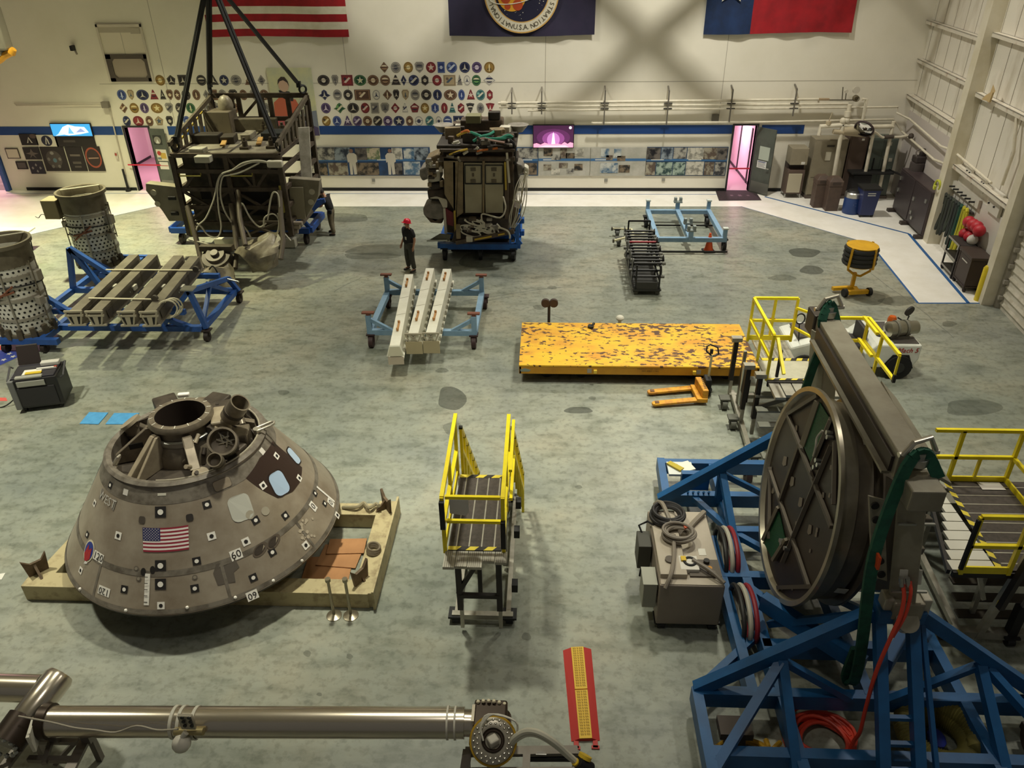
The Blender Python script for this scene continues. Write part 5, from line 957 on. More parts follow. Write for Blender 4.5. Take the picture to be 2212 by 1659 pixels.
b = MB(); P = [Q(925, 520, 25.1), Q(950, 505, 25.0), Q(975, 507, 25.0), Q(970, 520, 25.0)]; b.plate(P, V(0, .03, 0)); b.build('skid_plate', flat('#5c5a4e'), t); b = MB(); b.bar(Q(922, 520, 25), Q(966, 519, 25), .05); b.build('skid_edge', m_steel, t)
# bulges on the right
for pts, y, th, m in ((((1098, 345), (1118, 340), (1122, 400), (1110, 430), (1098, 430)), 25.7, 1.0, 'dark'), (((1115, 352), (1128, 356), (1132, 372), (1118, 380)), 25.5, .8, 'grey'), (((1132, 358), (1142, 364), (1141, 385), (1131, 384)), 25.4, .4, 'pale'), (((1100, 440), (1120, 450), (1118, 480), (1100, 490)), 25.6, .9, 'brown')): panel('side_bulge', pts, y, th, M[m], .05)
for i in range(7): rope('white_lead', [Q(1126 + 2 * i, 378, 25.3), Q(1112 + 4 * i + mr.uniform(-4, 4), 405, 25.1), Q(1108 + 4 * i + mr.uniform(-5, 5), 440, 25.1), Q(1104 + 4 * i + mr.uniform(-4, 4), 468, 25.15), Q(1100 + 2 * i, 492, 25.2)], .016, M['pale'])
bars('white_rod', [(Q(1136, 372, 25.2), Q(1122, 450, 25.2)), (Q(1108, 432, 25.2), Q(1124, 438, 25.2))], .06, M['pale'], t); bars('white_rod', [(Q(1095, 330, 25.2), Q(1100, 395, 25.2))], .07, M['pale'], t)
# lower tray with tangled cables
b = MB(); b.plate([Q(975, 525, 25.0), Q(990, 470, 25.2), Q(1100, 470, 25.2), Q(1100, 500, 25.0)], V(0, 1.8, 0)); b.build('lower_tray', M['dark'], t, .05)
bars('tray_edge', [(Q(985, 524, 24.95), Q(1110, 500, 24.95))], .14, M['brown'], t); bars('tray_edge', [(Q(1025, 518, 24.88), Q(1062, 511, 24.88)), (Q(1076, 508, 24.88), Q(1090, 505, 24.88))], .05, mat('strip_gold', '#c2a02c', .5), t)
b = MB(); b.box(Q(1014, 516, 24.9), (.22, .1, .2)); b.build('white_box', M['pale'], t, .02); b = MB(); b.box(Q(990, 500, 24.95), (.15, .1, .5)); b.build('post', M['tan'], t, .02)
for i in range(12):
    a = mr.uniform(0, 6); x, y = mr.uniform(1005, 1060), mr.uniform(478, 505); rope('white_cable', [Q(x + 22 * math.cos(a + k * 1.1), y + 7 * math.sin(a + k * 1.4), 24.95) for k in range(5)], .026, M['pale'])
rope('white_cable', [Q(1045, 490, 24.95), Q(1040, 470, 25), Q(1045, 462, 25), Q(1080, 470, 24.9), Q(1092, 450, 25), Q(1087, 425, 25)], .028, M['pale']); rope('white_cable', [Q(1075, 490, 24.95), Q(1095, 498, 24.85), Q(1101, 508, 24.8), Q(1101, 515, 24.8)], .03, M['pale'])
for i in range(12): p = Q(mr.uniform(1005, 1085), mr.uniform(465, 500), 25.0); b = MB(); b.box(p, (mr.uniform(.1, .3), .15, mr.uniform(.06, .15)), mr.uniform(-.5, .5)); b.build('fitting', M[mr.choice(('brown', 'grey', 'dark'))], t, .02)
t = thing('blue_dolly', 'bright blue wheeled dolly carrying the tall equipment module', 'dolly', (-2.35, 26, 0)); mb2 = mat('dolly_bright_blue', '#1d62b5', .45, col2='#184f96', scale=2)
for y in (25.5, 26.6, 27.6): bars('rail', [((-3.7, y, .5), (-1.0, y, .5))], .2, mb2, t)
for x in (-3.7, -1.0): bars('cross_rail', [((x, 25.5, .5), (x, 27.6, .5))], .2, mb2, t)
for x, y in ((-1.0, 25.5), (-1.0, 26.6), (-3.6, 27.6), (-1.0, 27.6)): bars('post', [((x, y, .5), (x, y, 1.3))], .13, mb2, t)
bars('strut', [((-1.25, 25.45, 1.2), (-1.25, 25.45, .5)), ((-1.25, 25.45, 1.1), (-.85, 25.45, .6))], .07, mb2, t)
for z in (.75, 1.2): b = MB(); b.box((-.86, 26.2, z), (.16, .25, .18)); b.build('jack_plate', mb2, t, .02)
casters(t, [(-3.55, 25.45, 0), (-1.15, 25.45, 0), (-2.3, 25.5, 0), (-3.55, 27.5, 0), (-1.15, 27.5, 0)], .19, m_black)
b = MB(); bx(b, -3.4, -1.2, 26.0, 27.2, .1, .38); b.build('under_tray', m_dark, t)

# ------------------------------------------------------------------ perforated cylinders on the blue cradle
m_cylw = mat('cyl_white', '#d3d1c8', .5, col2='#c5c2b6', scale=3); m_cylr = mat('cyl_ring', '#6f6756', .55, .2, col2='#5d5546', scale=3); m_cylb = mat('cyl_band', '#9b958a', .5, .3)
def cyl(label, cx, cy, z0, z1, R, box):
    o = V(cx, cy, 0); t = thing('perforated_cylinder', label, 'cylinder', (cx, cy, z0), 0, 'perforated cylinders on the cradle'); H = z1 - z0
    b = MB(); b.lathe([(R - .04, z0), (R, z0), (R, z1 - .3), (R - .04, z1 - .3), (R - .04, z0)], o, n=48); b.use(1); a0, a1 = -PI * .97, -.03
    rows = 17
    for i in range(rows):
        z = z0 + .12 + (H - .6) * i / (rows - 1)
        for j in range(15):
            a = a0 + (a1 - a0) * (j + .5 * (i % 2)) / 15; d = V(math.cos(a), math.sin(a), 0); s_ = V(-math.sin(a), math.cos(a), 0); c = o + d * (R + .004) + V(0, 0, z)
            if c.y > cy + .2: continue
            b.face([c + (s_ * math.cos(k * PI / 4) + V(0, 0, 1) * math.sin(k * PI / 4)) * .032 for k in range(8)])
    b.build('perforated_shell', [m_cylw, mat('hole_dark', '#151413', .8)], t)
    b = MB(); b.lathe([(R + .02, z1 - .62), (R + .02, z1 - .12), (R + .1, z1 - .1), (R + .1, z1), (R + .03, z1), (R, z1 - .05), (R - .02, z1 - .6), (.2, z1 - .62), (.0, z1 - .62)], o, n=48); b.build('top_ring', m_cylr, t)
    b = MB(); b.tube([o + V(-R, 0, z1), o + V(R * .5, R * .9, z1)], .02, 6); b.build('cross_wire', m_cable, t)
    b = MB(); b.sphere(o + V(.1, .1, z1 - .5), .12, 8); b.cyl(o + V(-.2, .0, z1 - .62), o + V(-.1, .1, z1 - .35), .05); b.build('inner_fitting', m_cable, t)
    for z in (z0 + .55, z0 + 1.12, z0 + 1.75): b = MB(); b.lathe([(R, z - .04), (R + .025, z - .04), (R + .025, z + .04), (R, z + .04)], o, n=48); b.build('band', m_cylb, t)
    rs = mat('strap_rust', '#7a4a33', .7)
    b = MB(); b.torus(o + V(0, 0, z0 + H * .55), R + .04, .022, V(.0, .12, 1), 40, 6); b.build('wrap_wire', m_black, t)
    for k, sg in enumerate((-1, 1)):
        b = MB(); P = []
        for i in range(7): a = -PI / 2 + .1 + sg * (i / 6 - .5) * .9; P.append(o + V(math.cos(a), math.sin(a), 0) * (R + .045) + V(0, 0, z0 + H * (.5 + .06 * (i / 6 - .5)) + sg * 0 + (i / 6 - .5) * .3 * sg))
        b.tube(P, .03, 5); b.build('rust_strap', rs, t)
    b = MB(); a = -PI / 2 + .25; b.tube([o + V(math.cos(a), math.sin(a), 0) * (R + .04) + V(0, 0, z) for z in (z0 + .3, z0 + 1.2, z1 - .65)], .025, 6); b.build('rod', m_cylb, t)
    for a, zz0, zz1 in ((-.25, z0 + .3, z1 - .5), (.05, z0 + .9, z1 - .4), (PI + .25, z0 + .4, z1 - .8)):
        b = MB(); d = V(math.cos(a), math.sin(a), 0) * (R + .12); b.cyl(o + d + V(0, 0, zz0), o + d + V(0, 0, zz1), .018, n=6)
        for z in (zz0 + .1, (zz0 + zz1) / 2, zz1 - .1): b.bar(o + d * .86 + V(0, 0, z), o + d + V(0, 0, z), .04)
        b.build('side_rod', m_cylr, t)
    for a, z, s_ in ((-.1, z1 - .95, .22), (-.3, z0 + 1.0, .18), (PI + .2, z0 + 1.4, .16)): b = MB(); d = V(math.cos(a), math.sin(a), 0) * (R + .1); b.box(o + d + V(0, 0, z), (s_, s_, s_ * 1.3), a); b.build('bracket_box', m_cylb, t, .02)
    if box:
        b = MB(); b.box(o + V(-R - .3, -.1, z1 - .55), (.5, .55, .62)); b.build('side_box', mat('box_tan', '#8f8265', .6), t, .02)
        b = MB(); b.tube(catmull([o + V(-R - .55, -.2, z1 - .8), o + V(-R - .75, -.2, z1 - .75), o + V(-R - .85, -.25, z1 - .85), o + V(-R - .95, -.25, z1 - .8)], 4), .012, 5); b.build('lead', m_black, t)
    b = MB(); b.lathe([(R + .05, z0 - .02), (R + .05, z0 + .12), (R, z0 + .14)], o, n=40); b.build('base_ring', m_cylr, t)
    for k in range(8): a = -PI + k * PI / 7.0; b = MB(); d = V(math.cos(a), math.sin(a), 0); b.box(o + d * (R + .05) + V(0, 0, z0 + .15), (.1, .14, .3), a); b.build('foot_clamp', m_rust2, t, .01)
    return t
cyl('white perforated cylinder with a tan box at its top rim', -15.1, 24.0, .42, 2.9, .66, True); cyl('white perforated cylinder without a side box, nearer to the black case', -14.55, 18.95, .42, 3.05, .66, False)
t = thing('blue_cradle', 'blue triangular braced cradle under the grey beams and cylinders', 'cradle', (-12, 20.5, 0)); m_cb = mat('cradle_blue', '#2b58a3', .45, col2='#234a8b', scale=2)
zc = .36
for p, q in (((-14.9, 18.4, zc), (-14.9, 24.7, zc)), ((-13.9, 18.3, zc), (-13.9, 24.4, zc)), ((-9.7, 19.2, zc), (-9.7, 21.9, zc)), ((-15.3, 18.3, zc), (-13.4, 18.3, zc)), ((-15.8, 24.6, zc), (-13.6, 24.6, zc))): bars('base_rail', [(p, q)], .16, m_cb, t)
for y in (19.2, 21.8): bars('cross_rail', [((-14.9, y, zc), (-9.7, y, zc))], .16, m_cb, t); bars('cross_rail', [((-13.9, y, .86), (-10.1, y, .86))], .14, m_cb, t)
for y in (19.2, 21.8):
    za = 1.5 if y < 20 else .78; bars('end_triangle', [((-10.9, y, zc), (-9.85, y, za)), ((-9.6, y, zc), (-9.85, y, za)), ((-10.6, y, .6), (-10.0, y, zc))], .13, m_cb, t)
    bars('end_triangle', [((-13.9, y, zc), (-14.6, y, 1.75)), ((-14.9, y, zc), (-14.6, y, 1.75)), ((-13.0, y, zc + .1), (-14.6, y, 1.75))], .14, m_cb, t)
bars('top_rail', [((-9.85, 19.2, 1.5), (-9.85, 21.8, .78))], .13, m_cb, t); bars('brace', [((-9.75, 19.25, zc), (-9.85, 20.5, 1.1)), ((-9.75, 21.75, zc), (-9.85, 20.5, 1.1))], .1, m_cb, t); bars('brace', [((-14.6, 21.8, 1.7), (-14.5, 23.4, zc))], .13, m_cb, t)
b = MB(); b.box((-9.85, 19.2, 1.58), (.34, .3, .04)); b.build('top_plate', m_steel, t); b = MB(); b.cyl((-9.8, 21.6, .85), (-9.4, 21.5, .8), .03); b.build('pin', m_steel, t)
casters(t, [(-9.6, 19.12, 0), (-9.6, 21.75, 0), (-15.0, 18.35, 0), (-13.9, 24.5, 0), (-13.9, 18.35, 0)], .14)
# hat-section grey beams
m_bm = mat('beam_grey', '#837c6d', .5, .3, col2='#6f685a', scale=2); m_bmd = mat('beam_dark', '#4e473c', .55, .2)
def hat(t, p, q, m, w0, w1, h, name='beam', md=None):
    d = (q - p).normalized(); s_ = V(d.y, -d.x, 0); U = V(0, 0, 1)
    sec = [(-w1 / 2, 0), (w1 / 2, 0), (w1 / 2, .03), (w0 / 2 + .02, .04), (w0 / 2, h), (-w0 / 2, h), (-w0 / 2 - .02, .04), (-w1 / 2, .03)]
    A = [p + s_ * x + U * z for x, z in sec]; B = [q + s_ * x + U * z for x, z in sec]; n = len(sec)
    b = MB(); b.add(A + B, [tuple(reversed(range(n))), tuple(range(n, 2 * n))]); b.add(A + B, [(i, (i + 1) % n, n + (i + 1) % n, n + i) for i in range(n)]); return b.build(name, m, t, .006), d, s_
for i, (xf, xb, yb, pos) in enumerate(((-12.6, -12.95, 22.35, 'first from the cylinders'), (-12.03, -12.35, 22.35, 'second from the cylinders'), (-11.15, -11.5, 22.3, 'third from the cylinders'), (-10.55, -10.95, 22.2, 'farthest from the cylinders'))):
    p, q = V(xf, 18.15, .94), V(xb, yb, .94); t = thing('grey_beam', 'long grey box beam with open braced end, %s on the cradle' % pos, 'beam', tuple(p), 0, 'grey beams on the blue cradle')
    _, d, s_ = hat(t, p, q, m_bm, .3, .46, .4)
    b = MB(); e = p - d * .02
    for z in (.02, .3, .42): b.bar(e - s_ * .24 + V(0, 0, z), e + s_ * .24 + V(0, 0, z), .05)
    for k in (-1, 1): b.bar(e + s_ * k * .22 + V(0, 0, .42), e + s_ * k * .1 + V(0, 0, 0), .04)
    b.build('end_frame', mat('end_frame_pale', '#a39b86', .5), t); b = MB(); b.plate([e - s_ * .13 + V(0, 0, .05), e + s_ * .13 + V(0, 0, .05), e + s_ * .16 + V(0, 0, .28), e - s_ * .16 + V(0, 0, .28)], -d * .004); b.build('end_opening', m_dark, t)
    b = MB(); b.plate([e - s_ * .05 + V(0, 0, .02), e + s_ * .05 + V(0, 0, .02), e + s_ * .07 + V(0, 0, .3), e - s_ * .07 + V(0, 0, .3)], -d * .02); b.build('end_tongue', mat('end_frame_pale', '#a39b86'), t)
    b = MB(); o = p + s_ * .17
    b.plate([o + d * .3 + V(.02, 0, .08), o + d * (q - p).length * .96 + V(.02, 0, .08), o + d * (q - p).length * .96 + V(0, 0, .3), o + d * .3 + V(0, 0, .3)], s_ * .01); b.build('side_recess', m_bmd, t)
    b = MB(); c = p + d * 2.1 + s_ * .2; b.box(c + V(0, 0, .2), (.1, .2, .14)); b.build('bracket', mat('bracket_white', '#c5c1b2', .5), t, .01)
    for k in range(3): b = MB(); c = p + d * (1.8 + .18 * k) + s_ * .18; b.sphere(c + V(0, 0, .18 + .06 * (k % 2)), .03, 6); b.build('bolt', m_steel, t)
ms = mat('strap_white', '#c9c2a8', .7)
for lb, p, q in (('pale ratchet strap across the far ends of the grey beams', V(-13.15, 21.0, 1.38), V(-10.3, 21.0, 1.38)), ('pale ratchet strap across the near ends of the grey beams', V(-12.6, 18.95, 1.38), V(-10.6, 18.9, 1.38))):
    b = MB(); b.bar(p, q, .06, .02); t = solo(b, 'ratchet_strap', ms, lb, 'strap', tuple((p + q) / 2), 'straps over the grey beams'); b = MB(); b.cyl(q + V(-.1, -.04, .03), q + V(-.1, .04, .03), .09); b.build('ratchet', flat('#4a443a'), t)
b = MB(); c = V(-10.35, 18.75, 1.15)
for k in range(3): b.tube(circ(c + V(.02 * k, .12 * k, -.02 * k), .26, 16, V(.9, .3, .1).normalized(), V(0, 0, 1)), .025, 5, closed=True)
b.build('x', ms) if 0 else solo(b, 'coiled_strap', ms, 'coil of pale strap wound round the last grey beam', 'strap', tuple(c))
p, q = V(-13.35, 19.3, .55), V(-13.2, 21.3, .55); b = MB(); b.cyl(p, q, .09); solo(b, 'grey_tube', mat('tube_pale', '#a9ab9c', .5), 'pale grey tube lying under the grey beams', 'tube', tuple(p))

# ------------------------------------------------------------------ left edge: table, black case, mats, floor flag
t = thing('folding_table', 'white folding table with black legs at the left edge', 'table', (-19.6, 25.5, 0)); b = MB(); b.plate([V(-18.85, 26.6, .75), V(-18.65, 24.4, .75), V(-20.6, 24.3, .75), V(-20.8, 26.5, .75)], V(0, 0, -.05)); b.build('table_top', mat('table_white', '#dedcc8', .4), t, .01)
for x in (-18.95, -20.5): b = MB(); b.tube([(x, 24.7, .7), (x - .0, 24.8, 0), (x, 25.2, .35), (x, 25.8, .35), (x, 26.2, 0), (x, 26.3, .7)], .025, 6); b.build('leg', m_black, t)
c = F(75, 893); c = V(-12.35, 15.75, 0); rz = .28; t = thing('equipment_case', 'black wheeled equipment case with its lid open and papers inside', 'case', tuple(c), rz)
Rz = Matrix.Rotation(rz, 3, 'Z'); L_ = lambda x, y, z: c + Rz @ V(x, y, z)
def lbox(name, x, y, z, w_, d_, h_, m, bev=.02, par=None):
    b = MB(); b.box(L_(x, y, z), (w_, d_, h_), rz); return b.build(name, m, par or t, bev)
m_case = mat('case_black', '#1b1a1c', .4)
lbox('body', 0, 0, .5, 1.05, .8, .78, m_case, .03); lbox('front_panel', 0, -.41, .42, .86, .02, .5, mat('case_face', '#232126', .35)); lbox('side_pad', -.48, -.2, .5, .14, .5, .78, mat('case_grey', '#6a6b6a', .5)); lbox('tray', 0, .0, .9, .95, .7, .05, mat('tray_dark', '#2b2830', .5)); 
b = MB(); b.plate([L_(-.5, .38, .9), L_(.02, .38, .9), L_(.0, .55, 1.35), L_(-.48, .55, 1.35)], Rz @ V(0, .03, .01)); b.build('open_lid', mat('lid_dark', '#2d2422', .5), t, .01)
lbox('paper', -.05, -.12, .935, .4, .25, .012, flat('#e3dfd2'), 0); lbox('yellow_tape', .0, -.2, .95, .36, .1, .02, mat('tape_yellow', '#d4b52a', .6), .0); lbox('device', .28, .22, .97, .42, .16, .1, flat('#c9c6bd')); lbox('power_strip', .25, -.02, .95, .45, .06, .04, flat('#d5d2ca'), .005); lbox('red_switch', .45, -.02, .96, .06, .05, .05, flat('#b4432e'), .005); lbox('amplifier', -.08, -.33, .92, .6, .12, .06, flat('#9b9a90')); lbox('speaker_panel', -.05, -.42, .78, .62, .03, .14, mat('panel_silver', '#a5a49c', .4, .4), .01)
for x, y in ((-.55, 0), (.55, 0)): b = MB(); b.tube([L_(x, y - .2, .75), L_(x * 1.12, y - .2, .8), L_(x * 1.12, y + .2, .98), L_(x, y + .2, .93)], .025, 6); b.build('handle', mat('handle_grey', '#4b4a4c', .4), t)
for x, y in ((-.4, -.3), (.4, -.3), (-.4, .3), (.4, .3)): b = MB(); q = L_(x, y, .06); b.cyl(q - Rz @ V(.03, 0, 0), q + Rz @ V(.03, 0, 0), .06, n=12); b.build('wheel', m_black, t)
b = MB(); b.tube(catmull([L_(-.55, .1, .3), L_(-1.0, 0, .02), L_(-1.6, .1, .02), L_(-2.4, .0, .02)], 6), .015, 6); solo(b, 'power_cable', m_black, 'thin black cable running from the case to the picture edge', 'cable', tuple(L_(-.6, .1, 0)))
m_mat = mat('mat_blue', '#4f9ccf', .7, col2='#4690c2', scale=6)
for P, lb in ((((172, 916), (213, 917), (234, 892), (193, 891)), 'square light blue floor mat nearest the black case'), (((228, 917), (281, 917), (301, 893), (247, 893)), 'square light blue floor mat partly behind the capsule')):
    b = MB(); b.plate([F(*p, .003) for p in P], V(0, 0, .015)); solo(b, 'floor_mat', m_mat, lb, 'mat', tuple(F(*P[0])), 'light blue floor mats', .003)
t = thing('floor_decal', 'red, white and blue floor emblem at the left edge', 'decal', tuple(F(15, 770))); b = MB(); b.face([F(-60, 755, .004), F(42, 757, .004), F(40, 771, .004), F(0, 789, .004), F(-60, 812, .004)]); b.build('blue_field', flat('#3c4fa6'), t)
b = MB(); b.face([F(-60, 742, .0045), F(5, 747, .0045), F(9, 756, .0045), F(-60, 756, .0045)]); b.build('red_band', flat('#c23a3e'), t)
for x, y in ((20, 764), (8, 777), (-12, 770), (28, 770)): b = MB(); c = F(x, y, .006); b.face([c + V(math.sin(k * PI / 5), math.cos(k * PI / 5), 0) * (.09 if k % 2 == 0 else .04) for k in range(10)]); b.build('star', flat('#e3e0d2'), t)
b = MB(); b.face([F(-40, 858, .004), F(13, 859, .004), F(16, 866, .004), F(-40, 866, .004)]); solo(b, 'floor_tape', flat('#c8514a'), 'short red tape line on the floor left of the case', 'tape', tuple(F(5, 862)))
b = MB(); P = [F(0, 1240), F(12, 1238), F(4, 1252), F(-8, 1254)]; b.plate([p + V(0, 0, .003) for p in P], V(0, 0, .004)); solo(b, 'paper_sheet', flat('#d8d6cc'), 'white sheet on the floor at the left edge by the capsule', 'paper', tuple(P[0]))
# ------------------------------------------------------------------ middle of the floor
m_yel = mat('safety_yellow', '#f4e01c', .4, col2='#e8cf16', scale=3); m_alu = mat('aluminium', '#b9b5a8', .4, .6, col2='#a49f92', scale=4); m_deckdk = mat('grip_deck', '#4a423b', .75, col2='#3c352f', scale=14); m_post = mat('post_black', '#26211e', .5)
# white beam cart
m_lb = mat('cart_light_blue', '#86a5bd', .5, col2='#7797b2', scale=3); m_rustcap = mat('rust_cap', '#7c4a38', .7)
t = thing('beam_cart', 'light blue wheeled cart frame carrying three white beams', 'cart', (-3.4, 20.2, 0))
xs, ys_ = (-4.85, -1.95), (18.9, 21.6)
for x in xs:
    k = 1 if x == xs[0] else -1
    bars('side_rail', [((x, ys_[0], .42), (x, ys_[1], .42))], .16, m_lb, t)
    for y in ys_:
        bars('post', [((x, y, .34), (x, y, .95))], .14, m_lb, t); bars('strut', [((x, y, .85), (x + k * .62, y, .48))], .1, m_lb, t)
        b = MB(); b.bar((x, y, .9), (x, y, 1.02), .1); b.box((x, y, 1.03), (.34, .13, .05)); b.build('rest_cap', m_rustcap, t, .01)
for y in ys_: bars('cross_rail', [((xs[0], y, .45), (xs[1], y, .45))], .15, m_lb, t)
casters(t, [(xs[0] + .02, 18.85, 0), (xs[1] - .02, 18.85, 0), (xs[0] + .02, 21.45, 0), (xs[1] + .1, 21.45, 0)], .17, mat('caster_brown', '#3a2626', .6))
m_wb = mat('beam_white', '#e9e7d6', .45, col2='#dedbc8', scale=2); m_tan = mat('end_tan', '#a89c7c', .5)
for i, (x0, y0, x1, y1, lb) in enumerate(((-3.8, 17.1, -4.18, 21.75, 'white box beam with flared open end, nearest the red-hatted person'), (-3.43, 17.75, -3.6, 22.25, 'middle white box beam with tan end plate'), (-2.98, 17.8, -3.06, 22.2, 'white box beam with tan end plate, farthest from the red-hatted person'))):
    p, q = V(x0, y0, .56), V(x1, y1, .56); t = thing('white_beam', lb, 'beam', tuple(p), 0, 'white beams on the light blue cart')
    o, d, s_ = hat(t, p, q, m_wb, .26, .4, .42)
    L = (q - p).length
    for u in (.22, .84): b = MB(); c = p + d * L * u + V(0, 0, .445); b.bar(c - d * .25, c + d * .25, .05, .03); b.cyl(c - d * .22, c - d * .22 + V(0, 0, .06), .035, n=8); b.cyl(c + d * .22, c + d * .22 + V(0, 0, .06), .035, n=8); b.build('handle', mat('handle_wood', '#b5834a', .6), t)
    b = MB()
    for u in (.38, .62): b.bar(p + d * L * u - s_ * .12 + V(0, 0, .423), p + d * (L * u + .1) + s_ * .12 + V(0, 0, .423), .015, .006)
    b.build('seam', flat('#b9b5a4'), t)
    for k in range(10): b = MB(); c = p + d * (L * (.08 + .09 * k)) + s_ * .19; b.box(c + V(0, 0, .1), (.04, .09, .12)); b.build('clip', flat('#8e8a7a'), t)
    e = p - d * .015
    if i == 0:
        b = MB(); P = [e - s_ * .23 + V(0, 0, .12), e + s_ * .23 + V(0, 0, .12), e + s_ * .14 + V(0, 0, .42), e - s_ * .14 + V(0, 0, .42)]; b.plate(P, -d * .03); b.build('end_lip', m_wb, t, .01)
        b = MB(); P = [e - s_ * .2 + V(0, 0, .14) - d * .032, e + s_ * .2 + V(0, 0, .14) - d * .032, e + s_ * .12 + V(0, 0, .39) - d * .032, e - s_ * .12 + V(0, 0, .39) - d * .032]; b.face(P); b.build('end_opening', mat('opening_shade', '#cfcab2', .6), t)
        b = MB(); b.plate([e - s_ * .2 + V(0, 0, -.12), e + s_ * .2 + V(0, 0, -.12), e + s_ * .2 + V(0, 0, .1), e - s_ * .2 + V(0, 0, .1)], -d * .02); b.build('end_plate', flat('#b5a996'), t)
    else:
        b = MB(); b.plate([e - s_ * .22 + V(0, 0, -.16), e + s_ * .22 + V(0, 0, -.16), e + s_ * .22 + V(0, 0, .2), e - s_ * .22 + V(0, 0, .2)], -d * .02); b.build('end_plate', m_tan, t)
        b = MB(); b.bar(e - s_ * .22 + V(0, 0, .42), e + s_ * .22 + V(0, 0, .42), .04); [b.bar(e + s_ * k * .21 + V(0, 0, .42), e + s_ * k * .12 + V(0, 0, .2), .035) for k in (-1, 1)]; b.bar(e - s_ * .08 + V(0, 0, .22), e + s_ * .08 + V(0, 0, .4), .03); b.bar(e + s_ * .08 + V(0, 0, .22), e - s_ * .08 + V(0, 0, .4), .03); b.build('end_frame', mat('end_frame_pale', '#a39b86'), t)
# light blue cart without load
t = thing('empty_cart', 'empty light blue wheeled cart frame beside the traffic cone', 'cart', (5.1, 28, 0))
for x in (3.95, 5.1, 6.3): bars('side_rail', [((x, 26.3, .45), (x, 29.6, .45))], .16, m_lb, t)
for y in (26.35, 29.5): bars('cross_rail', [((3.95, y, .45), (6.3, y, .45))], .15, m_lb, t)
for x, y in ((3.95, 29.6), (6.3, 29.6), (6.3, 26.35)): bars('post', [((x, y, .45), (x, y, .85))], .13, m_lb, t); b = MB(); b.box((x, y, .87), (.18, .18, .05)); b.build('rest_cap', flat('#c5cbc4'), t)
for x, y in ((5.1, 29.6), (5.1, 27.1), (5.1, 26.3)):
    bars('post', [((x, y, .45), (x, y, .8))], .15, m_lb, t); b = MB(); b.box((x - .1, y, .9), (.1, .16, .16)); b.box((x + .1, y, .9), (.1, .16, .16)); b.box((x, y, .81), (.32, .2, .05)); b.build('fork_rest', flat('#8b9491'), t)
for y in (26.2, 29.0): bars('axle_bar', [((3.9, y - .1, .1), (6.4, y - .1, .1))], .05, m_black, t)
casters(t, [(3.85, 29.0, 0), (6.2, 29.1, 0), (6.35, 26.5, 0), (3.95, 26.4, 0)], .18, m_black)
c = F(1530, 543); t = thing('traffic_cone', 'orange traffic cone on a black base near the empty blue cart', 'cone', tuple(c)); b = MB(); b.box(c + V(0, 0, .03), (.42, .42, .06), .1); b.build('base', m_black, t, .03); b = MB(); b.lathe([(.17, .06), (.15, .09), (.035, .68), (.0, .69)], c, n=24); b.build('cone', mat('cone_orange', '#d9541e', .55), t)
# cart of belt stanchions
t = thing('stanchion_cart', 'long black cart with stanchions laid across it', 'cart', (3.15, 24.1, 0)); cx0, cx1 = 2.82, 3.55
b = MB(); bx(b, 2.75, 3.6, 22.45, 25.7, .16, .22); b.build('platform', flat('#2a2a26'), t)
for x in (cx0, cx1): bars('side_rail', [((x, 22.5, .95), (x, 25.7, .95)), ], .05, m_black, t, .08); bars('side_rail', [((x, 22.5, .5), (x, 25.7, .5))], .05, m_black, t, .06)
for y in (22.5, 23.6, 24.7, 25.7):
    for x in (cx0, cx1): bars('post', [((x, y, .2), (x, y, 1.0 if y < 25 else 1.35))], .05, m_black, t)
bars('push_handle', [((cx0, 25.7, 1.35), (cx1, 25.7, 1.35))], .05, m_black, t)
b = MB(); bx(b, 2.85, 3.5, 22.47, 22.5, .2, .45); b.build('end_panel', flat('#33322d'), t)
casters(t, [(2.85, 22.6, 0), (3.52, 22.6, 0), (2.85, 25.5, 0), (3.52, 25.5, 0)], .07, mat('caster_grey', '#5b5b52', .6))
m_sb = mat('stanchion_black', '#1b1b18', .45); proto = None
def stanchion(y, z, flip, col, lb):
    t = thing('belt_stanchion', lb, 'stanchion', (3.18, y, z), 0, 'belt stanchions on the black cart'); k = -1 if flip else 1
    b = MB(); b.cyl((3.18 - k * .42, y, z), (3.18 + k * .45, y, z), .035, n=10); b.build('post', col, t)
    b = MB(); b.lathe([(0, 0), (.17, 0), (.17, .015), (.05, .05), (.0, .05)], (3.18 + k * .5, y, z), V(-k, 0, 0), 20); b.build('base', m_sb, t)
    b = MB(); b.cyl((3.18 - k * .53, y, z), (3.18 - k * .42, y, z), .055, n=10); b.build('belt_head', flat('#6f6f66'), t)
for i in range(12):
    z = 1.03; stanchion(22.62 + i * .27, z, i % 3 != 1 and i != 7, mat('stanchion_red', '#a31c2a', .4) if i == 7 else m_sb, 'red belt stanchion lying across the black cart' if i == 7 else 'black belt stanchion on top of the cart, %s from its near end' % ORD[i])
for i in range(6): stanchion(22.65 + i * .5, .58, i % 2 == 0, m_sb, 'black belt stanchion on the lower rail, %s from the near end' % ORD[i])
t = thing('tow_dolly', 'low two-wheeled frame with pale bars sticking out beside the black cart', 'dolly', (2.55, 27, 0)); m_cr = mat('bar_cream', '#d8d3b0', .5)
P = [F(1322, 494, .3), F(1364, 495, .3), F(1368, 506, .3), F(1325, 520, .3), F(1400, 501, .3)]
b = MB(); b.bar(P[0], P[1], .06); b.bar(P[1], P[2], .06); b.bar(P[3], P[4], .06); b.build('bar', m_cr, t)
b = MB(); [b.box(p, (.06, .12, .12)) for p in (P[0], P[3])]; b.build('bar_end', flat('#5b574c'), t)
casters(t, [F(1333, 511), F(1336, 531)], .13, flat('#4a4a44'))
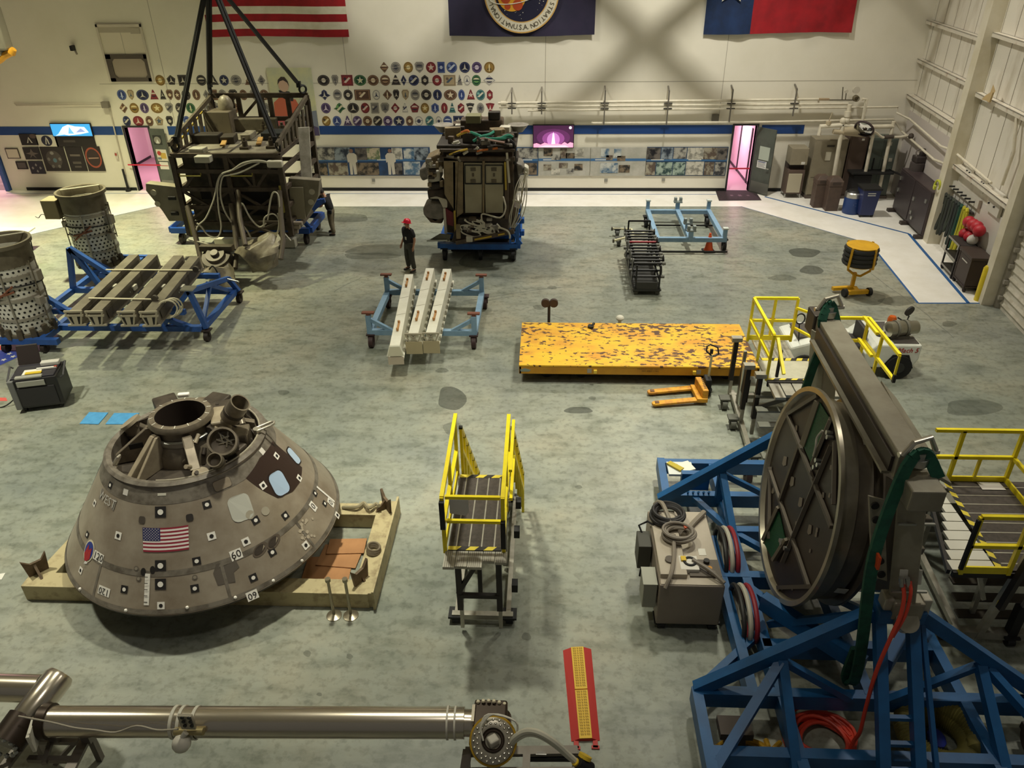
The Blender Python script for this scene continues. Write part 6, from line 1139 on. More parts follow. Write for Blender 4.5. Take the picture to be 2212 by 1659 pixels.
# hose reel stand
t = thing('reel_stand', 'yellow floor stand holding a drum wound with black hose', 'reel', (9.7, 22.9, 0)); m_ry = mat('reel_yellow', '#dba81c', .45, col2='#c99718', scale=3)
a, c_, e = V(9.05, 22.85, .12), V(9.75, 22.95, .12), V(9.45, 22.55, .12)
bars('foot_bar', [(a, c_)], .14, m_ry, t, .1); bars('foot_bar', [(V(9.4, 22.5, .14), V(10.05, 22.6, .14))], .12, m_ry, t); bars('foot_bar', [(c_, V(9.72, 22.55, .14))], .14, m_ry, t, .1)
for x in (9.32, 10.1): b = MB(); b.cyl((x - .05, 22.5 + .1 * (x > 9.6), .13), (x + .05, 22.52 + .1 * (x > 9.6), .13), .13, n=16); b.build('wheel', m_black, t)
bars('mast', [((9.68, 22.95, .1), (9.68, 22.95, .62))], .1, m_ry, t)
dc = V(9.72, 22.95, 0); b = MB(); b.tube([dc + V(-.04, 0, .55), dc + V(-.28, 0, .72), dc + V(-.3, 0, .88), dc + V(-.42, 0, 1.02)], .04, 8); b.tube([dc + V(-.04, 0, .55), dc + V(.1, -.1, .55), dc + V(.36, -.1, .72), dc + V(.38, -.1, .9)], .04, 8); b.build('yoke', m_ry, t)
b = MB()
for k in range(4): b.torus(dc + V(0, 0, 1.0 + .14 * k), .43, .085, V(0, 0, 1), 28, 8)
b.build('wound_hose', mat('hose_black', '#22221f', .6), t)
b = MB(); b.lathe([(0, 1.47), (.46, 1.5), (.47, 1.53), (.44, 1.54), (.0, 1.5)], dc, n=28); b.lathe([(.0, .9), (.44, .9), (.44, .94), (0, .94)], dc, n=28); b.cyl(dc + V(0, 0, .9), dc + V(0, 0, 1.5), .12); b.build('drum_flange', m_ry, t)
for a in (-PI * .5 - .9, -PI * .5 + .55, .6, 2.2): b = MB(); d = V(math.cos(a), math.sin(a), 0); b.bar(dc + d * .54 + V(0, 0, .9), dc + d * .5 + V(0, 0, 1.54), .07, .03, d); b.build('guide_bar', m_ry, t)
# floor stand with two round heads
c = V(.1, 19.75, 0); t = thing('round_head_stand', 'thin dark post with two round heads behind the yellow flatbed', 'stand', tuple(c)); b = MB(); b.cyl(c, c + V(0, 0, .95), .04, n=10); b.cyl(c, c + V(0, 0, .03), .2); b.build('post', flat('#3a2f2b'), t)
for x in (-.1, .13): b = MB(); q = c + V(x, -.02, .98); b.cyl(q + V(0, -.05, 0), q + V(0, .05, 0), .12, n=18); b.build('head', flat('#43342e'), t)
c = F(1333, 697, .05); b = MB(); b.sphere(V(2.12, 19.9, .45), .12, 12, (1, 1, .7)); b.cyl(V(2.12, 19.9, 0), V(2.12, 19.9, .45), .05); solo(b, 'white_beacon', flat('#d9d5c4'), 'small white dome just behind the flatbed edge', 'beacon', (2.12, 19.9, 0))
# yellow flatbed
def rusty():
    m = bpy.data.materials.new('chipped_yellow'); m.use_nodes = True; nt = m.node_tree; N = nt.nodes; L = nt.links; b = N['Principled BSDF']; b.inputs['Roughness'].default_value = .55
    tc = N.new('ShaderNodeTexCoord'); mp = N.new('ShaderNodeMapping'); mp.inputs['Scale'].default_value = (1, 1.7, 1); L.new(tc.outputs['Object'], mp.inputs[0])
    def nz(s, d): n = N.new('ShaderNodeTexNoise'); n.inputs['Scale'].default_value = s; n.inputs['Detail'].default_value = d; n.inputs['Roughness'].default_value = .55; L.new(mp.outputs[0], n.inputs['Vector']); return n
    a, c = nz(5.2, 4), nz(.55, 3); ad = N.new('ShaderNodeMath'); ad.operation = 'MULTIPLY_ADD'; L.new(c.outputs[0], ad.inputs[0]); ad.inputs[1].default_value = .42; L.new(a.outputs[0], ad.inputs[2])
    r = N.new('ShaderNodeValToRGB'); e = r.color_ramp.elements; e[0].position = .79; e[0].color = (*rgb('#e8b22a'), 1); e[1].position = .81; e[1].color = (*rgb('#5a3c26'), 1); L.new(ad.outputs[0], r.inputs[0])
    y = N.new('ShaderNodeValToRGB'); y.color_ramp.elements[0].color = (*rgb('#edbb2c'), 1); y.color_ramp.elements[0].position = .4; y.color_ramp.elements[1].color = (*rgb('#d99a2e'), 1); y.color_ramp.elements[1].position = .65; L.new(nz(1.4, 5).outputs[0], y.inputs[0])
    gt = N.new('ShaderNodeMath'); gt.operation = 'GREATER_THAN'; gt.inputs[1].default_value = .785; L.new(ad.outputs[0], gt.inputs[0])
    mx = N.new('ShaderNodeMix'); mx.data_type = 'RGBA'; L.new(gt.outputs[0], mx.inputs[0]); L.new(y.outputs[0], mx.inputs[6]); mx.inputs[7].default_value = (*rgb('#5a3c26'), 1); L.new(mx.outputs[2], b.inputs['Base Color']); return m
fx0, fx1, fy0, fy1 = -.65, 5.35, 16.92, 19.36
t = thing('flatbed_trailer', 'long low yellow flatbed trailer with chipped rusty paint', 'trailer', ((fx0 + fx1) / 2, 18.1, 0)); m_fb = rusty(); m_sk = mat('skirt_ochre', '#b98516', .5, col2='#a87412', scale=2)
b = MB(); bx(b, fx0, fx1, fy0, fy1, .5, .55); b.build('deck', m_fb, t)
b = MB(); bx(b, fx0 + .01, fx1 - .01, fy0, fy0 + .05, .3, .51); bx(b, fx0 + .01, fx1 - .01, fy1 - .05, fy1, .3, .51); bx(b, fx0, fx0 + .05, fy0, fy1, .3, .51); bx(b, fx1 - .05, fx1, fy0, fy1, .3, .51); sk = b.build('skirt', m_sk, t)
b = MB(); b.plate([(fx0 + .05, fy0 - .004, .36), (fx0 + .25, fy0 - .004, .36), (fx0 + .3, fy0 - .004, .41), (fx0 + .15, fy0 - .004, .46), (fx0 + .02, fy0 - .004, .41)], (0, .003, 0)); b.build('decal', flat('#7d8a80'), sk)
for x in (fx0 + 1.72, fx0 + 4.45): b = MB(); bx(b, x, x + .11, fy0 - .004, fy0, .34, .46); b.build('label_plate', flat('#9a9080'), sk); b = MB(); x2 = x + .16 if x < 2 else x - .1; bx(b, x2, x2 + .08, fy0 - .07, fy0, .36, .44); b.build('reflector', mat('reflector', '#d8b840', .3), sk)
b = MB(); text(b, 'MAXIMUM LOAD CAPACITY', .052, (fx0 + 3.3, fy0 - .004, .47), V(1, 0, 0), V(0, 0, 1)); text(b, 'MAX SPEED 5 MPH', .052, (fx0 + 3.3, fy0 - .004, .41), V(1, 0, 0), V(0, 0, 1)); b.build('stencil', flat('#3f2d0c'), sk)
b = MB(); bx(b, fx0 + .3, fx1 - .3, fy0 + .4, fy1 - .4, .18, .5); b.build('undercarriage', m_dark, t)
for x in (fx0 + .7, fx0 + 1.6, fx1 - 1.6, fx1 - .7):
    for y in (fy0 + .45, fy1 - .45): b = MB(); b.cyl((x, y - .1, .17), (x, y + .1, .17), .17, n=16); b.build('wheel', m_black, t)
b = MB(); c = F(1276, 707, .56); b.cyl(c, c + V(0, 0, .05), .085, n=16); b.bar(c + V(.04, .04, .04), c + V(.1, .13, .06), .05); solo(b, 'deck_plug', m_black, 'black round plug lying on the flatbed deck', 'plug', tuple(c))
# pallet jack
t = thing('pallet_jack', 'yellow pallet jack with upright loop handle in front of the flatbed', 'pallet jack', (3.2, 16.1, 0)); m_pj = mat('jack_yellow', '#dc9f22', .5, col2='#b87a26', scale=6)
for p, q in ((F(1398, 854), F(1493, 847)), (F(1408, 879), F(1508, 872))):
    d = (q - p).normalized(); s_ = V(-d.y, d.x, 0) * .085
    b = MB(); P = [p + d * .06 - s_ + V(0, 0, .06), q - s_ + V(0, 0, .09), q + s_ + V(0, 0, .09), p + d * .06 + s_ + V(0, 0, .06), p + s_ * .5 + V(0, 0, .055), p - s_ * .5 + V(0, 0, .055)]; b.plate(P, V(0, 0, .06)); b.build('fork', m_pj, t, .01)
    b = MB(); b.box(p + d * .12 + V(0, 0, .125), (.1, .1, .02)); b.cyl(p + d * .16 - s_ * .6 + V(0, 0, .045), p + d * .16 + s_ * .6 + V(0, 0, .045), .045, n=10); b.build('fork_tip_roller', flat('#6a4a30'), t)
q1, q2 = F(1494, 847), F(1512, 872); b = MB(); b.plate([q1 + V(-.05, .05, .08), q2 + V(-.1, -.1, .08), q2 + V(.16, -.1, .08), q1 + V(.2, .05, .08)], V(0, 0, .12)); b.plate([q1 + V(.05, .05, .2), q2 + V(.02, -.08, .2), q2 + V(.16, -.08, .2), q1 + V(.2, .05, .2)], V(0, 0, .22)); b.build('body', m_pj, t, .02)
b = MB(); e = q2 + V(.09, -.0, .422)
for k in range(7): b.face([e + V(-.035, .02 + .075 * k, 0), e + V(.035, .02 + .075 * k, 0), e + V(.03, .06 + .075 * k, 0), e + V(-.02, .065 + .075 * k, 0)])
b.build('lettering', flat('#4a3210'), t)
hb = q1.lerp(q2, .3) + V(.3, 0, 0); b = MB(); b.cyl(hb + V(-.03, -.05, .12), hb + V(.03, .1, .12), .12, n=16); b.box(hb + V(-.02, .0, .38), (.16, .3, .3)); b.build('pump', m_black, t, .02)
b = MB(); b.cyl(hb + V(0, .05, .4), hb + V(.02, .08, 1.1), .03, n=8); b.build('tiller', mat('tiller_pale', '#b9b08a', .5), t); b = MB(); b.tube([hb + V(.02, .08, 1.08) + V(x, .05 * z, z) for x, z in ((0, 0), (-.14, .12), (-.14, .25), (-.06, .3), (.12, .22), (.16, .05), (.08, 0))], .02, 6, closed=True); b.box(hb + V(.0, .08, 1.2), (.07, .05, .12)); b.build('loop_handle', m_black, t)
# tow tractor
t = thing('tow_tractor', 'white tow tractor with red lettering and a silver gas tank on top', 'tractor', (8, 18, 0)); m_tw = mat('tractor_white', '#dfe0d6', .35, col2='#d2d3c8', scale=2); m_tg = mat('tractor_grille', '#4c4641', .6)
X, Ya, Yb, Zt = 9.42, 17.42, 18.85, .95
b = MB(); pr = [(8.15, .3), (9.3, .3), (X, .55), (X, Zt), (8.32, Zt), (8.05, .7)]
b.plate([V(x, Ya, z) for x, z in pr], V(0, Yb - Ya, 0)); b.build('rear_body', m_tw, t, .04)
b = MB(); bx(b, 8.55, 9.2, 18.25, 18.75, Zt, Zt + .015); b.build('grille', m_tg, t); b = MB(); bx(b, 8.75, 9.36, 17.5, 17.85, Zt, Zt + .015); b.build('grille', m_tg, t)
b = MB(); b.cyl((8.55, 17.95, Zt), (8.55, 17.95, Zt + .02), .09, n=16); b.build('filler_cap', m_black, t)
b = MB()
gv, gf = glyphs('Mach 5', .3); b.add([V(9.1 + (x + .25 * y) * .6, Ya - .004, .8 + y * .62) for x, y in gv], gf); b.build('lettering', mat('letter_black', '#2a1010', .5), t)
b = MB(); b.add([V(9.095 + (x + .25 * y) * .59, Ya - .009, .805 + y * .6) for x, y in gv], gf); b.build('lettering', mat('letter_red', '#b5251f', .5), t)
b = MB(); b.cyl((8.95, Ya - .06, .33), (8.95, Ya + .25, .33), .33, n=24); b.build('tire', mat('tire_black', '#151515', .8), t)
b = MB(); b.cyl((8.95, Ya - .08, .33), (8.95, Ya - .05, .33), .14, n=16); b.build('wheel_hub', flat('#2a2a28'), t)
b = MB(); b.plate([(8.5, Ya - .003, .28), (8.75, Ya - .003, .68), (9.15, Ya - .003, .68), (9.33, Ya - .003, .3)], (0, -.01, 0)); b.build('wheel_arch', m_black, t)
m_tank = mat('tank_silver', '#a9a596', .28, .9); p, q = V(8.6, 17.8, 1.2), V(9.4, 17.95, 1.2)
b = MB(); b.lathe([(0, -.02), (.13, 0), (.2, .06), (.2, .6), (.17, .66), (.17, .82), (.0, .82)], p, q - p, 24); b.build('gas_tank', m_tank, t)
for k in (.25, .5): b = MB(); d = (q - p).normalized(); b.lathe([(.205, k - .03), (.215, k - .03), (.215, k + .03), (.205, k + .03)], p, d, 24); b.build('tank_band', flat('#6d6a5e'), t)
b = MB(); bx(b, 8.75, 9.2, 17.72, 18.0, Zt, 1.05); b.build('tank_cradle', flat('#5a564c'), t)
c = V(8.95, 18.35, Zt); b = MB(); b.lathe([(0, 0), (.14, .0), (.15, .05), (.1, .08)], c + V(0, 0, .1), n=18); b.cyl(c, c + V(0, 0, .12), .04); b.build('beacon_base', m_tw, t); b = MB(); b.lathe([(.11, .16), (.11, .3), (.08, .36), (0, .37)], c, n=18); b.build('beacon', mat('amber', '#c25a1c', .2), t)
b = MB(); b.tube([V(9.1, 18.4, 1.25), V(9.3, 18.3, 1.15), V(9.38, 18.4, 1.3)], .02, 6); b.build('mirror_arm', m_black, t); b = MB(); b.cyl(V(9.38, 18.4, 1.42), V(9.36, 18.44, 1.43), .14, n=18); b.build('mirror', flat('#2e2a26'), t)
b = MB(); bx(b, 6.9, 8.2, Ya + .05, Yb - .1, .3, .42); b.build('foot_deck', mat('foot_deck', '#6c6a62', .6), t); b = MB(); bx(b, 7.7, 8.15, 17.75, 18.5, .42, .75); b.box((8.12, 18.1, .95), (.12, .7, .5)); b.build('seat', flat('#2c2724'), t, .05)
b = MB(); bx(b, 7.2, 8.2, 18.6, 18.85, .42, .72); b.build('side_panel', m_tw, t, .03)
b = MB(); b.plate([V(x, Ya + .1, z) for x, z in ((6.2, .3), (7.0, .3), (7.05, .92), (6.7, .95), (6.22, .8))], V(0, 1.25, 0)); b.build('front_hood', m_tw, t, .06); b = MB(); bx(b, 6.45, 6.9, 17.8, 18.6, .93, .97); b.build('grille', m_tg, t)
b = MB(); b.cyl((6.6, Ya + .02, .3), (6.6, Ya + .25, .3), .3, n=20); b.build('tire', mat('tire_black', '#151515'), t)
b = MB(); b.torus((7.25, 18.1, 1.1), .18, .02, V(-.5, 0, .8), 20, 6); b.tube([(7.05, 18.1, .9), (7.25, 18.1, 1.1)], .02, 6); b.build('steering_wheel', m_black, t); b = MB(); b.tube([(6.45, 17.7, .9), (6.4, 17.75, 1.35)], .015, 6); b.torus((6.4, 17.75, 1.5), .13, .02, V(.3, -1, .2), 18, 6); b.build('mirror', m_black, t)

# ------------------------------------------------------------------ yellow railed platforms
def hazard(t, p, q, w_, up=V(0, 0, 1)):
    p = Vector(p); q = Vector(q); L = (q - p).length; n = max(3, int(L / .12)); d = (q - p) / n; s_ = V(-d.y, d.x, 0).normalized() * w_ / 2; b = MB()
    for i in range(n): a = p + d * i; c = p + d * (i + 1); k = d * .5; b.use(i % 2).face([a - s_, c - s_, c + s_ + k * (0 if i == n - 1 else 1), a + s_ + k * (0 if i == 0 else 1)])
    return b.build('hazard_stripe', [mat('hazard_yellow', '#d9c43a', .6), mat('hazard_black', '#2b2723', .7)], t)
def rails(t, segs, w_=.055, m=None, name='rail'):
    for p, q in segs: bars(name, [(p, q)], w_, m or m_yel, t)
# centre platform
t = thing('access_platform', 'tall narrow yellow railed access platform between capsule and grey cabinet', 'platform', (-1.0, 9.5, 0)); x0, x1, y0, y1, z = -1.42, -.62, 8.62, 10.45, 2.0
b = MB(); bx(b, x0, x1, y0, y1, z - .06, z); b.build('deck', m_deckdk, t)
for k in range(4): b = MB(); x = x0 + .12 + k * .19; bx(b, x - .01, x + .01, y0 + .05, y1 - .05, z, z + .004); b.build('deck_strip', m_alu, t)
hazard(t, (x0, y0 + .03, z + .006), (x1, y0 + .03, z + .006), .08); hazard(t, (x0, y1 - .03, z + .006), (x1, y1 - .03, z + .006), .08)
for k, x in ((-1, x0 - .04), (1, x1 + .04)):
    rails(t, [((x, y0, z + .98), (x, y1 + .15, z + 1.12)), ((x, y0, z + .5), (x, y1, z + .5))], .06, name='handrail'); rails(t, [((x, y0, z - .05), (x, y0, z + 1.0)), ((x, (y0 + y1) / 2, z), (x, (y0 + y1) / 2, z + 1.05)), ((x, y1, z), (x, y1, z + 1.1))], name='rail_post'); b = MB(); bx(b, x - .012, x + .012, y0, y1, z - .02, z + .12); b.build('toe_board', m_yel, t)
    zz0 = z + (.45 if k < 0 else .1); bars('bumper', [((x - k * .0, y0 - .05, zz0), (x, y0 - .05, zz0 + .5))], .07, m_black, t)
rails(t, [((x0, y0 + .06, z + .95), (x1, y0 + .06, z + .95)), ((x0, y0 + .06, z + .5), (x1, y0 + .06, z + .5))], .05, name='gate_bar')
rails(t, [((x1 + .12, y0 + .7, z + .95), (x1 + .12, y1 + .1, z + 1.05)), ((x1 + .12, y0 + .7, z + .4), (x1 + .12, y1, z + .4))], .05, name='handrail')
b = MB(); b.plate([(x0 + .06, y0 + .03, z + .93), (x0 + .34, y0 + .03, z + .93), (x0 + .34, y0 + .05, z + .68), (x0 + .28, y0 + .05, z + .62), (x0 + .06, y0 + .05, z + .66)], (0, .01, 0)); b.build('paper_tag', flat('#c9c5bd'), t)
for k, (w_, L) in enumerate(((.17, .36), (.17, .34), (.21, .35), (.17, .22), (.17, .24))):
    xx = x0 - .04 + sum((.18, .18, .22, .18, .18)[:k]); b = MB(); bx(b, xx, xx + w_, y0 - L, y0 - .01, z - .06, z - .01)
    b.build('plank', m_alu, t)
    b = MB(); [bx(b, xx + .02 + .03 * i, xx + .03 + .03 * i, y0 - L, y0 - .02, z - .01, z - .006) for i in range(int(w_ / .03) - 1)]; b.build('plank_groove', flat('#7d776c'), t)
# stair beyond
for i in range(7): b = MB(); u = i / 7; bx(b, x0 + .02, x1 - .02, y1 + .1 + 1.55 * u, y1 + .36 + 1.55 * u, z - .3 - 1.7 * u, z - .26 - 1.7 * u); b.build('tread', m_alu, t)
for x in (x0 - .02, x1 + .02): bars('stringer', [((x, y1, z - .1), (x, y1 + 1.85, .1))], .04, m_alu, t, .2)
for x in (x0 + .04, x1 + .1):
    rails(t, [((x, y1 + .1, z + .9), (x + .12, y1 + 1.45, .95)), ((x, y1 + .1, z + .45), (x + .12, y1 + 1.45, .55))], .05, name='stair_handrail')
    for i in range(7): u = i / 6; xx = x + .12 * u; yy = y1 + .1 + 1.35 * u; zt = z + .9 - 1.95 * u + .9 * u; zt = (z + .9) * (1 - u) + .95 * u; rails(t, [((xx, yy, zt - .95), (xx, yy, zt))], .05, name='baluster'); b = MB(); b.box((xx, yy, zt + .01), (.06, .06, .04)); b.build('cap', m_black, t)
for x in (x0 + .12, x1 - .05): bars('leg', [((x, 8.75, .62), (x, 8.7, 1.95))], .09, m_post, t); bars('inner_leg', [((x, 8.85, .1), (x, 8.85, .75))], .06, m_alu, t); bars('leg', [((x, 10.3, .1), (x, 10.3, 1.95))], .08, m_alu, t)
bars('leg', [((-1.02, 9.2, .5), (-1.02, 9.2, 1.9))], .07, m_post, t); bars('brace', [((x0 + .1, 8.72, 1.0), (-.95, 8.72, 1.75))], .07, m_post, t); bars('brace', [((x0 + .1, 8.72, .95), (x1 - .05, 8.72, .95))], .07, m_post, t); bars('brace', [((x0 + .1, 10.2, .9), (x1 - .05, 10.2, .9)), ], .05, m_alu, t)
bars('base_rail', [((x0 - .08, 9.07, .13), (x1 + .14, 9.07, .13))], .1, m_alu, t); bars('base_rail', [((x0 - .08, 12.1, .13), (x1 + .14, 12.1, .13))], .1, m_alu, t)
for x in (x0 - .0, x1 + .06): bars('base_rail', [((x, 9.07, .13), (x, 12.1, .13))], .08, m_alu, t)
casters(t, [(x0 - .02, 9.05, 0), (x1 + .08, 9.05, 0), (x0 - .02, 12.1, 0), (x1 + .08, 12.1, 0)], .06, m_black)
for y in (9.4, 10.4, 11.2): b = MB(); b.box((x1 + .16, y, .5 + .3 * (y > 10)), (.1, .16, .16)); b.build('side_fitting', m_black, t)
# platform behind the drum
t = thing('access_platform', 'yellow railed work platform with perforated step behind the big steel drum', 'platform', (5.9, 15, 0)); z = 1.6; X0_, X1_ = 4.78, 7.02
b = MB(); bx(b, X0_, X1_, 14.5, 15.4, z - .06, z); b.build('deck', mat('deck_pale', '#b5b19c', .55, col2='#a8a48f', scale=5), t)
b = MB(); bx(b, X0_ + .1, X0_ + .85, 15.4, 16.4, z - .03, z); b.use(1); [b.box((X0_ + .16 + .085 * i, 15.46 + .07 * j, z + .002), (.05, .03, .002)) for i in range(8) for j in range(13)]; b.build('perforated_step', [m_alu, flat('#6f6a5c')], t)
hazard(t, (X0_, 14.53, z + .006), (X1_, 14.53, z + .006), .07); hazard(t, (X0_ + .1, 15.42, z + .006), (X1_ - .9, 15.42, z + .006), .12)
rails(t, [((4.78, 16.4, z + 1.05), (5.78, 16.4, z + 1.05)), ((4.78, 16.4, z + .5), (5.78, 16.4, z + .5)), ((4.78, 14.55, z + 1.05), (4.78, 16.4, z + 1.05)), ((4.78, 14.55, z + .5), (4.78, 16.4, z + .5)), ((6.0, 15.4, z + 1.05), (X1_, 15.4, z + 1.05)), ((6.0, 15.4, z + .5), (X1_, 15.4, z + .5)), ((X1_, 13.7, z + 1.05), (X1_, 15.4, z + 1.05)), ((X1_, 13.7, z + .5), (X1_, 15.4, z + .5)), ((X1_ - .12, 14.6, z + 1.08), (X1_ - .12, 15.4, z + 1.08)), ((X1_ - .12, 14.6, z + .55), (X1_ - .12, 15.4, z + .55)), ((4.9, 13.9, z + .48), (4.86, 14.55, z + .98))], .06, name='handrail')
rails(t, [((x, y, z - .05), (x, y, z + 1.05)) for x, y in ((4.78, 16.4), (5.78, 16.4), (4.78, 15.4), (4.78, 14.55), (6.0, 15.4), (X1_, 15.4), (X1_, 14.6), (5.28, 16.4), (6.3, 15.4))], .055, name='rail_post')
b = MB(); bx(b, 4.78, 5.78, 16.37, 16.4, z, z + .12); b.build('toe_board', m_yel, t); b = MB(); bx(b, 6.0, X1_, 15.38, 15.41, z, z + .12); b.build('toe_board', m_yel, t)
b = MB(); b.box((5.28, 16.42, z + .52), (.12, .04, .06)); b.build('latch', m_ry, t)
rails(t, [((5.72, 16.2, z + .9), (5.95, 15.5, z + 1.05)), ((5.75, 16.2, z + .4), (5.95, 15.5, z + .5)), ((5.72, 16.2, z + .4), (5.72, 16.2, z + .9))], .05, name='chain_guard')
rails(t, [((X1_, 13.7, z + .5), (X1_, 13.7, z + 1.05))], .04, name='rail_post'); bars('bumper', [((X1_, 13.68, z + .45), (X1_, 13.68, z + .62))], .06, m_black, t); bars('bumper', [((4.95, 14.45, z + .1), (4.95, 14.45, z + .75))], .055, m_black, t)
for k in range(9): x = X0_ + .02 + k * .245; L = (.62, .52, .56, .6, .6, .55, .6, .62, .6)[k]; b = MB(); bx(b, x, x + .22, 14.46 - L, 14.44, z - .1, z - .04); b.build('plank', m_alu, t)
bars('edge_beam', [((X0_, 14.46, z - .08), (X1_, 14.46, z - .08))], .06, m_post, t, .12)
for y, x in ((14.6, 4.66), (15.0, 4.5), (16.3, 4.5)): bars('leg', [((x, y, .55), (x, y, z + (.0 if y < 15 else .05)))], .1, m_post, t); bars('inner_leg', [((x + .02, y, .12), (x + .02, y, .7))], .07, m_alu, t); b = MB(); b.box((x, y, z + .06), (.24, .16, .1)); b.build('leg_cap', m_alu, t)
for x, y in ((4.6, 15.8), (7.0, 14.7), (7.0, 15.3)): bars('leg', [((x, y, .12), (x, y, z))], .07, m_alu if x < 5 else m_post, t)
for p, q in (((4.45, 13.2, .16), (4.6, 16.4, .16)), ((7.0, 13.4, .16), (7.0, 16.2, .16)), ((4.5, 16.2, .16), (7.0, 16.2, .16)), ((4.4, 14.0, .16), (7.0, 14.0, .16))): bars('base_rail', [(p, q)], .1, m_alu, t)
for i in range(5): b = MB(); bx(b, 4.6, 6.8, 13.3 + .3 * i, 13.5 + .3 * i, .35 + .2 * i, .39 + .2 * i); b.build('tread', mat('tread_grey', '#8a8a80', .5, .4), t)
bars('brace', [((4.7, 14.5, .9), (5.2, 13.95, 1.5))], .08, m_post, t)
casters(t, [(4.32, 15.85, 0), (4.35, 15.0, 0), (4.5, 13.55, 0), (7.05, 13.6, 0), (7.05, 16.1, 0)], .12, mat('caster_grey', '#5b5b52'))
b = MB(); bx(b, 4.55, 4.6, 15.0, 15.8, .7, 1.3); b.build('winch_box', m_post, t, .02); b = MB(); b.cyl((4.6, 15.6, .3), (4.55, 15.5, 1.4), .05); b.build('lift_cylinder', m_steel, t)
# platform at the right edge
t = thing('access_platform', 'yellow railed platform with dark striped deck beyond the drum yoke', 'platform', (7.6, 10, 0)); z = 1.6
b = MB(); b.add([(6.93, 8.85, z), (9.2, 8.85, z), (9.2, 11.05, z), (7.05, 11.05, z), (6.93, 8.85, z - .06), (9.2, 8.85, z - .06), (9.2, 11.05, z - .06), (7.05, 11.05, z - .06)], [(0, 1, 2, 3), (7, 6, 5, 4), (0, 4, 5, 1), (1, 5, 6, 2), (2, 6, 7, 3), (3, 7, 4, 0)]); b.build('deck', m_deckdk, t)
for k in range(9): y = 9.0 + k * .235; b = MB(); bx(b, 6.98, 9.2, y - .012, y + .012, z, z + .005); b.build('deck_strip', m_alu, t)
hazard(t, (6.9, 8.85, z + .008), (7.03, 11.05, z + .008), .09)
for k in range(9): y = 8.85 + k * .225; xl = 6.2 + .08 * k if k < 7 else 6.75; b = MB(); bx(b, xl, 6.86, y + .01, y + .215, z - .06, z - .01); b.build('plank', mat('plank_white', '#d2cfc2', .5), t)
rails(t, [((6.6, 11.05, z + 1.05), (8.05, 11.05, z + 1.05)), ((6.75, 11.05, z + .5), (8.05, 11.05, z + .5)), ((8.05, 11.05, z + 1.05), (8.05, 8.85, z + 1.05)), ((8.05, 11.05, z + .5), (8.05, 8.85, z + .5)), ((6.3, 8.82, z + 1.05), (9.2, 8.82, z + 1.05)), ((6.3, 8.82, z + .5), (9.2, 8.82, z + .5))], .06, name='handrail')
rails(t, [((x, y, z - .05), (x, y, z + 1.05)) for x, y in ((7.07, 11.05), (8.05, 11.05), (8.05, 9.9), (6.3, 8.82), (7.0, 8.82), (7.9, 8.82), (8.7, 8.82))], .06, name='rail_post'); rails(t, [((7.5, 11.05, z), (7.5, 11.05, z + .5)), ((8.05, 10.4, z), (8.05, 10.4, z + .5))], .045, name='rail_post')
for a, c in (((7.07, 11.04), (8.05, 11.07)), ((8.03, 8.85), (8.06, 11.05)), ((6.3, 8.8), (7.0, 8.83))): b = MB(); bx(b, a[0], c[0], a[1], c[1], z - .03, z + .1); b.build('toe_board', m_yel, t)
bars('bumper', [((6.27, 8.8, z + .05), (6.27, 8.8, z + 1.0))], .05, m_black, t)
b = MB(); b.plate([(7.55, 10.8, z + .01), (7.95, 10.8, z + .01), (7.93, 11.0, z + .01), (7.55, 11.0, z + .01)], (0, 0, .004)); b.build('paper_sheet', flat('#cfcac0'), t)
bars('edge_beam', [((6.2, 8.84, z - .08), (9.2, 8.84, z - .08))], .05, m_post, t, .1); bars('edge_beam', [((6.15, 8.86, z - .06), (6.62, 10.7, z - .06))], .05, m_post, t, .08)
bars('leg', [((7.0, 8.9, .1), (7.28, 8.9, z + .35))], .1, m_alu, t); bars('leg', [((7.05, 8.75, .9), (7.2, 8.78, z + .4))], .09, m_post, t); bars('leg', [((7.5, 8.9, .1), (7.5, 8.9, .8))], .14, m_black, t); bars('leg', [((7.5, 8.9, .7), (7.62, 8.9, z))], .06, m_alu, t); bars('leg', [((6.9, 10.9, .1), (6.9, 10.9, z))], .09, m_alu, t); bars('brace', [((6.9, 8.95, .9), (6.65, 8.95, z - .1))], .06, m_alu, t); bars('brace', [((7.0, 9.2, .3), (6.95, 9.2, z - .1))], .07, m_alu, t)
b = MB(); b.box((7.11, 8.84, .93), (.12, .02, .1)); b.build('yellow_tag', m_yel, t)
bars('base_rail', [((6.4, 8.95, .17), (9.2, 8.85, .17))], .14, m_alu, t); bars('base_rail', [((6.7, 8.95, .17), (6.9, 11.6, .17))], .1, m_alu, t)
for i in range(7): b = MB(); bx(b, 6.75, 8.0, 9.1 + i * .2, 9.27 + i * .2, .3 + i * .17, .34 + i * .17); b.build('tread', mat('tread_dark', '#4a4238', .6), t)
b = MB(); bx(b, 6.8, 8.2, 11.3, 11.7, .2, .9); b.build('counterweight', flat('#6f6c60'), t); bars('stair_rail', [((6.9, 11.2, 1.3), (8.2, 11.2, 1.3))], .1, m_alu, t); bars('side_bumper', [((6.8, 11.15, .3), (6.95, 11.2, 1.7))], .12, m_black, t)
casters(t, [(7.5, 8.85, 0), (6.5, 8.95, 0), (6.9, 11.6, 0)], .08, m_black)
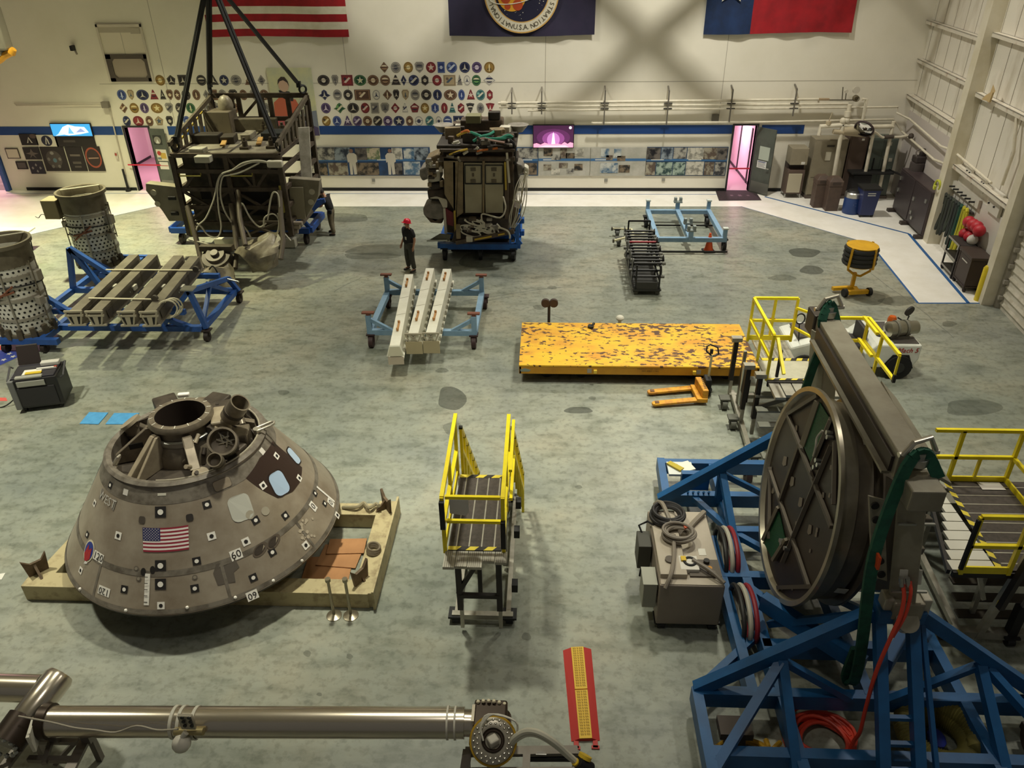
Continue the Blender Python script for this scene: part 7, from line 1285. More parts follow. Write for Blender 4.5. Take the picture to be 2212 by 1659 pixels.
# ------------------------------------------------------------------ capsule
cc = V(-6.177, 10.733, 0); CR0, CZ0, CR1, CZ1 = 2.381, .722, 1.30, 2.435; CK = (CR0 - CR1) / (CZ1 - CZ0); CA = math.atan(CK)
m_cap = mat('capsule_skin', '#aca08e', .36, .3, col2='#8b7d6b', scale=1.6, detail=7, lo=.35, hi=.7); m_cap2 = mat('capsule_band', '#827a6e', .5, .2, col2='#5f574c', scale=5); m_cdk = mat('bay_dark', '#4d443a', .5, .25, col2='#38312a', scale=4); m_cmid = mat('bay_metal', '#857a69', .4, .4, col2='#6d6354', scale=4)
t = thing('crew_capsule', 'large conical space capsule with flag decal and open docking tunnel', 'capsule', (cc.x, cc.y, .3)); cap = t
b = MB(); b.lathe([(CR0, CZ0), (CR1, CZ1)], cc, n=96); hull = b.build('cone_hull', m_cap, t)
b = MB(); b.lathe([(0, .3), (.9, .33), (1.7, .45), (2.2, .6), (CR0 - .01, CZ0 - .04), (CR0 + .004, CZ0)], cc, n=96); b.build('heat_shield', mat('shield_dark', '#4a423a', .5, .1, col2='#3a332d', scale=3), t)
def cz(z): return CR0 - (z - CZ0) * CK
def band(z0, z1, off=.006, a0=0, a1=2 * PI, m=m_cap2, name='hull_band'): b = MB(); b.lathe([(cz(z0) + off, z0), (cz(z1) + off, z1)], cc, n=96 if a1 - a0 > 6 else 24, a0=a0, a1=a1); return b.build(name, m, hull)
band(1.24, 1.32); band(.74, .8); band(2.2, 2.42, .004)
def cone_hit(px, py):
    r = ray(px, py); o = V(-cc.x, -cc.y, CH); q0 = CR0 + CZ0 * CK      # radius = q0 - CK z
    A = r.x ** 2 + r.y ** 2 - (CK * r.z) ** 2; R_ = q0 - CK * CH; B = 2 * (o.x * r.x + o.y * r.y + R_ * CK * r.z); D = o.x ** 2 + o.y ** 2 - R_ ** 2
    dsc = B * B - 4 * A * D
    if dsc < 0: return None
    s = [(-B - math.sqrt(dsc)) / (2 * A), (-B + math.sqrt(dsc)) / (2 * A)]; s = [k for k in s if k > 0 and CZ0 - .3 < CH + k * r.z < CZ1 + .3]
    k = min(s); p = o + r * k; return math.atan2(p.y, p.x), p.z
def onc(phi, z, u, v, off):
    u *= .83; v *= .83
    zz = z + v * math.cos(CA); r = cz(zz) ; p = phi + u / max(r, .3); n = V(math.cos(p) * math.cos(CA), math.sin(p) * math.cos(CA), math.sin(CA))
    return V(cc.x + r * math.cos(p), cc.y + r * math.sin(p), zz) + n * off
def dec(name, px, py, layers, rot=0):
    """layers: (colour, outline in metres about the pixel's point on the cone)"""
    h = cone_hit(px, py); 
    if h is None: return None
    b = MB(); ms = []; c, s = math.cos(rot), math.sin(rot)
    for k, (col, pts) in enumerate(layers):
        b.use(k).face([onc(h[0], h[1], x * c - y * s, x * s + y * c, .008 + .004 * k) for x, y in pts]); ms.append(flat(col))
    return b.build(name, ms, hull)
def sq(w_, h_=None): h_ = h_ or w_; return [(-w_ / 2, -h_ / 2), (w_ / 2, -h_ / 2), (w_ / 2, h_ / 2), (-w_ / 2, h_ / 2)]
def rsq(w_, h_, r): return [(sx_ * (w_ / 2 - r) + r * math.cos(a), sy_ * (h_ / 2 - r) + r * math.sin(a)) for sx_, sy_, a0 in ((1, 1, 0), (-1, 1, 90), (-1, -1, 180), (1, -1, 270)) for a in [math.radians(a0 + k * 22.5) for k in range(5)]]
def dot(r, n=16): return [(r * math.cos(2 * PI * i / n), r * math.sin(2 * PI * i / n)) for i in range(n)]
BK, WH = '#1f1b1a', '#e9e4da'
for x, y, s_ in ((347, 1106, .21), (347, 1222, .21), (347, 1262, .21), (447, 1090, .15), (425, 1212, .15), (421, 1271, .15), (269, 1273, .15), (547, 1248, .15), (588, 1193, .15), (552, 1124, .15), (616, 1114, .15), (239, 1048, .13), (189, 1155, .13), (680, 1066, .13), (701, 1088, .13), (640, 1085, .001)):
    if s_ > .01: dec('target_marker', x, y, [(BK, sq(s_)), (WH, dot(s_ * .26))])
for x, y, s_ in ((256, 1157, .15), (457, 1158, .15), (531, 1170, .15), (660, 1178, .15), (568, 1049, .14), (597, 985, .14), (646, 1033, .14), (205, 1087, .13), (175, 1232, .13), (728, 1113, .14), (348, 1308, .14)): dec('target_marker', x, y, [(WH, sq(s_)), (BK, dot(s_ * .26))])
P = [cone_hit(*p) for p in ((531, 1033), (560, 990), (588, 953), (625, 985), (652, 1010), (648, 1040), (632, 1062), (600, 1076), (565, 1058))]
b = MB(); n = 10
ctr = cone_hit(600, 1018); rows = []
for i in range(1, 7):
    rows.append([onc(ctr[0] + (q[0] - ctr[0]) * i / 6, ctr[1] + (q[1] - ctr[1]) * i / 6, 0, 0, .006) for a_, c_ in zip(P, P[1:] + P[:1]) for q in [(a_[0] + (c_[0] - a_[0]) * k / 4, a_[1] + (c_[1] - a_[1]) * k / 4) for k in range(4)]])
m_ = len(rows[0]); b.add([onc(*ctr, 0, 0, .006)] + [p for r in rows for p in r], [(0, 1 + j, 1 + (j + 1) % m_) for j in range(m_)] + [(1 + i * m_ + j, 1 + i * m_ + (j + 1) % m_, 1 + (i + 1) * m_ + (j + 1) % m_, 1 + (i + 1) * m_ + j) for i in range(5) for j in range(m_)]); b.build('window_surround', mat('surround_brown', '#33231d', .4), hull)
dec('window_pane', 603, 1044, [('#241813', rsq(.48, .56, .14)), ('#a9bfd8', rsq(.42, .5, .13))], -.25); dec('window_pane', 634, 985, [('#241813', rsq(.34, .46, .1)), ('#b3c6db', rsq(.28, .4, .09))], -.3)
dec('window_cover', 520, 1097, [('#b9b8ad', rsq(.44, .52, .13))], -.12)
for x, y in ((307, 1123), (410, 1118)): dec('square_port', x, y, [('#2e2824' if x > 350 else '#4a423a', rsq(.13, .14, .04))])
b = MB(); h = cone_hit(357, 1166); FW, FH = .86, .46
for i in range(13): b.use(i % 2); [b.face([onc(h[0], h[1], -FW / 2 + FW * (k + a_) / 8, -FH / 2 + FH * (12 - i + c_) / 13, .008) for a_, c_ in ((0, 0), (1, 0), (1, 1), (0, 1))]) for k in range(8)]
b.use(2); [b.face([onc(h[0], h[1], -FW / 2 + FW * .4 * (k + a_) / 4, FH / 2 - FH * 7 / 13 + FH * 7 / 13 * c_, .011) for a_, c_ in ((0, 0), (1, 0), (1, 1), (0, 1))]) for k in range(4)]
b.use(1)
for r in range(9):
    for c in range(6 if r % 2 == 0 else 5): b.face([onc(h[0], h[1], -FW / 2 + .03 + (c + (.5 if r % 2 else 0)) * .056 + x * .6, FH / 2 - .02 - r * .026 + y * .6, .014) for x, y in dot(.014, 6)])
b.build('flag_decal', [flat('#8c2536'), flat('#e4ddd6'), flat('#33345c')], hull)
def ctext(txt, px, py, size, plate, rot=0, col='#1f1b1a', pc=WH):
    h = cone_hit(px, py); b = MB(); c, s = math.cos(rot), math.sin(rot); b.use(0).face([onc(h[0], h[1], x * c - y * s, x * s + y * c, .008) for x, y in sq(*plate)])
    gv, gf = glyphs(txt, size); b.use(1).add([onc(h[0], h[1], x * c - y * s, x * s + y * c, .012) for x, y in gv], gf); b.build('lettering', [flat(pc), flat(col)], hull)
ctext('60', 510, 1198, .2, (.22, .2)); ctext('60', 545, 1286, .18, (.22, .18), PI); ctext('0', 676, 1094, .2, (.15, .22)); ctext('0', 714, 1086, .2, (.15, .22)); ctext('120', 213, 1203, .2, (.3, .18)); ctext('120', 225, 1277, .18, (.3, .17), PI); ctext('WEST', 231, 1080, .24, (.6, .22), 0, '#b9b5ad', '#7d766c')
h = cone_hit(193, 1190); dec('mission_decal', 193, 1190, [('#d9cfb4', [(x * .9, y * 1.15) for x, y in dot(.2, 20)]), ('#2c3c8c', [(x * .8, y) for x, y in dot(.19, 20)]), ('#a5252c', [(-.12, -.1), (-.05, .12), (.0, .02), (.08, .1), (.12, -.12), (.03, -.2), (-.04, -.22)]), ('#d8d5cf', [(-.02, -.28), (.08, -.24), (.1, -.2), (.0, -.21)])])
dec('white_ruler', 318, 1273, [(WH, sq(.1, .6))] + [('#5a5550', [(-.05, -.25 + .12 * k), (.02, -.25 + .12 * k), (.02, -.235 + .12 * k), (-.05, -.235 + .12 * k)]) for k in range(5)])
for x, y in ((310, 1235), (330, 1231)): dec('dark_port', x, y, [('#1e1916', [(u * .7, v) for u, v in dot(.075)])])
for x, y in ((562, 1187), (591, 1170)): dec('thruster_cavity', x, y, [('#5c5044', [(u * 1.3, v * .75) for u, v in dot(.14, 20)]), ('#3b322a', [(u * 1.1 - .01, v * .6 + .01) for u, v in dot(.12, 20)]), ('#a3957f', [(.0, -.05), (.1, -.02), (.11, .02), (.05, -.02)])], .35)
dec('white_strip', 703, 1068, [(WH, sq(.06, .6))], .1); dec('small_label', 272, 1063, [('#cfc9c0', sq(.12, .12))]); dec('small_label', 350, 1068, [('#c9c4b4', sq(.16, .05))]); dec('small_label', 566, 975, [('#dcd6cc', sq(.13, .13))])
dec('dark_patch', 490, 1235, [('#5b534a', [(-.22, -.2), (.1, -.24), (.12, -.05), (.24, .0), (.2, .2), (-.15, .2), (-.24, .05)])]); dec('panel_outline', 480, 1046, [('#5a5044', rsq(.36, .22, .06)), ('#8a7d6b', rsq(.335, .195, .05))])
rr = random.Random(4)
for i in range(20): dec('rivet_dot', rr.uniform(645, 680), rr.uniform(1120, 1165), [('#b5a893', dot(rr.choice((.018, .03, .04)), 10))])
for x, y in ((540, 1112), (573, 1104)): dec('round_pad', x, y, [('#a29a88', dot(.09))])
for x, y in ((421, 1247), (295, 1228), (300, 1250)): dec('round_pad', x, y, [('#6a6156', dot(.05)), ('#8d8475', dot(.03))])
for phi in (-2.05, -1.05, -.35): b = MB(); b.add([onc(phi, CZ0 + .02 + .5 * k / 6, s_ * .03, 0, .005) for k in range(7) for s_ in (-1, 1)], [(2 * k, 2 * k + 1, 2 * k + 3, 2 * k + 2) for k in range(6)]); b.build('hull_seam', m_cap2, hull)
for phi, z in ((-1.33, .8), (-1.02, .77), (-.75, .76), (-.5, .76), (-2.2, .77), (-1.75, .76)): b = MB(); p = onc(phi, z, 0, 0, .01); b.sphere(p, .028, 8); b.build('white_bolt', flat(WH), hull)
# forward bay
b = MB(); b.lathe([(CR1, CZ1), (CR1 + .03, CZ1 + .03), (CR1 - .02, CZ1 + .07), (CR1 - .1, CZ1 + .05), (CR1 - .1, 2.24)], cc, n=96); b.build('bay_rim', m_cap2, t)
b = MB(); b.torus(cc + V(0, 0, CZ1 + .06), CR1 - .09, .016, n=64, m=6, a0=PI * .2, a1=PI * 1.5); b.build('rim_tube', mat('rim_tube', '#b0a794', .4, .3), t)
b = MB(); b.lathe([(CR1 - .1, 2.24), (.6, 2.26), (0, 2.26)], cc, n=64); b.build('bay_floor', m_cdk, t)
b = MB(); b.lathe([(.62, 2.26), (.6, 2.45), (.5, 2.62), (.47, 2.66), (.47, 2.86), (.53, 2.9), (.53, 2.95), (.5, 3.0), (.44, 3.01), (.41, 3.0), (.41, 2.4), (0, 2.4)], cc, n=64); b.build('docking_tunnel', m_cmid, t)
b = MB(); b.lathe([(.405, 2.995), (.405, 2.41), (0, 2.41)], cc, n=48); b.build('tunnel_bore', mat('bore_dark', '#2c211a', .6), t)
b = MB(); b.lathe([(.52, 2.62), (.535, 2.66), (.53, 2.72), (.5, 2.74)], cc, n=64); b.build('tunnel_ring', m_steel, t)
for k in range(14): b = MB(); a = k * 2 * PI / 14; d = V(math.cos(a), math.sin(a), 0); b.bar(cc + d * .43 + V(0, 0, 3.014), cc + d * .5 + V(0, 0, 3.004), .015, .01); b.build('ring_tab', m_cable, t)
def fin(a, r0_, r1_, z0, z1, z2, th, m, slot=False):
    d = V(math.cos(a), math.sin(a), 0); s_ = V(-d.y, d.x, 0); P = [cc + d * r0_ + V(0, 0, z0), cc + d * r1_ + V(0, 0, z0), cc + d * r1_ + V(0, 0, z2), cc + d * (r0_ + .08) + V(0, 0, z1), cc + d * r0_ + V(0, 0, z1)]
    b = MB(); b.plate([p - s_ * th / 2 for p in P], s_ * th); f_ = b.build('bay_fin', m, t, .01)
    if slot: b = MB(); q = cc + d * (r0_ * .55 + r1_ * .45) + V(0, 0, z0 * .5 + z1 * .5); b.box(q, (.22, th + .02, .1), a); b.build('fin_slot', m_dark, f_)
m_fin = mat('fin_pale', '#9d9079', .5, col2='#8a7d68', scale=4)
for a, r1_, z2, th, m in ((-2.15, 1.18, 2.3, .1, m_fin), (-1.98, 1.15, 2.3, .05, m_fin), (-2.75, 1.15, 2.42, .09, m_cmid), (2.75, 1.2, 2.5, .1, m_cdk), (-1.05, 1.12, 2.4, .14, m_cmid), (.35, 1.15, 2.6, .12, m_cmid), (1.5, 1.15, 2.5, .1, m_cdk), (-.25, 1.0, 2.45, .1, m_cdk)): fin(a, .5, r1_, 2.26, 2.84, z2, th, m, m is m_cmid)
b = MB(); b.box(cc + V(.5 * math.cos(-1.05) * 1.55, .5 * math.sin(-1.05) * 1.55, 2.62), (.62, .16, .12), -1.05, M=Matrix.Rotation(-1.05, 3, 'Z') @ Matrix.Rotation(.55, 3, 'Y')); b.build('slotted_post', m_cmid, t, .01)
b = MB(); d = V(math.cos(-1.0), math.sin(-1.0), 0); b.cyl(cc + d * 1.14 + V(0, 0, 2.3), cc + d * 1.16 + V(0, 0, 2.5), .13); b.build('round_foot', m_fin, t)
def can(p, d, r, L, name='thruster_can', hole=True):
    p = V(*p) ; d = V(*d).normalized(); b = MB(); b.lathe([(0, 0), (r, 0), (r, L), (r * .86, L), (r * .84, L * .25), (0, L * .2)], p, d, 28); q = b.build(name, m_cmid, t)
    b = MB(); b.lathe([(r * 1.0, L * .3), (r * 1.05, L * .3), (r * 1.05, L * .45), (r, L * .45)], p, d, 28); b.build('can_band', m_cdk, q); return p, d
w483 = W(478, 948, 9.95); cd_ = V(.3, -.7, .65).normalized(); p, d = can(W(480, 953, 10.05) - cd_ * .36, cd_, .235, .38)
for k in range(6): b = MB(); a = k * 1.1; b.bar(p + d * .2 + V(.16 * math.cos(a), .1, .16 * math.sin(a)), p + d * .22 - V(.13 * math.cos(a + .6), -.05, .13 * math.sin(a + .6)), .018); b.build('inner_strut', m_cable, t)
can(W(516, 874, 10.7) - V(.55, -.1, .7) * .4, (.55, -.1, .7), .17, .42); can(W(464, 994, 9.75) - V(.1, -.6, .7) * .2, (.1, -.6, .7), .12, .22); can(cc + V(.45, -1.05, 2.26), (.1, -.5, .85), .1, .1); can(cc + V(-1.02, .25, 2.3), (-.2, -.1, .95), .13, .32)
b = MB(); q = cc + V(-1.05, .22, 2.62); b.cyl(q, q + V(-.03, 0, .05), .19, n=20); b.build('round_plate', m_fin, t)
for x, y, z, w_, d_, h_, a, m in ((.55, .55, 2.55, .6, .5, .5, .5, m_cdk), (.85, .0, 2.45, .5, .4, .4, .2, m_cmid), (.2, .85, 2.5, .5, .4, .5, 1.3, m_cdk), (-.6, .7, 2.5, .5, .4, .6, 2.2, m_cdk), (-.85, .35, 2.42, .3, .3, .3, 2.7, m_cmid), (-.1, 1.0, 2.45, .3, .25, .35, 1.6, m_cmid), (1.0, -.35, 2.42, .25, .3, .3, -.3, m_cdk), (.62, .15, 2.75, .3, .55, .3, .3, m_fin)): b = MB(); b.box(cc + V(x, y, z), (w_, d_, h_), a); b.build('bay_equipment', m, t, .03)
for k in range(16): b = MB(); a = rr.uniform(-1.3, 1.6); q = cc + V(math.cos(a), math.sin(a), 0) * rr.uniform(.6, 1.15) + V(0, 0, rr.uniform(2.35, 2.75)); b.cyl(q, q + V(rr.uniform(-.15, .15), rr.uniform(-.15, .15), .08), rr.uniform(.02, .06), n=10); b.build('bay_fitting', rr.choice((m_cmid, m_cdk, m_fin)), t)
for k in range(5): b = MB(); b.tube(catmull([cc + V(.5 + rr.uniform(-.1, .1), -.2 + k * .2, 2.6), cc + V(.75, -.3 + k * .2, 2.72), cc + V(.95, -.25 + k * .2, 2.55), cc + V(1.1, -.2 + k * .15, 2.4)], 4), .015, 6); b.build('bay_cable', m_cdk, t)
for p0, d in ((cc + V(-.98, -.72, 2.36), V(.55, -.1, .8)), (cc + V(1.18, .2, 2.55), V(.9, .25, .3))):
    d = d.normalized(); s_ = V(d.y, -d.x, 0).normalized(); b = MB(); b.tube([p0 - s_ * .06, p0 - s_ * .06 + d * .26, p0 - s_ * .03 + d * .32, p0 + s_ * .03 + d * .32, p0 + s_ * .06 + d * .26, p0 + s_ * .06], .022, 8); b.cyl(p0 - V(0, 0, .08), p0 + V(0, 0, .02), .07); b.build('lifting_shackle', mat('shackle_bright', '#c9c2b2', .3, .7), t)
b = MB(); b.box(cc + V(-.2, .62, 2.98), (.2, .09, .07), .2); b.build('white_lamp', flat(WH), t, .02); b = MB(); b.sphere(cc + V(1.02, -.62, 2.36), .05, 8); b.build('blue_cap', flat('#2c2f7a'), t)
# stand of the capsule
t = thing('capsule_stand', 'low cream painted steel beam stand under the capsule', 'stand', (-5.95, 10.5, 0)); m_st = mat('stand_cream', '#b5a77e', .6, col2='#8b7a58', scale=5, lo=.48, hi=.72)
for p, q in (((-9.0, 9.45, .17), (-2.95, 9.45, .17)), ((-3.05, 9.3, .17), (-3.05, 11.75, .17)), ((-8.9, 11.5, .17), (-3.0, 11.5, .17)), ((-8.75, 9.5, .17), (-8.55, 11.5, .17))): b = MB(); BC[0] += 1; b.bar(p, q, .34, .326 + .004 * (BC[0] % 4)); b.build('beam', m_st, t, .01)
bars('edge_flange', [((-2.86, 9.25, .2), (-2.86, 11.8, .2))], .04, m_st, t, .42)
m_rb_ = mat('bracket_rust', '#6b5843', .6, .2, col2='#54432f', scale=5)
for x, y, a in ((-3.05, 11.5, .6), (-3.15, 9.6, -.5), (-8.85, 9.6, 2.4), (-8.5, 11.4, 2.2)):
    b = MB(); c = V(x, y, .34); d = V(math.cos(a), math.sin(a), 0); s_ = V(-d.y, d.x, 0); b.plate([c - s_ * .16, c + s_ * .16, c + s_ * .2 + V(0, 0, .36), c + s_ * .08 + V(0, 0, .24), c - s_ * .1 + V(0, 0, .24), c - s_ * .2 + V(0, 0, .36)], d * .05); b.plate([c - d * .2, c + d * .1, c + V(0, 0, .2)], s_ * .04); b.build('corner_bracket', m_rb_, t)
b = MB(); c = V(-3.05, 10.3, .37)
for k in range(3): b.torus(c + V(0, .02 * k, .03 * k), .11, .025, V(.2, 0, 1), 18, 6)
b.build('rope_coil', flat('#6d614c'), t); b = MB(); b.tube(catmull([V(-3.9, 11.5, .36), V(-3.6, 11.45, .42), V(-3.5, 11.6, .4), V(-3.35, 11.4, .45), V(-3.25, 11.55, .42), V(-3.15, 11.4, .5)], 5), .035, 6); b.build('clamp_chain', flat('#8d8468'), t)
for x, y in ((-5.0, 9.45), (-7.3, 9.45), (-5.0, 11.5), (-7.3, 11.5)): b = MB(); z1 = .45; b.box((x, y, .42), (.5, .3, .2)); b.build('support_pad', m_rb_, t, .02)
for i, (x, y, w_, d_, a, lb) in enumerate(((-3.9, 10.1, .85, .8, .05, 'lowest large cardboard sheet beside the capsule stand'), (-3.75, 10.5, .75, .55, -.08, 'middle cardboard sheet of the flattened stack'), (-3.68, 10.75, .7, .4, .06, 'topmost small cardboard sheet of the flattened stack'))):
    b = MB(); b.box((x, y, .012 + .02 * i), (w_, d_, .014), a); solo(b, 'cardboard_sheet', mat('cardboard', '#b07f52', .8, col2='#a3744a', scale=2), lb, 'cardboard', (x, y, .0), 'flattened cardboard sheets', 0)
for px, lb in ((722, 'slim silver post with round base, nearer the capsule'), (758, 'slim silver post with round base, farther from the capsule')):
    c = F(px, 1330); t = thing('silver_post', lb, 'post', tuple(c), 0, 'silver posts by the capsule stand'); m_ps = mat('post_silver', '#9d947f', .3, .8)
    b = MB(); b.lathe([(0, 0), (.13, 0), (.13, .015), (.03, .05), (0, .05)], c, n=28); b.build('base', m_ps, t); b = MB(); b.cyl(c, c + V(0, 0, .8), .025, n=12); b.build('shaft', m_ps, t); b = MB(); b.cyl(c + V(0, 0, .8), c + V(0, 0, .86), .045, n=14); b.build('head', m_ps, t)
b = MB(); b.bar(W(228, 985, 11.2), W(186, 1082, 11.2), .03, .03); solo(b, 'blue_strap', flat('#2a3a7a'), 'thin blue strap down the far side of the capsule', 'strap', (-8.5, 11.4, .5))

# ------------------------------------------------------------------ big steel drum in its yoke on the blue trunnion frame
m_tb = mat('trunnion_blue', '#1b5a90', .42, col2='#164d7c', scale=2); m_drum = mat('drum_steel', '#857c6e', .33, .6, col2='#6b6358', scale=1.2); m_yoke = mat('yoke_steel', '#9c9684', .45, .35, col2='#8b8473', scale=2); m_yokd = mat('yoke_web', '#453d36', .5, .4)
t = thing('trunnion_frame', 'large blue braced steel frame carrying the tilted steel drum', 'frame', (4.7, 9.8, 0)); zb = .4
for p, q in (((2.4, 12.95, zb), (6.4, 12.95, zb)), ((2.35, 11.9, zb), (6.4, 11.9, zb)), ((2.38, 11.8, zb), (2.42, 13.05, zb)), ((3.45, 5.6, zb), (3.45, 13.0, zb)), ((3.05, 7.4, zb), (3.05, 10.7, zb)), ((6.0, 5.6, zb), (6.0, 13.0, zb)), ((2.2, 7.4, zb), (7.2, 7.4, zb)), ((2.2, 6.45, zb), (7.2, 6.45, zb)), ((2.25, 7.45, zb), (2.25, 5.4, zb)), ((7.15, 7.45, zb), (7.15, 5.4, zb)), ((3.4, 8.3, zb), (6.0, 8.3, zb)), ((3.4, 9.75, zb), (6.0, 9.75, zb)), ((3.5, 10.9, zb), (6.0, 10.9, zb)), ((3.05, 9.75, zb), (3.5, 9.75, zb)), ((3.45, 8.8, .9), (4.6, 7.6, .9)), ((5.9, 8.8, .9), (4.9, 7.6, .9)), ((4.7, 7.4, zb), (4.7, 10.9, zb))): bars('base_beam', [(p, q)], .15, m_tb, t, .28)
for y, yy in ((7.45, -1), (11.75, 1)):
    ap = 2.15
    for p, q in (((2.25, y, .5), (4.42, y, ap)), ((7.15, y, .5), (4.98, y, ap))): bars('a_frame_leg', [(p, q)], .15, m_tb, t, .18)
    for x0_, x1_, z_ in ((3.35, 3.35, 1.2), (6.05, 6.05, 1.2)): bars('a_frame_post', [((x0_, y, z_), (x1_ + .02, y + yy * (1.2 if y < 8 else .02), .45 if y > 8 else .4))], .13, m_tb, t)
    bars('a_frame_post', [((4.47, y, ap), (4.43, y + yy * (1.4 if y < 8 else .1), .4)), ], .14, m_tb, t); bars('a_frame_post', [((4.9, y, ap), (4.88, y + yy * (1.4 if y < 8 else .1), .4))], .14, m_tb, t)
    bars('brace', [((3.35, y, 1.15), (4.4, y + yy * .1, .5))], .1, m_tb, t); bars('brace', [((6.05, y, 1.15), (4.95, y + yy * .1, .5))], .1, m_tb, t)
    b = MB(); b.box((4.7, y, ap + .05), (.62, .34, .22)); b.build('trunnion_seat', m_tb, t, .02)
for z_, u in ((.6, .12), (.85, .0), (1.1, 0), (.35, 0)): bars('ladder_rung', [((4.45, 7.45 - 1.4 * (2.15 - z_) / 1.75, z_), (4.89, 7.45 - 1.4 * (2.15 - z_) / 1.75, z_))], .06, m_tb, t)
bars('outrigger', [((3.33, 7.4, 1.15), (2.32, 6.25, .45))], .13, m_tb, t); bars('outrigger', [((6.15, 7.4, 1.15), (7.1, 6.2, .45))], .12, m_tb, t); bars('outrigger', [((5.05, 7.5, 2.1), (5.15, 6.2, .45))], .06, m_tb, t); bars('outrigger', [((4.42, 7.5, 2.05), (3.6, 8.7, .5)), ], .1, m_tb, t); bars('outrigger', [((5.0, 7.5, 2.05), (5.9, 8.7, .5))], .1, m_tb, t); bars('outrigger', [((3.35, 11.8, 1.2), (3.45, 10.6, .45))], .12, m_tb, t); bars('outrigger', [((4.5, 7.6, 1.9), (4.6, 9.5, .45))], .1, m_tb, t)
bars('base_brace', [((2.3, 7.5, .42), (3.45, 8.6, .42)), ((3.45, 10.9, .45), (4.6, 9.8, .45)), ((3.45, 10.9, .45), (2.9, 11.9, .45)), ((3.45, 9.6, .4), (4.4, 8.4, .4))], .11, m_tb, t)
b = MB(); b.box((3.0, 12.3, .55), (.55, .12, .4)); b.box((3.0, 12.05, .3), (.5, .35, .05)); [b.bar((2.8 + .1 * i, 11.95, .5), (2.8 + .1 * i, 11.85, .62), .03) for i in range(5)]; b.build('jack_bracket', m_tb, t)
for x, y in ((2.7, 6.9), (6.9, 6.95)): b = MB(); b.cyl((x - .12, y, .22), (x + .12, y, .22), .22); b.box((x, y, .4), (.45, .3, .12)); b.build('caster', flat('#4b4038'), t)
for x, y in ((2.55, 12.9), (6.3, 12.9)): b = MB(); caster(b, (x + 1.7 * (x < 3), y + .1, 0), .16); b.build('caster', mat('caster_brown', '#3a2626'), t)
# drum
DC = V(3.86, 9.5, 2.47); DD = V(.9921, -.043, -.1167).normalized(); DU = V(.043, .999, 0).normalized(); DVv = DU.cross(DD); DVv = DVv if DVv.z > 0 else -DVv
def DPp(px, py, off=0.0): r = ray(px, py); o = V(0, 0, CH); k = (DC + DD * off - o).dot(DD) / r.dot(DD); return o + r * k
t = thing('steel_drum', 'huge steel drum with a flat ribbed round face, tilted in its yoke', 'drum', tuple(DC)); b = MB()
b.lathe([(1.56, .07), (1.6, .0), (1.674, 0), (1.674, .06), (1.56, .09), (1.54, .12), (1.54, .3), (1.5, .32)], DC, DD, 96); b.build('front_flange', mat('flange_steel', '#a59d8a', .3, .6, col2='#8f8775', scale=1.5), t)
b = MB(); b.lathe([(1.5, .32), (1.5, .52), (1.42, .54), (1.42, .6), (1.58, .61), (1.58, .66), (1.45, .68), (1.45, .78), (1.4, .82)], DC, DD, 96); b.build('body', m_drum, t)
b = MB(); b.lathe([(1.4, .8), (1.32, 1.0), (1.1, 1.2), (.95, 1.25), (.0, 1.27)], DC, DD, 64); b.build('rear_dome', mat('dome_steel', '#a5a08f', .35, .7, col2='#8e8877', scale=1.5), t)
b = MB(); b.lathe([(1.6, .07), (0, .07)], DC, DD, 96); fc = b.build('face_plate', mat('face_brown', '#413730', .45, .3, col2='#362d27', scale=1.5), t)
m_rib = mat('face_rib', '#6b6255', .5, .3)
for p, q in (((1701, 895), (1796, 1139)), ((1661, 1012), (1746, 1268)), ((1795, 962), (1690, 1215)), ((1728, 960), (1684, 1085)), ((1703, 895), (1766, 855)), ((1660, 1165), (1663, 1010)), ((1680, 1270), (1748, 1268)), ((1803, 955), (1800, 1090))): bars('face_rib', [(DPp(*p, .04), DPp(*q, .04))], .05, m_rib, fc, .06)
def dpoly(name, pts, m, off=.06, th=.012): b = MB(); P = [DPp(*p, off) for p in pts]; b.plate(P, -DD * th); return b.build(name, m, fc)
m_net = mat('net_green', '#1a5c36', .6, col2='#0f4226', scale=60, lo=.45, hi=.55)
dpoly('green_net', ((1771, 868), (1792, 902), (1752, 998), (1736, 962)), m_net); dpoly('green_net', ((1682, 1098), (1697, 1165), (1668, 1205), (1650, 1170), (1655, 1150)), m_net)
for p, q in (((1766, 868), (1734, 962)), ((1794, 905), (1754, 1002)), ((1682, 1095), (1650, 1165)), ((1700, 1165), (1672, 1210))): bars('net_frame', [(DPp(*p, .03), DPp(*q, .03))], .1, mat('net_frame', '#857c6a', .5), fc, .05)
for x, y, w_ in ((1695, 996, 1), (1711, 1040, 1), (1729, 1085, 1), (1749, 1144, 1), (1720, 925, .6), (1670, 1060, .6), (1765, 1145, .5), (1778, 1070, .6), (1792, 1070, .5), (1795, 1010, .5), (1763, 1155, .5), (1720, 1130, .4), (1690, 1270, .5), (1712, 1270, .5), (1750, 1190, .4)): dpoly('paint_patch', ((x - 5 * w_, y + 6 * w_), (x - 1 * w_, y - 11 * w_), (x + 5 * w_, y - 9 * w_), (x + 3 * w_, y + 9 * w_), (x - 2 * w_, y + 11 * w_)), mat('paint_patch', '#8a7f70', .6), .06, .006)
for x, y in ((1768, 995), (1771, 1005), (1792, 935), (1793, 945), (1763, 1010), (1692, 1175), (1700, 1185), (1690, 1168)): b = MB(); p = DPp(x, y, .02); b.cyl(p + DD * .04, p - DD * .05, .035, n=10); b.build('face_bolt', m_steel, fc)
b = MB(); b.tube(catmull([DPp(1777, 930, -.02), DPp(1765, 945, -.05), DPp(1762, 965, -.05), DPp(1757, 985, -.02)], 5), .018, 6); b.build('white_cord', m_cable, fc)
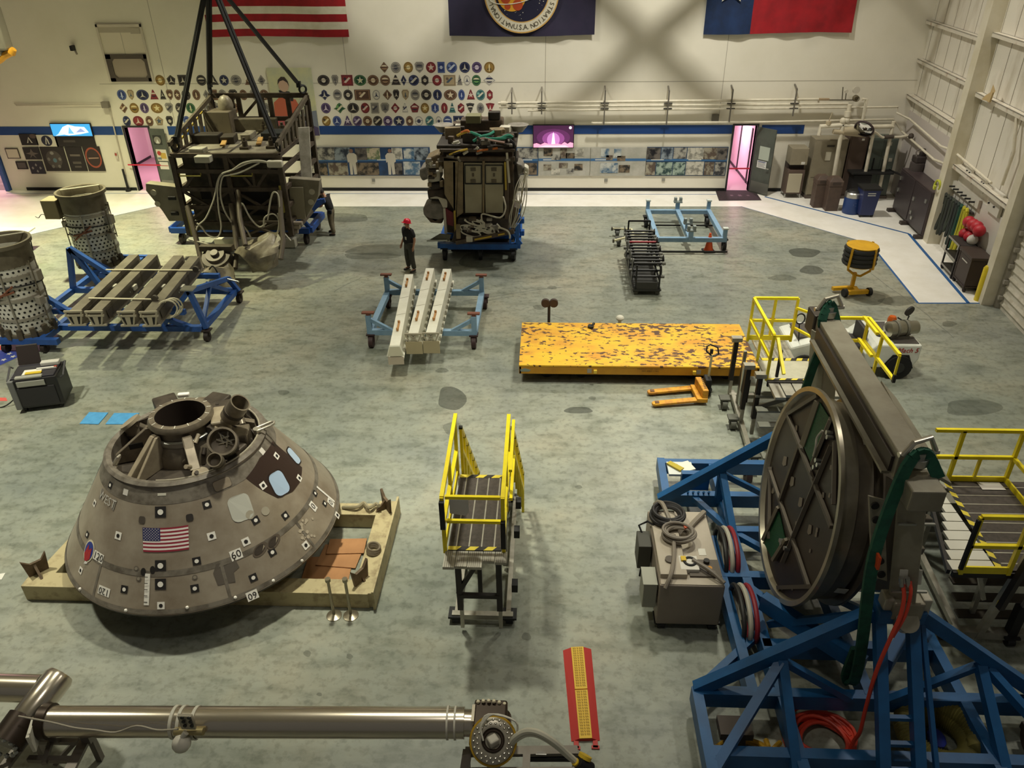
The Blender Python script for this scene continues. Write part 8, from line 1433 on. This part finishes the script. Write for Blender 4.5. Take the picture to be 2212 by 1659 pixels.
def dlabel(h, a0, a1, r, w0, w1): b = MB(); P = [DC + DD * h_ + (DU * math.cos(a) + DVv * math.sin(a)) * (r + .008) for a, h_ in ((a0, w0), (a0, w1), (a1, w1), (a1, w0))]; b.plate(P, (DU * math.cos(a0) + DVv * math.sin(a0)) * .004); b.build('label_plate', flat('#cfcabb'), t)
dlabel(0, PI * .62, PI * .585, 1.5, .42, .62); dlabel(0, PI * 1.13, PI * 1.1, 1.5, .42, .58)
for k in range(3): b = MB(); a = (2.6, 3.0, 3.5)[k]; d = DU * math.cos(a) + DVv * math.sin(a); c = DC + DD * 1.15 + d * 1.2; b.box(c, (.35, .25, .3)); b.bar(c, c + DD * .35 - d * .1, .12); b.build('rear_bracket', mat('bracket_dark', '#6f685b', .5, .3), t, .02)
b = MB(); b.lathe([(1.0, 1.25), (1.0, 1.4), (.85, 1.4), (.85, 1.25)], DC, DD, 40); b.build('rear_ring', mat('bracket_dark', '#6f685b'), t)
# yoke
t = thing('drum_yoke', 'long grey box beam yoke over the drum with a post at each end', 'yoke', (4.6, 9.5, 4.4))
N0, N1, F0, F1 = V(4.47, 7.62, 4.28), V(4.74, 7.5, 2.35), V(4.6, 11.5, 4.28), V(4.86, 11.62, 2.4)
b = MB(); b.bar(V(4.47, 7.75, 4.3), V(4.62, 11.6, 4.3), .34, .36); b.build('top_beam', m_yoke, t, .015)
b = MB(); b.bar(V(4.28, 7.85, 4.28), V(4.42, 11.4, 4.28), .04, .22); b.build('beam_web', m_yokd, t)
bars('beam_flange', [(V(4.24, 7.85, 4.14), V(4.38, 11.4, 4.14))], .1, m_yoke, t, .04)
for p, q in ((N0, N1), (F0, F1)): b = MB(); b.bar(p, q, .36, .32); b.build('post', m_yoke, t, .02)
b = MB(); b.box(V(4.47, 7.42, 4.2), (.4, .42, .3)); b.build('end_block', m_yoke, t, .02); b = MB(); b.box(V(4.62, 11.8, 4.3), (.42, .4, .4)); b.build('end_block', m_yokd, t, .03)
b = MB(); b.plate([N0 + V(-.28, .1, -.1), N1 + V(-.28, .1, .3), N1 + V(-.2, -.05, .3), N0 + V(-.2, -.05, -.1)], V(.02, 0, 0)); b.build('side_web', m_yokd, t)
pl = MB(); pl.plate([N0 + V(-.46, .05, -.35), N0 + V(-.3, -.02, -.35), N1 + V(-.3, -.02, .35), N1 + V(-.46, .05, .35)], V(.01, -.03, 0)); pl_ = pl.build('hole_plate', m_yoke, t)
for k in range(6): b = MB(); q = (N0 + V(-.38, -.02, -.45)).lerp(N1 + V(-.38, -.02, .45), k / 5); b.cyl(q, q + V(0, -.03, 0), .05, n=12); b.build('plate_hole', m_dark, pl_)
for u in (.3, .85): b = MB(); q = N0.lerp(N1, u); b.bar(q + V(-.22, -.18, 0), q + V(.22, -.18, 0), .03); b.build('cover_clamp', m_steel, t)
b = MB(); q = N0.lerp(N1, .5) + V(0, -.175, 0); bars('cover_seam', [(N0.lerp(N1, .2) + V(0, -.17, 0), N0.lerp(N1, .95) + V(0, -.17, 0))], .012, m_yokd, t)
b = MB(); q = N0.lerp(N1, .73) + V(0, -.172, 0); u_ = (N0 - N1).normalized(); b.plate([q - V(.14, 0, 0) - u_ * .12, q + V(.14, 0, 0) - u_ * .12, q + V(.14, 0, 0) + u_ * .12, q - V(.14, 0, 0) + u_ * .12], V(0, -.008, 0)); b.build('label_plate', flat('#cfcbbd'), t)
b = MB(); b.box(N1 + V(0, -.12, -.02), (.4, .22, .3)); b.build('drive_housing', m_yoke, t, .03); b = MB(); b.cyl(N1 + V(0, -.2, -.22), N1 + V(0, -.28, -.12), .15, n=20); b.build('drive_cap', mat('cap_bright', '#b5b1a2', .25, .8), t)
for i in (-1, 1): b = MB(); b.box(N1 + V(i * .24, -.08, .0), (.12, .2, .3)); b.build('drive_clamp', mat('clamp_pale', '#b3ae9e', .4, .4), t, .02)
b = MB(); b.plate([V(4.9, 8.0, 4.0), V(5.25, 8.1, 3.75), V(5.35, 10.2, 3.75), V(5.1, 10.3, 4.0)], V(0, 0, .05)); b.build('side_gusset', m_yoke, t)
for p in (V(4.45, 7.62, 4.46), V(4.62, 11.6, 4.5)):
    b = MB(); b.cyl(p, p + V(0, 0, .1), .12, n=16); b.cyl(p + V(0, 0, .1), p + V(0, 0, .17), .08, n=6); b.build('swivel_bolt', m_steel, t); b = MB(); b.tube([p + V(-.2, -.02, .12), p + V(-.1, 0, .3), p + V(.1, .05, .34), p + V(.2, .05, .16)], .035, 8); b.tube([p + V(-.24, 0, .12), p + V(.24, .05, .14)], .035, 8); b.build('bow_shackle', mat('shackle_bright', '#c9c2b2'), t)
m_gs = mat('sling_green', '#1d5a43', .75, col2='#17493a', scale=8)
for lb, pts, w_ in (('dark green lifting sling from the near yoke end down into the blue frame', [V(4.68, 7.5, 4.35), V(4.5, 7.6, 4.62), V(4.28, 7.5, 4.5), V(4.1, 7.3, 3.7), W(1880, 1240, 7.15), W(1862, 1390, 7.3), W(1845, 1470, 7.5), W(1828, 1462, 7.6), W(1850, 1400, 7.4)], .075), ('dark green lifting sling from the far yoke end down behind the drum', [V(4.75, 11.5, 4.4), V(4.62, 11.6, 4.72), V(4.48, 11.45, 4.5), W(1778, 735, 11.4), W(1757, 790, 11.4), W(1730, 870, 11.5)], .07)):
    b = MB(); P = catmull(pts, 4)
    for p, q in zip(P, P[1:]): b.bar(p, q, w_ * 1.9, w_ * .7, V(0, 1, .1), ext=.01)
    solo(b, 'lifting_sling', m_gs, lb, 'sling', tuple(pts[1]), 'dark green slings on the drum yoke')
b = MB(); b.bar(W(1899, 1200, 7.12), W(1893, 1225, 7.12), .1, .03); solo(b, 'sling_tag', mat('tag_orange', '#d9501f', .6), 'small bright orange tag on the green sling', 'tag', tuple(W(1896, 1212, 7.12)))
# hoses
def hose(label, pts, r, col, name='hose', n=5, cat='hose', grp=None, bump=0):
    b = MB(); b.tube(catmull(pts, n), r, 8); return solo(b, name, mat('hose_' + col.strip('#'), col, .5), label, cat, tuple(pts[0]), grp)
mo_ = '#d8452f'
hp = [W(1950, 1262, 7.3), W(1953, 1290, 7.2), W(1945, 1330, 7.1), W(1925, 1375, 7.0), W(1893, 1450, 6.9), W(1870, 1530, 6.85), W(1858, 1580, 6.8), F(1845, 1600, .3), F(1835, 1620, .1)]
co = F(1772, 1605); rr = random.Random(9); P = []
for k in range(9 * 10):
    a = -.3 + 2 * PI * k / 10; R_ = .36 + .07 * math.sin(k * .37) ; P.append(co + V(R_ * 1.12 * math.cos(a) + .04 * math.sin(k * .9), R_ * .9 * math.sin(a) + .04 * math.cos(k * .53), .04 + .012 * (k / 10) + .02 * math.sin(k * .7)))
t = thing('orange_hose', 'bright orange hose from the yoke drive to a coil on the floor', 'hose', tuple(co)); m_oh = mat('hose_orange', mo_, .45)
b = MB(); b.tube(catmull(hp + [P[0]], 5), .026, 8); b.build('hose_run', m_oh, t); b = MB(); b.tube(catmull([W(1966, 1255, 7.3), W(1967, 1285, 7.2), W(1955, 1330, 7.12), W(1928, 1376, 7.03)], 5), .022, 8); b.build('hose_run', m_oh, t)
b = MB(); b.tube(catmull(P, 3), .026, 8); b.build('coil', m_oh, t); b = MB(); b.tube(catmull([co + V(-.38, .1, .05), co + V(-.3, .42, .1), co + V(.05, .52, .12), co + V(.3, .3, .1), co + V(.42, .05, .1)], 5), .026, 8); b.build('coil_loop', m_oh, t)
for x in (1946, 1960): b = MB(); b.cyl(W(x, 1248, 7.3), W(x + 2, 1266, 7.28), .03); b.build('end_fitting', m_steel, t)
dc = F(2018, 1612, 0); t = thing('duct_hose', 'fat ribbed olive duct hose coiled under the blue frame', 'hose', tuple(dc)); b = MB(); P = []
for k in range(31): a = 2.6 - 2 * PI * k / 20; P.append(dc + V((.36 + .004 * k) * math.cos(a), (.36 + .004 * k) * math.sin(a), .16 + .006 * k))
P += [dc + V(.62, -.2, .2), dc + V(.7, -.5, .16)]
Q_ = catmull(P, 6); b.tube(Q_, .15, 14, rs=[.15 + .011 * (1 if i % 2 else -1) for i in range(len(Q_))]); b.build('duct', mat('duct_olive', '#77703a', .6, col2='#69622f', scale=6), t)
b = MB(); b.sphere(dc + V(.0, .02, .15), .12, 10, (1, 1.4, .8)); solo(b, 'blue_bag', mat('bag_blue', '#2f3ea0', .5), 'small blue bag inside the coiled olive duct', 'bag', tuple(dc))
yc = F(1612, 1640); P = [yc + V((.28 + .02 * (k % 3)) * math.cos(k * .63), .24 * math.sin(k * .63), .03 + .01 * (k // 10)) for k in range(24)]
t = thing('yellow_hose', 'loose loops of yellow hose at the bottom edge inside the blue frame', 'hose', tuple(yc)); b = MB(); b.tube(catmull(P, 4), .03, 8); b.tube(catmull([F(1530, 1625, .05), F(1570, 1600, .1), F(1610, 1597, .15), F(1650, 1610, .1), F(1672, 1640, .05)], 5), .03, 8); b.build('loop', mat('hose_yellow', '#c99a28', .55), t)
b = MB(); b.tube(catmull([F(1655, 1600, .1), F(1662, 1620, .2), F(1668, 1640, .2), F(1672, 1665, .1)], 4), .04, 8); b.tube(catmull([F(1640, 1606, .1), F(1662, 1622, .2), F(1685, 1604, .1)], 4), .035, 8); b.build('knot', mat('hose_yellow', '#c99a28'), t)
for yb_, lb in ((10.3, 'farther'), (8.9, 'nearer')):
    for k, (col, nm) in enumerate((('#2a2826', 'black'), ('#b9b3a2', 'pale grey'), ('#8f2530', 'dark red'))):
        P = [V(3.13 + .1 * k, yb_ + .5 * math.cos(a), .52 + .36 * math.sin(a)) for a in [j * 2 * PI / 12 for j in range(13)]]; hose('%s upright hose loop beside the grey cabinet, %s set' % (nm, yb_ and lb), P, .04, col, 'hose_loop', 3, 'hose', 'hose loops hung on the blue frame')
# literature box on the far corner of the blue frame
b = MB(); c = V(2.75, 12.6, .57); t = thing('paper_tray', 'white tray of papers and yellow tape on the blue frame corner', 'tray', tuple(c)); b = MB(); b.box(c + V(0, 0, .03), (.5, .42, .05)); b.build('tray', flat('#d5d8d2'), t); b = MB(); b.box(c + V(.12, .03, .07), (.26, .3, .03), .4); b.build('paper', flat('#e5e2d2'), t); b = MB(); b.bar(c + V(-.22, .15, .08), c + V(.02, -.1, .09), .12, .03); b.build('tape_roll', flat('#b9a52e'), t)

# ------------------------------------------------------------------ grey control cabinet
t = thing('control_cabinet', 'taupe wheeled control cabinet with coiled cables on top', 'cabinet', (2.4, 9.9, 0)); m_tp = mat('cabinet_taupe', '#8d8174', .5, col2='#857a6d', scale=1.5); m_tp2 = mat('cabinet_top', '#b3a896', .5, col2='#aca08e', scale=2)
xa, xb, ya, yb_, zt = 1.87, 2.9, 8.98, 10.8, 1.0
b = MB(); bx(b, xa, xb, ya, yb_, .13, zt); b.build('body', m_tp, t, .02); b = MB(); bx(b, xa + .02, xb - .02, ya + .02, yb_ - .02, zt, zt + .012); b.build('top_panel', m_tp2, t)
b = MB(); bx(b, xa + .02, xa + .45, ya + .15, yb_ - .1, zt, zt + .1); b.build('raised_panel', m_tp2, t, .01)
b = MB(); b.box((2.62, 9.35, zt + .03), (.5, .38, .03)); cp = b.build('control_plate', flat('#5f564c'), t)
for x, y, c, r in ((2.5, 9.42, '#c9c4b8', .05), (2.68, 9.47, '#2a2624', .05), (2.7, 9.3, '#c98a2c', .04), (2.74, 9.2, '#a9a396', .035)): b = MB(); b.cyl((x, y, zt + .04), (x, y, zt + .1), r, n=12); b.build('knob', flat(c), cp)
b = MB(); b.box((2.38, 9.4, zt + .06), (.3, .32, .09)); rd_ = b.build('recorder', flat('#d5d0c4'), t, .01); b = MB(); b.torus((2.4, 9.42, zt + .11), .09, .022, n=18); b.build('dial', m_black, rd_); b = MB(); b.box((2.3, 9.47, zt + .12), (.08, .1, .03)); b.build('yellow_button', flat('#d9b52a'), rd_)
b = MB(); b.cyl((2.08, 9.45, zt + .1), (2.08, 9.45, zt + .13), .08, n=16); b.build('round_vent', flat('#5b5248'), t); b = MB(); b.box((2.66, 9.75, zt + .015), (.12, .16, .006)); b.build('label_plate', flat('#d3cfc2'), t)
for y, z, c in ((10.05, .72, '#45443c'), (9.2, .68, '#8d8d80')): b = MB(); bx(b, xa - .24, xa - .02, y - .15, y + .25, z - .25, z + .25); sbx = b.build('side_box', flat(c), t, .01)
b = MB(); bx(b, xa - .25, xa - .02, 9.05, 9.45, .932, .942); b.build('box_lid', flat('#a3a394'), t); b = MB(); b.tube([(xa - .15, 9.95, .5), (xa - .18, 9.9, .3), (xa - .05, 9.85, .3), (xa - .02, 9.9, .5)], .02, 6); b.tube([(xa - .12, 10.2, .9), (xa - .2, 10.35, 1.05), (xa - .05, 10.4, 1.1), (xa + .05, 10.3, 1.1)], .02, 6); b.build('side_hose', m_black, t)
for x, y in ((xa + .1, ya + .1), (xb - .1, ya + .1), (xa + .1, yb_ - .1), (xb - .1, yb_ - .1)): b = MB(); caster(b, (x, y - .03, 0), .065); b.build('caster', m_black, t)
def coil(label, c, R, r, col, nl, ry=1.0, grp=None, nm='coiled_cable'):
    P = []
    for k in range(nl * 12): a = 2 * PI * k / 12; q = R * (1 + .16 * math.sin(k * .41)); P.append(Vector(c) + V(q * math.cos(a), q * ry * math.sin(a), .03 + .0018 * k + .015 * math.sin(k * .6)))
    b = MB(); b.tube(catmull(P, 3), r, 7); return solo(b, nm, mat('cable_' + col.strip('#'), col, .55), label, 'cable', tuple(c), grp)
coil('thick black cable coil at the far end of the control cabinet', (2.17, 10.5, zt + .1), .25, .035, '#211e1d', 5); coil('grey cable coil in the middle of the control cabinet', (2.3, 10.0, zt + .1), .24, .025, '#7d7468', 6, .8)
hose('flat grey strap of cables lying toward the far corner of the cabinet', [V(2.2, 10.2, zt + .2), V(2.1, 10.6, zt + .3), V(2.05, 10.8, zt + .2), V(2.0, 10.86, zt + .1)], .04, '#8b8172', 'cable_bundle', 4, 'cable'); hose('flat grey cable bundle lying across to the blue frame side', [V(2.4, 10.1, zt + .06), V(2.6, 10.4, zt + .06), V(2.85, 10.7, zt + .08)], .05, '#8b8172', 'cable_bundle', 4, 'cable'); hose('grey cable bundle lying across the control plate to the corner', [V(2.45, 9.45, zt + .12), V(2.7, 9.2, zt + .12), V(2.88, 9.0, zt + .06)], .035, '#7d7468', 'cable_bundle', 4, 'cable'); hose('grey cable bundle drooping over the near left corner of the cabinet', [V(2.2, 9.95, zt + .2), V(2.15, 9.5, zt + .14), V(2.05, 9.1, zt + .14), V(1.95, 8.94, zt - .02)], .035, '#857b6e', 'cable_bundle', 4, 'cable')
b = MB(); b.box((2.45, 10.15, zt + .2), (.1, .06, .05), .3); solo(b, 'orange_connector', flat('#d9694a'), 'small orange connector on the grey cable coil', 'connector', (2.45, 10.15, zt + .2))
# cable ramp
A_, B_, C_, D_ = F(1216, 1405), F(1277, 1402), F(1296, 1600), F(1234, 1602); t = thing('cable_ramp', 'red cable ramp with a yellow treaded lid on the floor', 'ramp', tuple(A_)); b = MB()
u1, u2 = .28, .72; up = V(0, 0, .06)
for k, (P0, P1, P2, P3) in enumerate(((A_, A_.lerp(B_, u1), D_.lerp(C_, u1), D_), (B_, A_.lerp(B_, u2), D_.lerp(C_, u2), C_))): b.add([P0, P1 + up, P2 + up, P3, P1, P2], [(0, 1, 2, 3), (0, 4, 1), (3, 2, 5), (0, 3, 5, 4)])
b.plate([A_.lerp(B_, u1), A_.lerp(B_, u2), D_.lerp(C_, u2), D_.lerp(C_, u1)], V(0, 0, .055)); b.build('base', mat('ramp_red', '#b3302a', .55), t)
for p, k in ((D_.lerp(C_, .17), 0), (D_.lerp(C_, .83), 1)): b = MB(); b.box(p + V(0, -.06, .012), (.07, .12, .022)); b.box(p + V(0, -.11, .012), (.11, .05, .022)); b.build('connector_tab', mat('ramp_red', '#b3302a'), t)
for v0, v1 in ((0, .49), (.5, 1)):
    q = lambda u, v, z: A_.lerp(B_, u).lerp(D_.lerp(C_, u), v) + V(0, 0, z); b = MB(); b.plate([q(u1, v0, .057), q(u2, v0, .057), q(u2, v1, .057), q(u1, v1, .057)], V(0, 0, .014)); ld = b.build('lid', mat('ramp_yellow', '#d9b02c', .5), t)
    b = MB()
    for k in range(16):
        v = v0 + (v1 - v0) * (k + .7) / 17
        for u in (.36, .42, .5, .58, .64): b.box(q(u, v, .074), (.018, .03, .004), .3)
    b.build('tread', flat('#a8841c'), ld)

# ------------------------------------------------------------------ robot arm along the bottom edge
t = thing('robot_arm', 'long polished steel robot arm lying on stands along the bottom edge', 'robot arm', (-4, 6.3, .9)); m_arm = mat('arm_steel', '#c9bfae', .22, .9); m_armd = mat('arm_dark', '#3d3229', .4, .6); z = 1.0
b = MB(); b.cyl((-6.55, 6.25, z), (-1.0, 6.42, z), .2, n=48); b.build('tube', m_arm, t)
for x in (-1.22, -1.12): b = MB(); b.lathe([(.2, -.012), (.212, -.012), (.212, .012), (.2, .012)], (x, 6.415, z), V(1, .03, 0), 32); b.build('clamp_ring', m_cable, t)
for x in (-4.83, -4.73, -4.55): b = MB(); b.lathe([(.2, -.02), (.215, -.02), (.215, .02), (.2, .02)], (x, 6.3, z), V(1, .03, 0), 32); b.build('clamp_ring', m_cable, t)
b = MB(); b.lathe([(.2, 0), (.23, .0), (.23, .12), (.18, .13)], (-6.62, 6.25, z), V(1, .03, 0), 32); b.build('end_collar', m_armd, t)
b = MB(); b.lathe([(0, 0), (.19, 0), (.2, .06), (.2, .6), (.17, .66), (0, .66)], (-6.85, 6.25, z + .02), V(.25, .75, .2), 32); b.build('joint_can', m_arm, t); b = MB(); b.cyl((-8.2, 6.75, z), (-6.75, 6.75, z), .19, n=32); b.build('tube', m_arm, t); b = MB(); b.torus((-6.85, 6.72, z), .22, .03, V(1, 0, .1), 24, 6); b.build('hose_wrap', m_black, t)
b = MB(); b.lathe([(0, 0), (.22, 0), (.22, .35), (0, .35)], (-6.95, 5.95, z - .06), V(.2, .85, .2), 24); b.build('elbow_housing', m_armd, t)
for k in range(12): b = MB(); a = k * PI / 6; q = V(-6.98, 5.9, z - .06) + V(.18 * math.cos(a), 0, .18 * math.sin(a)); b.sphere(q, .035, 8); b.build('elbow_bolt', m_steel, t)
b = MB(); b.box((-6.62, 6.05, z + .0), (.04, .3, .3), .3); b.build('elbow_bracket', m_cable, t)
b = MB(); b.cyl((-1.0, 6.42, z), (-.88, 6.42, z), .17, n=28); b.cyl((-.9, 6.42, z), (-.86, 6.42, z), .25, n=6); b.build('wrist_collar', m_arm, t); b = MB(); b.box((-.66, 6.45, z - .02), (.44, .42, .4)); b.cyl((-.66, 6.6, z - .1), (-.66, 6.2, z - .12), .27, n=28); b.build('wrist_housing', m_armd, t, .03)
for k in range(6): b = MB(); b.sphere((-.86 + .07 * k + .03, 6.6, z + .2 - .006 * (k - 2) ** 2 + .02), .028, 8); b.build('bolt_head', mat('bolt_pale', '#d8cdae', .4), t)
ec = W(1065, 1600, 6.0); en = V(.02, -.55, .83).normalized(); a_, u_ = frame_of(en)
b = MB(); b.lathe([(0, -.3), (.26, -.3), (.28, -.05), (.27, 0), (.22, .02), (.15, .02), (.13, -.02), (0, -.02)], ec, en, 40); ef = b.build('end_effector', mat('effector_steel', '#a39c8c', .35, .7), t)
b = MB(); b.torus(ec - en * .06, .285, .018, en, 40, 6); b.torus(ec - en * .1, .28, .018, en, 40, 6); b.build('gold_band', mat('gold_band', '#c9a030', .35, .6), ef)
for k in range(40): b = MB(); r_ = (.245, .2)[k % 2]; a = 2 * PI * k / 40; q = ec + (a_ * math.cos(a) + u_ * math.sin(a)) * r_ + en * .02; b.sphere(q, .017, 6); b.build('effector_bolt', mat('bolt_shine', '#d5d0c4', .2, .9), ef)
b = MB(); b.box(ec + en * .03, (.13, .12, .1), .6); b.build('centre_probe', mat('probe_pale', '#b5afa0', .45), ef, .02); b = MB(); b.torus(ec, .12, .02, en, 24, 6); b.build('inner_ring', m_armd, ef)
b = MB()
for k in range(3): b.tube(catmull([ec + a_ * -.3 + u_ * .05, ec + a_ * -.28 + u_ * .22 + en * (.06 + .02 * k), ec + u_ * .3 + en * .1 + a_ * .03 * k, ec + a_ * .15 + u_ * .15 + en * .08, ec + a_ * .12 + en * .04], 4), .012, 5)
b.build('effector_cable', m_cable, ef)
b = MB(); b.box(W(404, 1559, 6.08), (.18, .04, .26)); pb_ = b.build('perforated_bracket', mat('bracket_grey', '#9b9484', .4, .5), t)
for i in range(6): b = MB(); q = W(404, 1559, 6.05) + V(-.045 + .09 * (i % 2), 0, -.08 + .08 * (i // 2)); b.cyl(q, q + V(0, -.012, 0), .025, n=10); b.build('bracket_hole', m_black, pb_)
b = MB(); q = W(392, 1606, 6.0); b.sphere(q, .12, 16); b.cyl(q + V(.02, .02, .1), W(402, 1582, 6.05), .03, .04); b.build('white_ball', mat('ball_white', '#d5cfbf', .5), t); b = MB(); b.cyl(W(378, 1580, 6.1), W(440, 1580, 6.1), .05); b.build('cross_pin', mat('pin_brass', '#a5966a', .4, .5), t)
hose('thin grey signal cable sagging under the robot arm tube', [W(40, 1547, 6.05), W(110, 1560, 6.03), W(160, 1572, 6.0), W(205, 1577, 6.0), W(250, 1582, 6.0), W(295, 1568, 6.02), W(340, 1577, 6.0), W(385, 1575, 6.0)], .012, '#a89f8e', 'signal_cable', 4, 'cable')
# stands of the arm
t = thing('arm_stand', 'grey steel stand under the elbow of the robot arm', 'stand', (-6.4, 5.9, 0)); m_as = mat('stand_grey', '#7a736a', .45, .4, col2='#6d665c', scale=3); zs = .62
for p, q in (((75, 1570), (15, 1650)), ((198, 1572), (150, 1665))): P0, P1 = F(*p, zs), F(*q, zs); bars('top_rail', [(P0, P0 + (P1 - P0) * 1.5)], .14, m_as, t, .05)
for y0_ in (1600, 1640): bars('cross_rail', [(F(62, y0_, zs - .05), F(170, y0_ + 2, zs - .05))], .07, m_as, t)
for p in ((68, 1580), (190, 1580), (10, 1660), (140, 1680)): q = F(*p, zs); bars('leg', [(V(q.x, q.y, 0), q - V(0, 0, .02))], .08, m_as, t)
bars('brace', [(F(110, 1602, zs), F(95, 1650, zs)), (F(165, 1600, .5), F(120, 1650, .05))], .06, m_as, t); bars('cradle_pad', [(V(-6.55, 6.25, zs), V(-6.55, 6.25, .8)), (V(-6.1, 6.25, zs), V(-6.1, 6.25, .8))], .12, m_as, t)
q = F(108, 1572, .78); b = MB(); b.cyl(q, q + V(.07, -.04, .0), .055, n=6); b.build('white_knob', flat('#c9c4b8'), t)
t = thing('effector_stand', 'grey rail stand under the end effector with label plate', 'stand', (-.1, 5.9, 0)); zs = .5
bars('rail', [(F(1005, 1625, zs), F(1248, 1622, zs))], .12, m_as, t, .06); bars('rail', [(F(1010, 1622, zs), F(1000, 1690, zs))], .12, m_as, t, .06); bars('rail', [(F(1138, 1625, zs), F(1135, 1690, zs))], .1, m_as, t, .06); bars('rail', [(F(1140, 1637, zs - .1), F(1248, 1637, zs - .1))], .08, m_black, t); bars('rail', [(F(1005, 1670, zs), F(1248, 1668, zs))], .12, m_as, t, .06)
for p in ((1008, 1628), (1244, 1626), (1005, 1668), (1244, 1668)): q = F(*p, zs); bars('leg', [(V(q.x, q.y, 0), q)], .08, m_as, t)
b = MB(); bars('support_post', [(V(ec.x, ec.y, .1), V(ec.x, ec.y, ec.z - .25))], .16, m_as, t)
b = MB(); q = F(1169, 1626, zs + .033); b.box(q, (.14, .06, .004)); lp = b.build('label_plate', flat('#dedbd2'), t); b = MB(); [b.box(q + V(-.05 + .02 * i, 0, .003), (.012, .03, .002)) for i in range(6)]; b.build('label_marks', flat('#8a8680'), lp)
for lb, dy in (('upper white ribbed hose arching from the end effector', 0), ('lower white ribbed hose arching from the end effector', .07)): hose(lb, [W(1102, 1612, 6.0), W(1112, 1594 + 60 * dy, 6.0), W(1135, 1580 + 80 * dy, 6.0), W(1162, 1582 + 80 * dy, 5.95), W(1195, 1601 + 70 * dy, 5.9), W(1225, 1628 + 40 * dy, 5.88), W(1250, 1652, 5.86), W(1258, 1668, 5.85)], .04, '#c9c4b0', 'white_hose', 5, 'hose', 'white hoses of the end effector')
t = thing('connector_plug', 'black and yellow connector plug at the ends of the white hoses', 'plug', tuple(W(1262, 1650, 5.85))); q = W(1262, 1652, 5.85); b = MB(); b.cyl(q + V(-.08, 0, .06), q + V(.08, 0, -.08), .08, n=18); b.build('plug', m_black, t); b = MB(); b.cyl(q + V(.0, .05, .05), q + V(.02, .08, .08), .085, n=18); b.cyl(W(1242, 1645, 5.85), W(1247, 1650, 5.85), .05); b.build('yellow_ring', flat('#d9b52a'), t)
for o in list(bpy.data.objects):
    if o.parent is None and o.name.split('.')[0] in ('photo_mural', 'portrait_poster', 'wall_poster', 'caption_panel', 'picture_frame', 'junction_box'): o.location.y -= .021
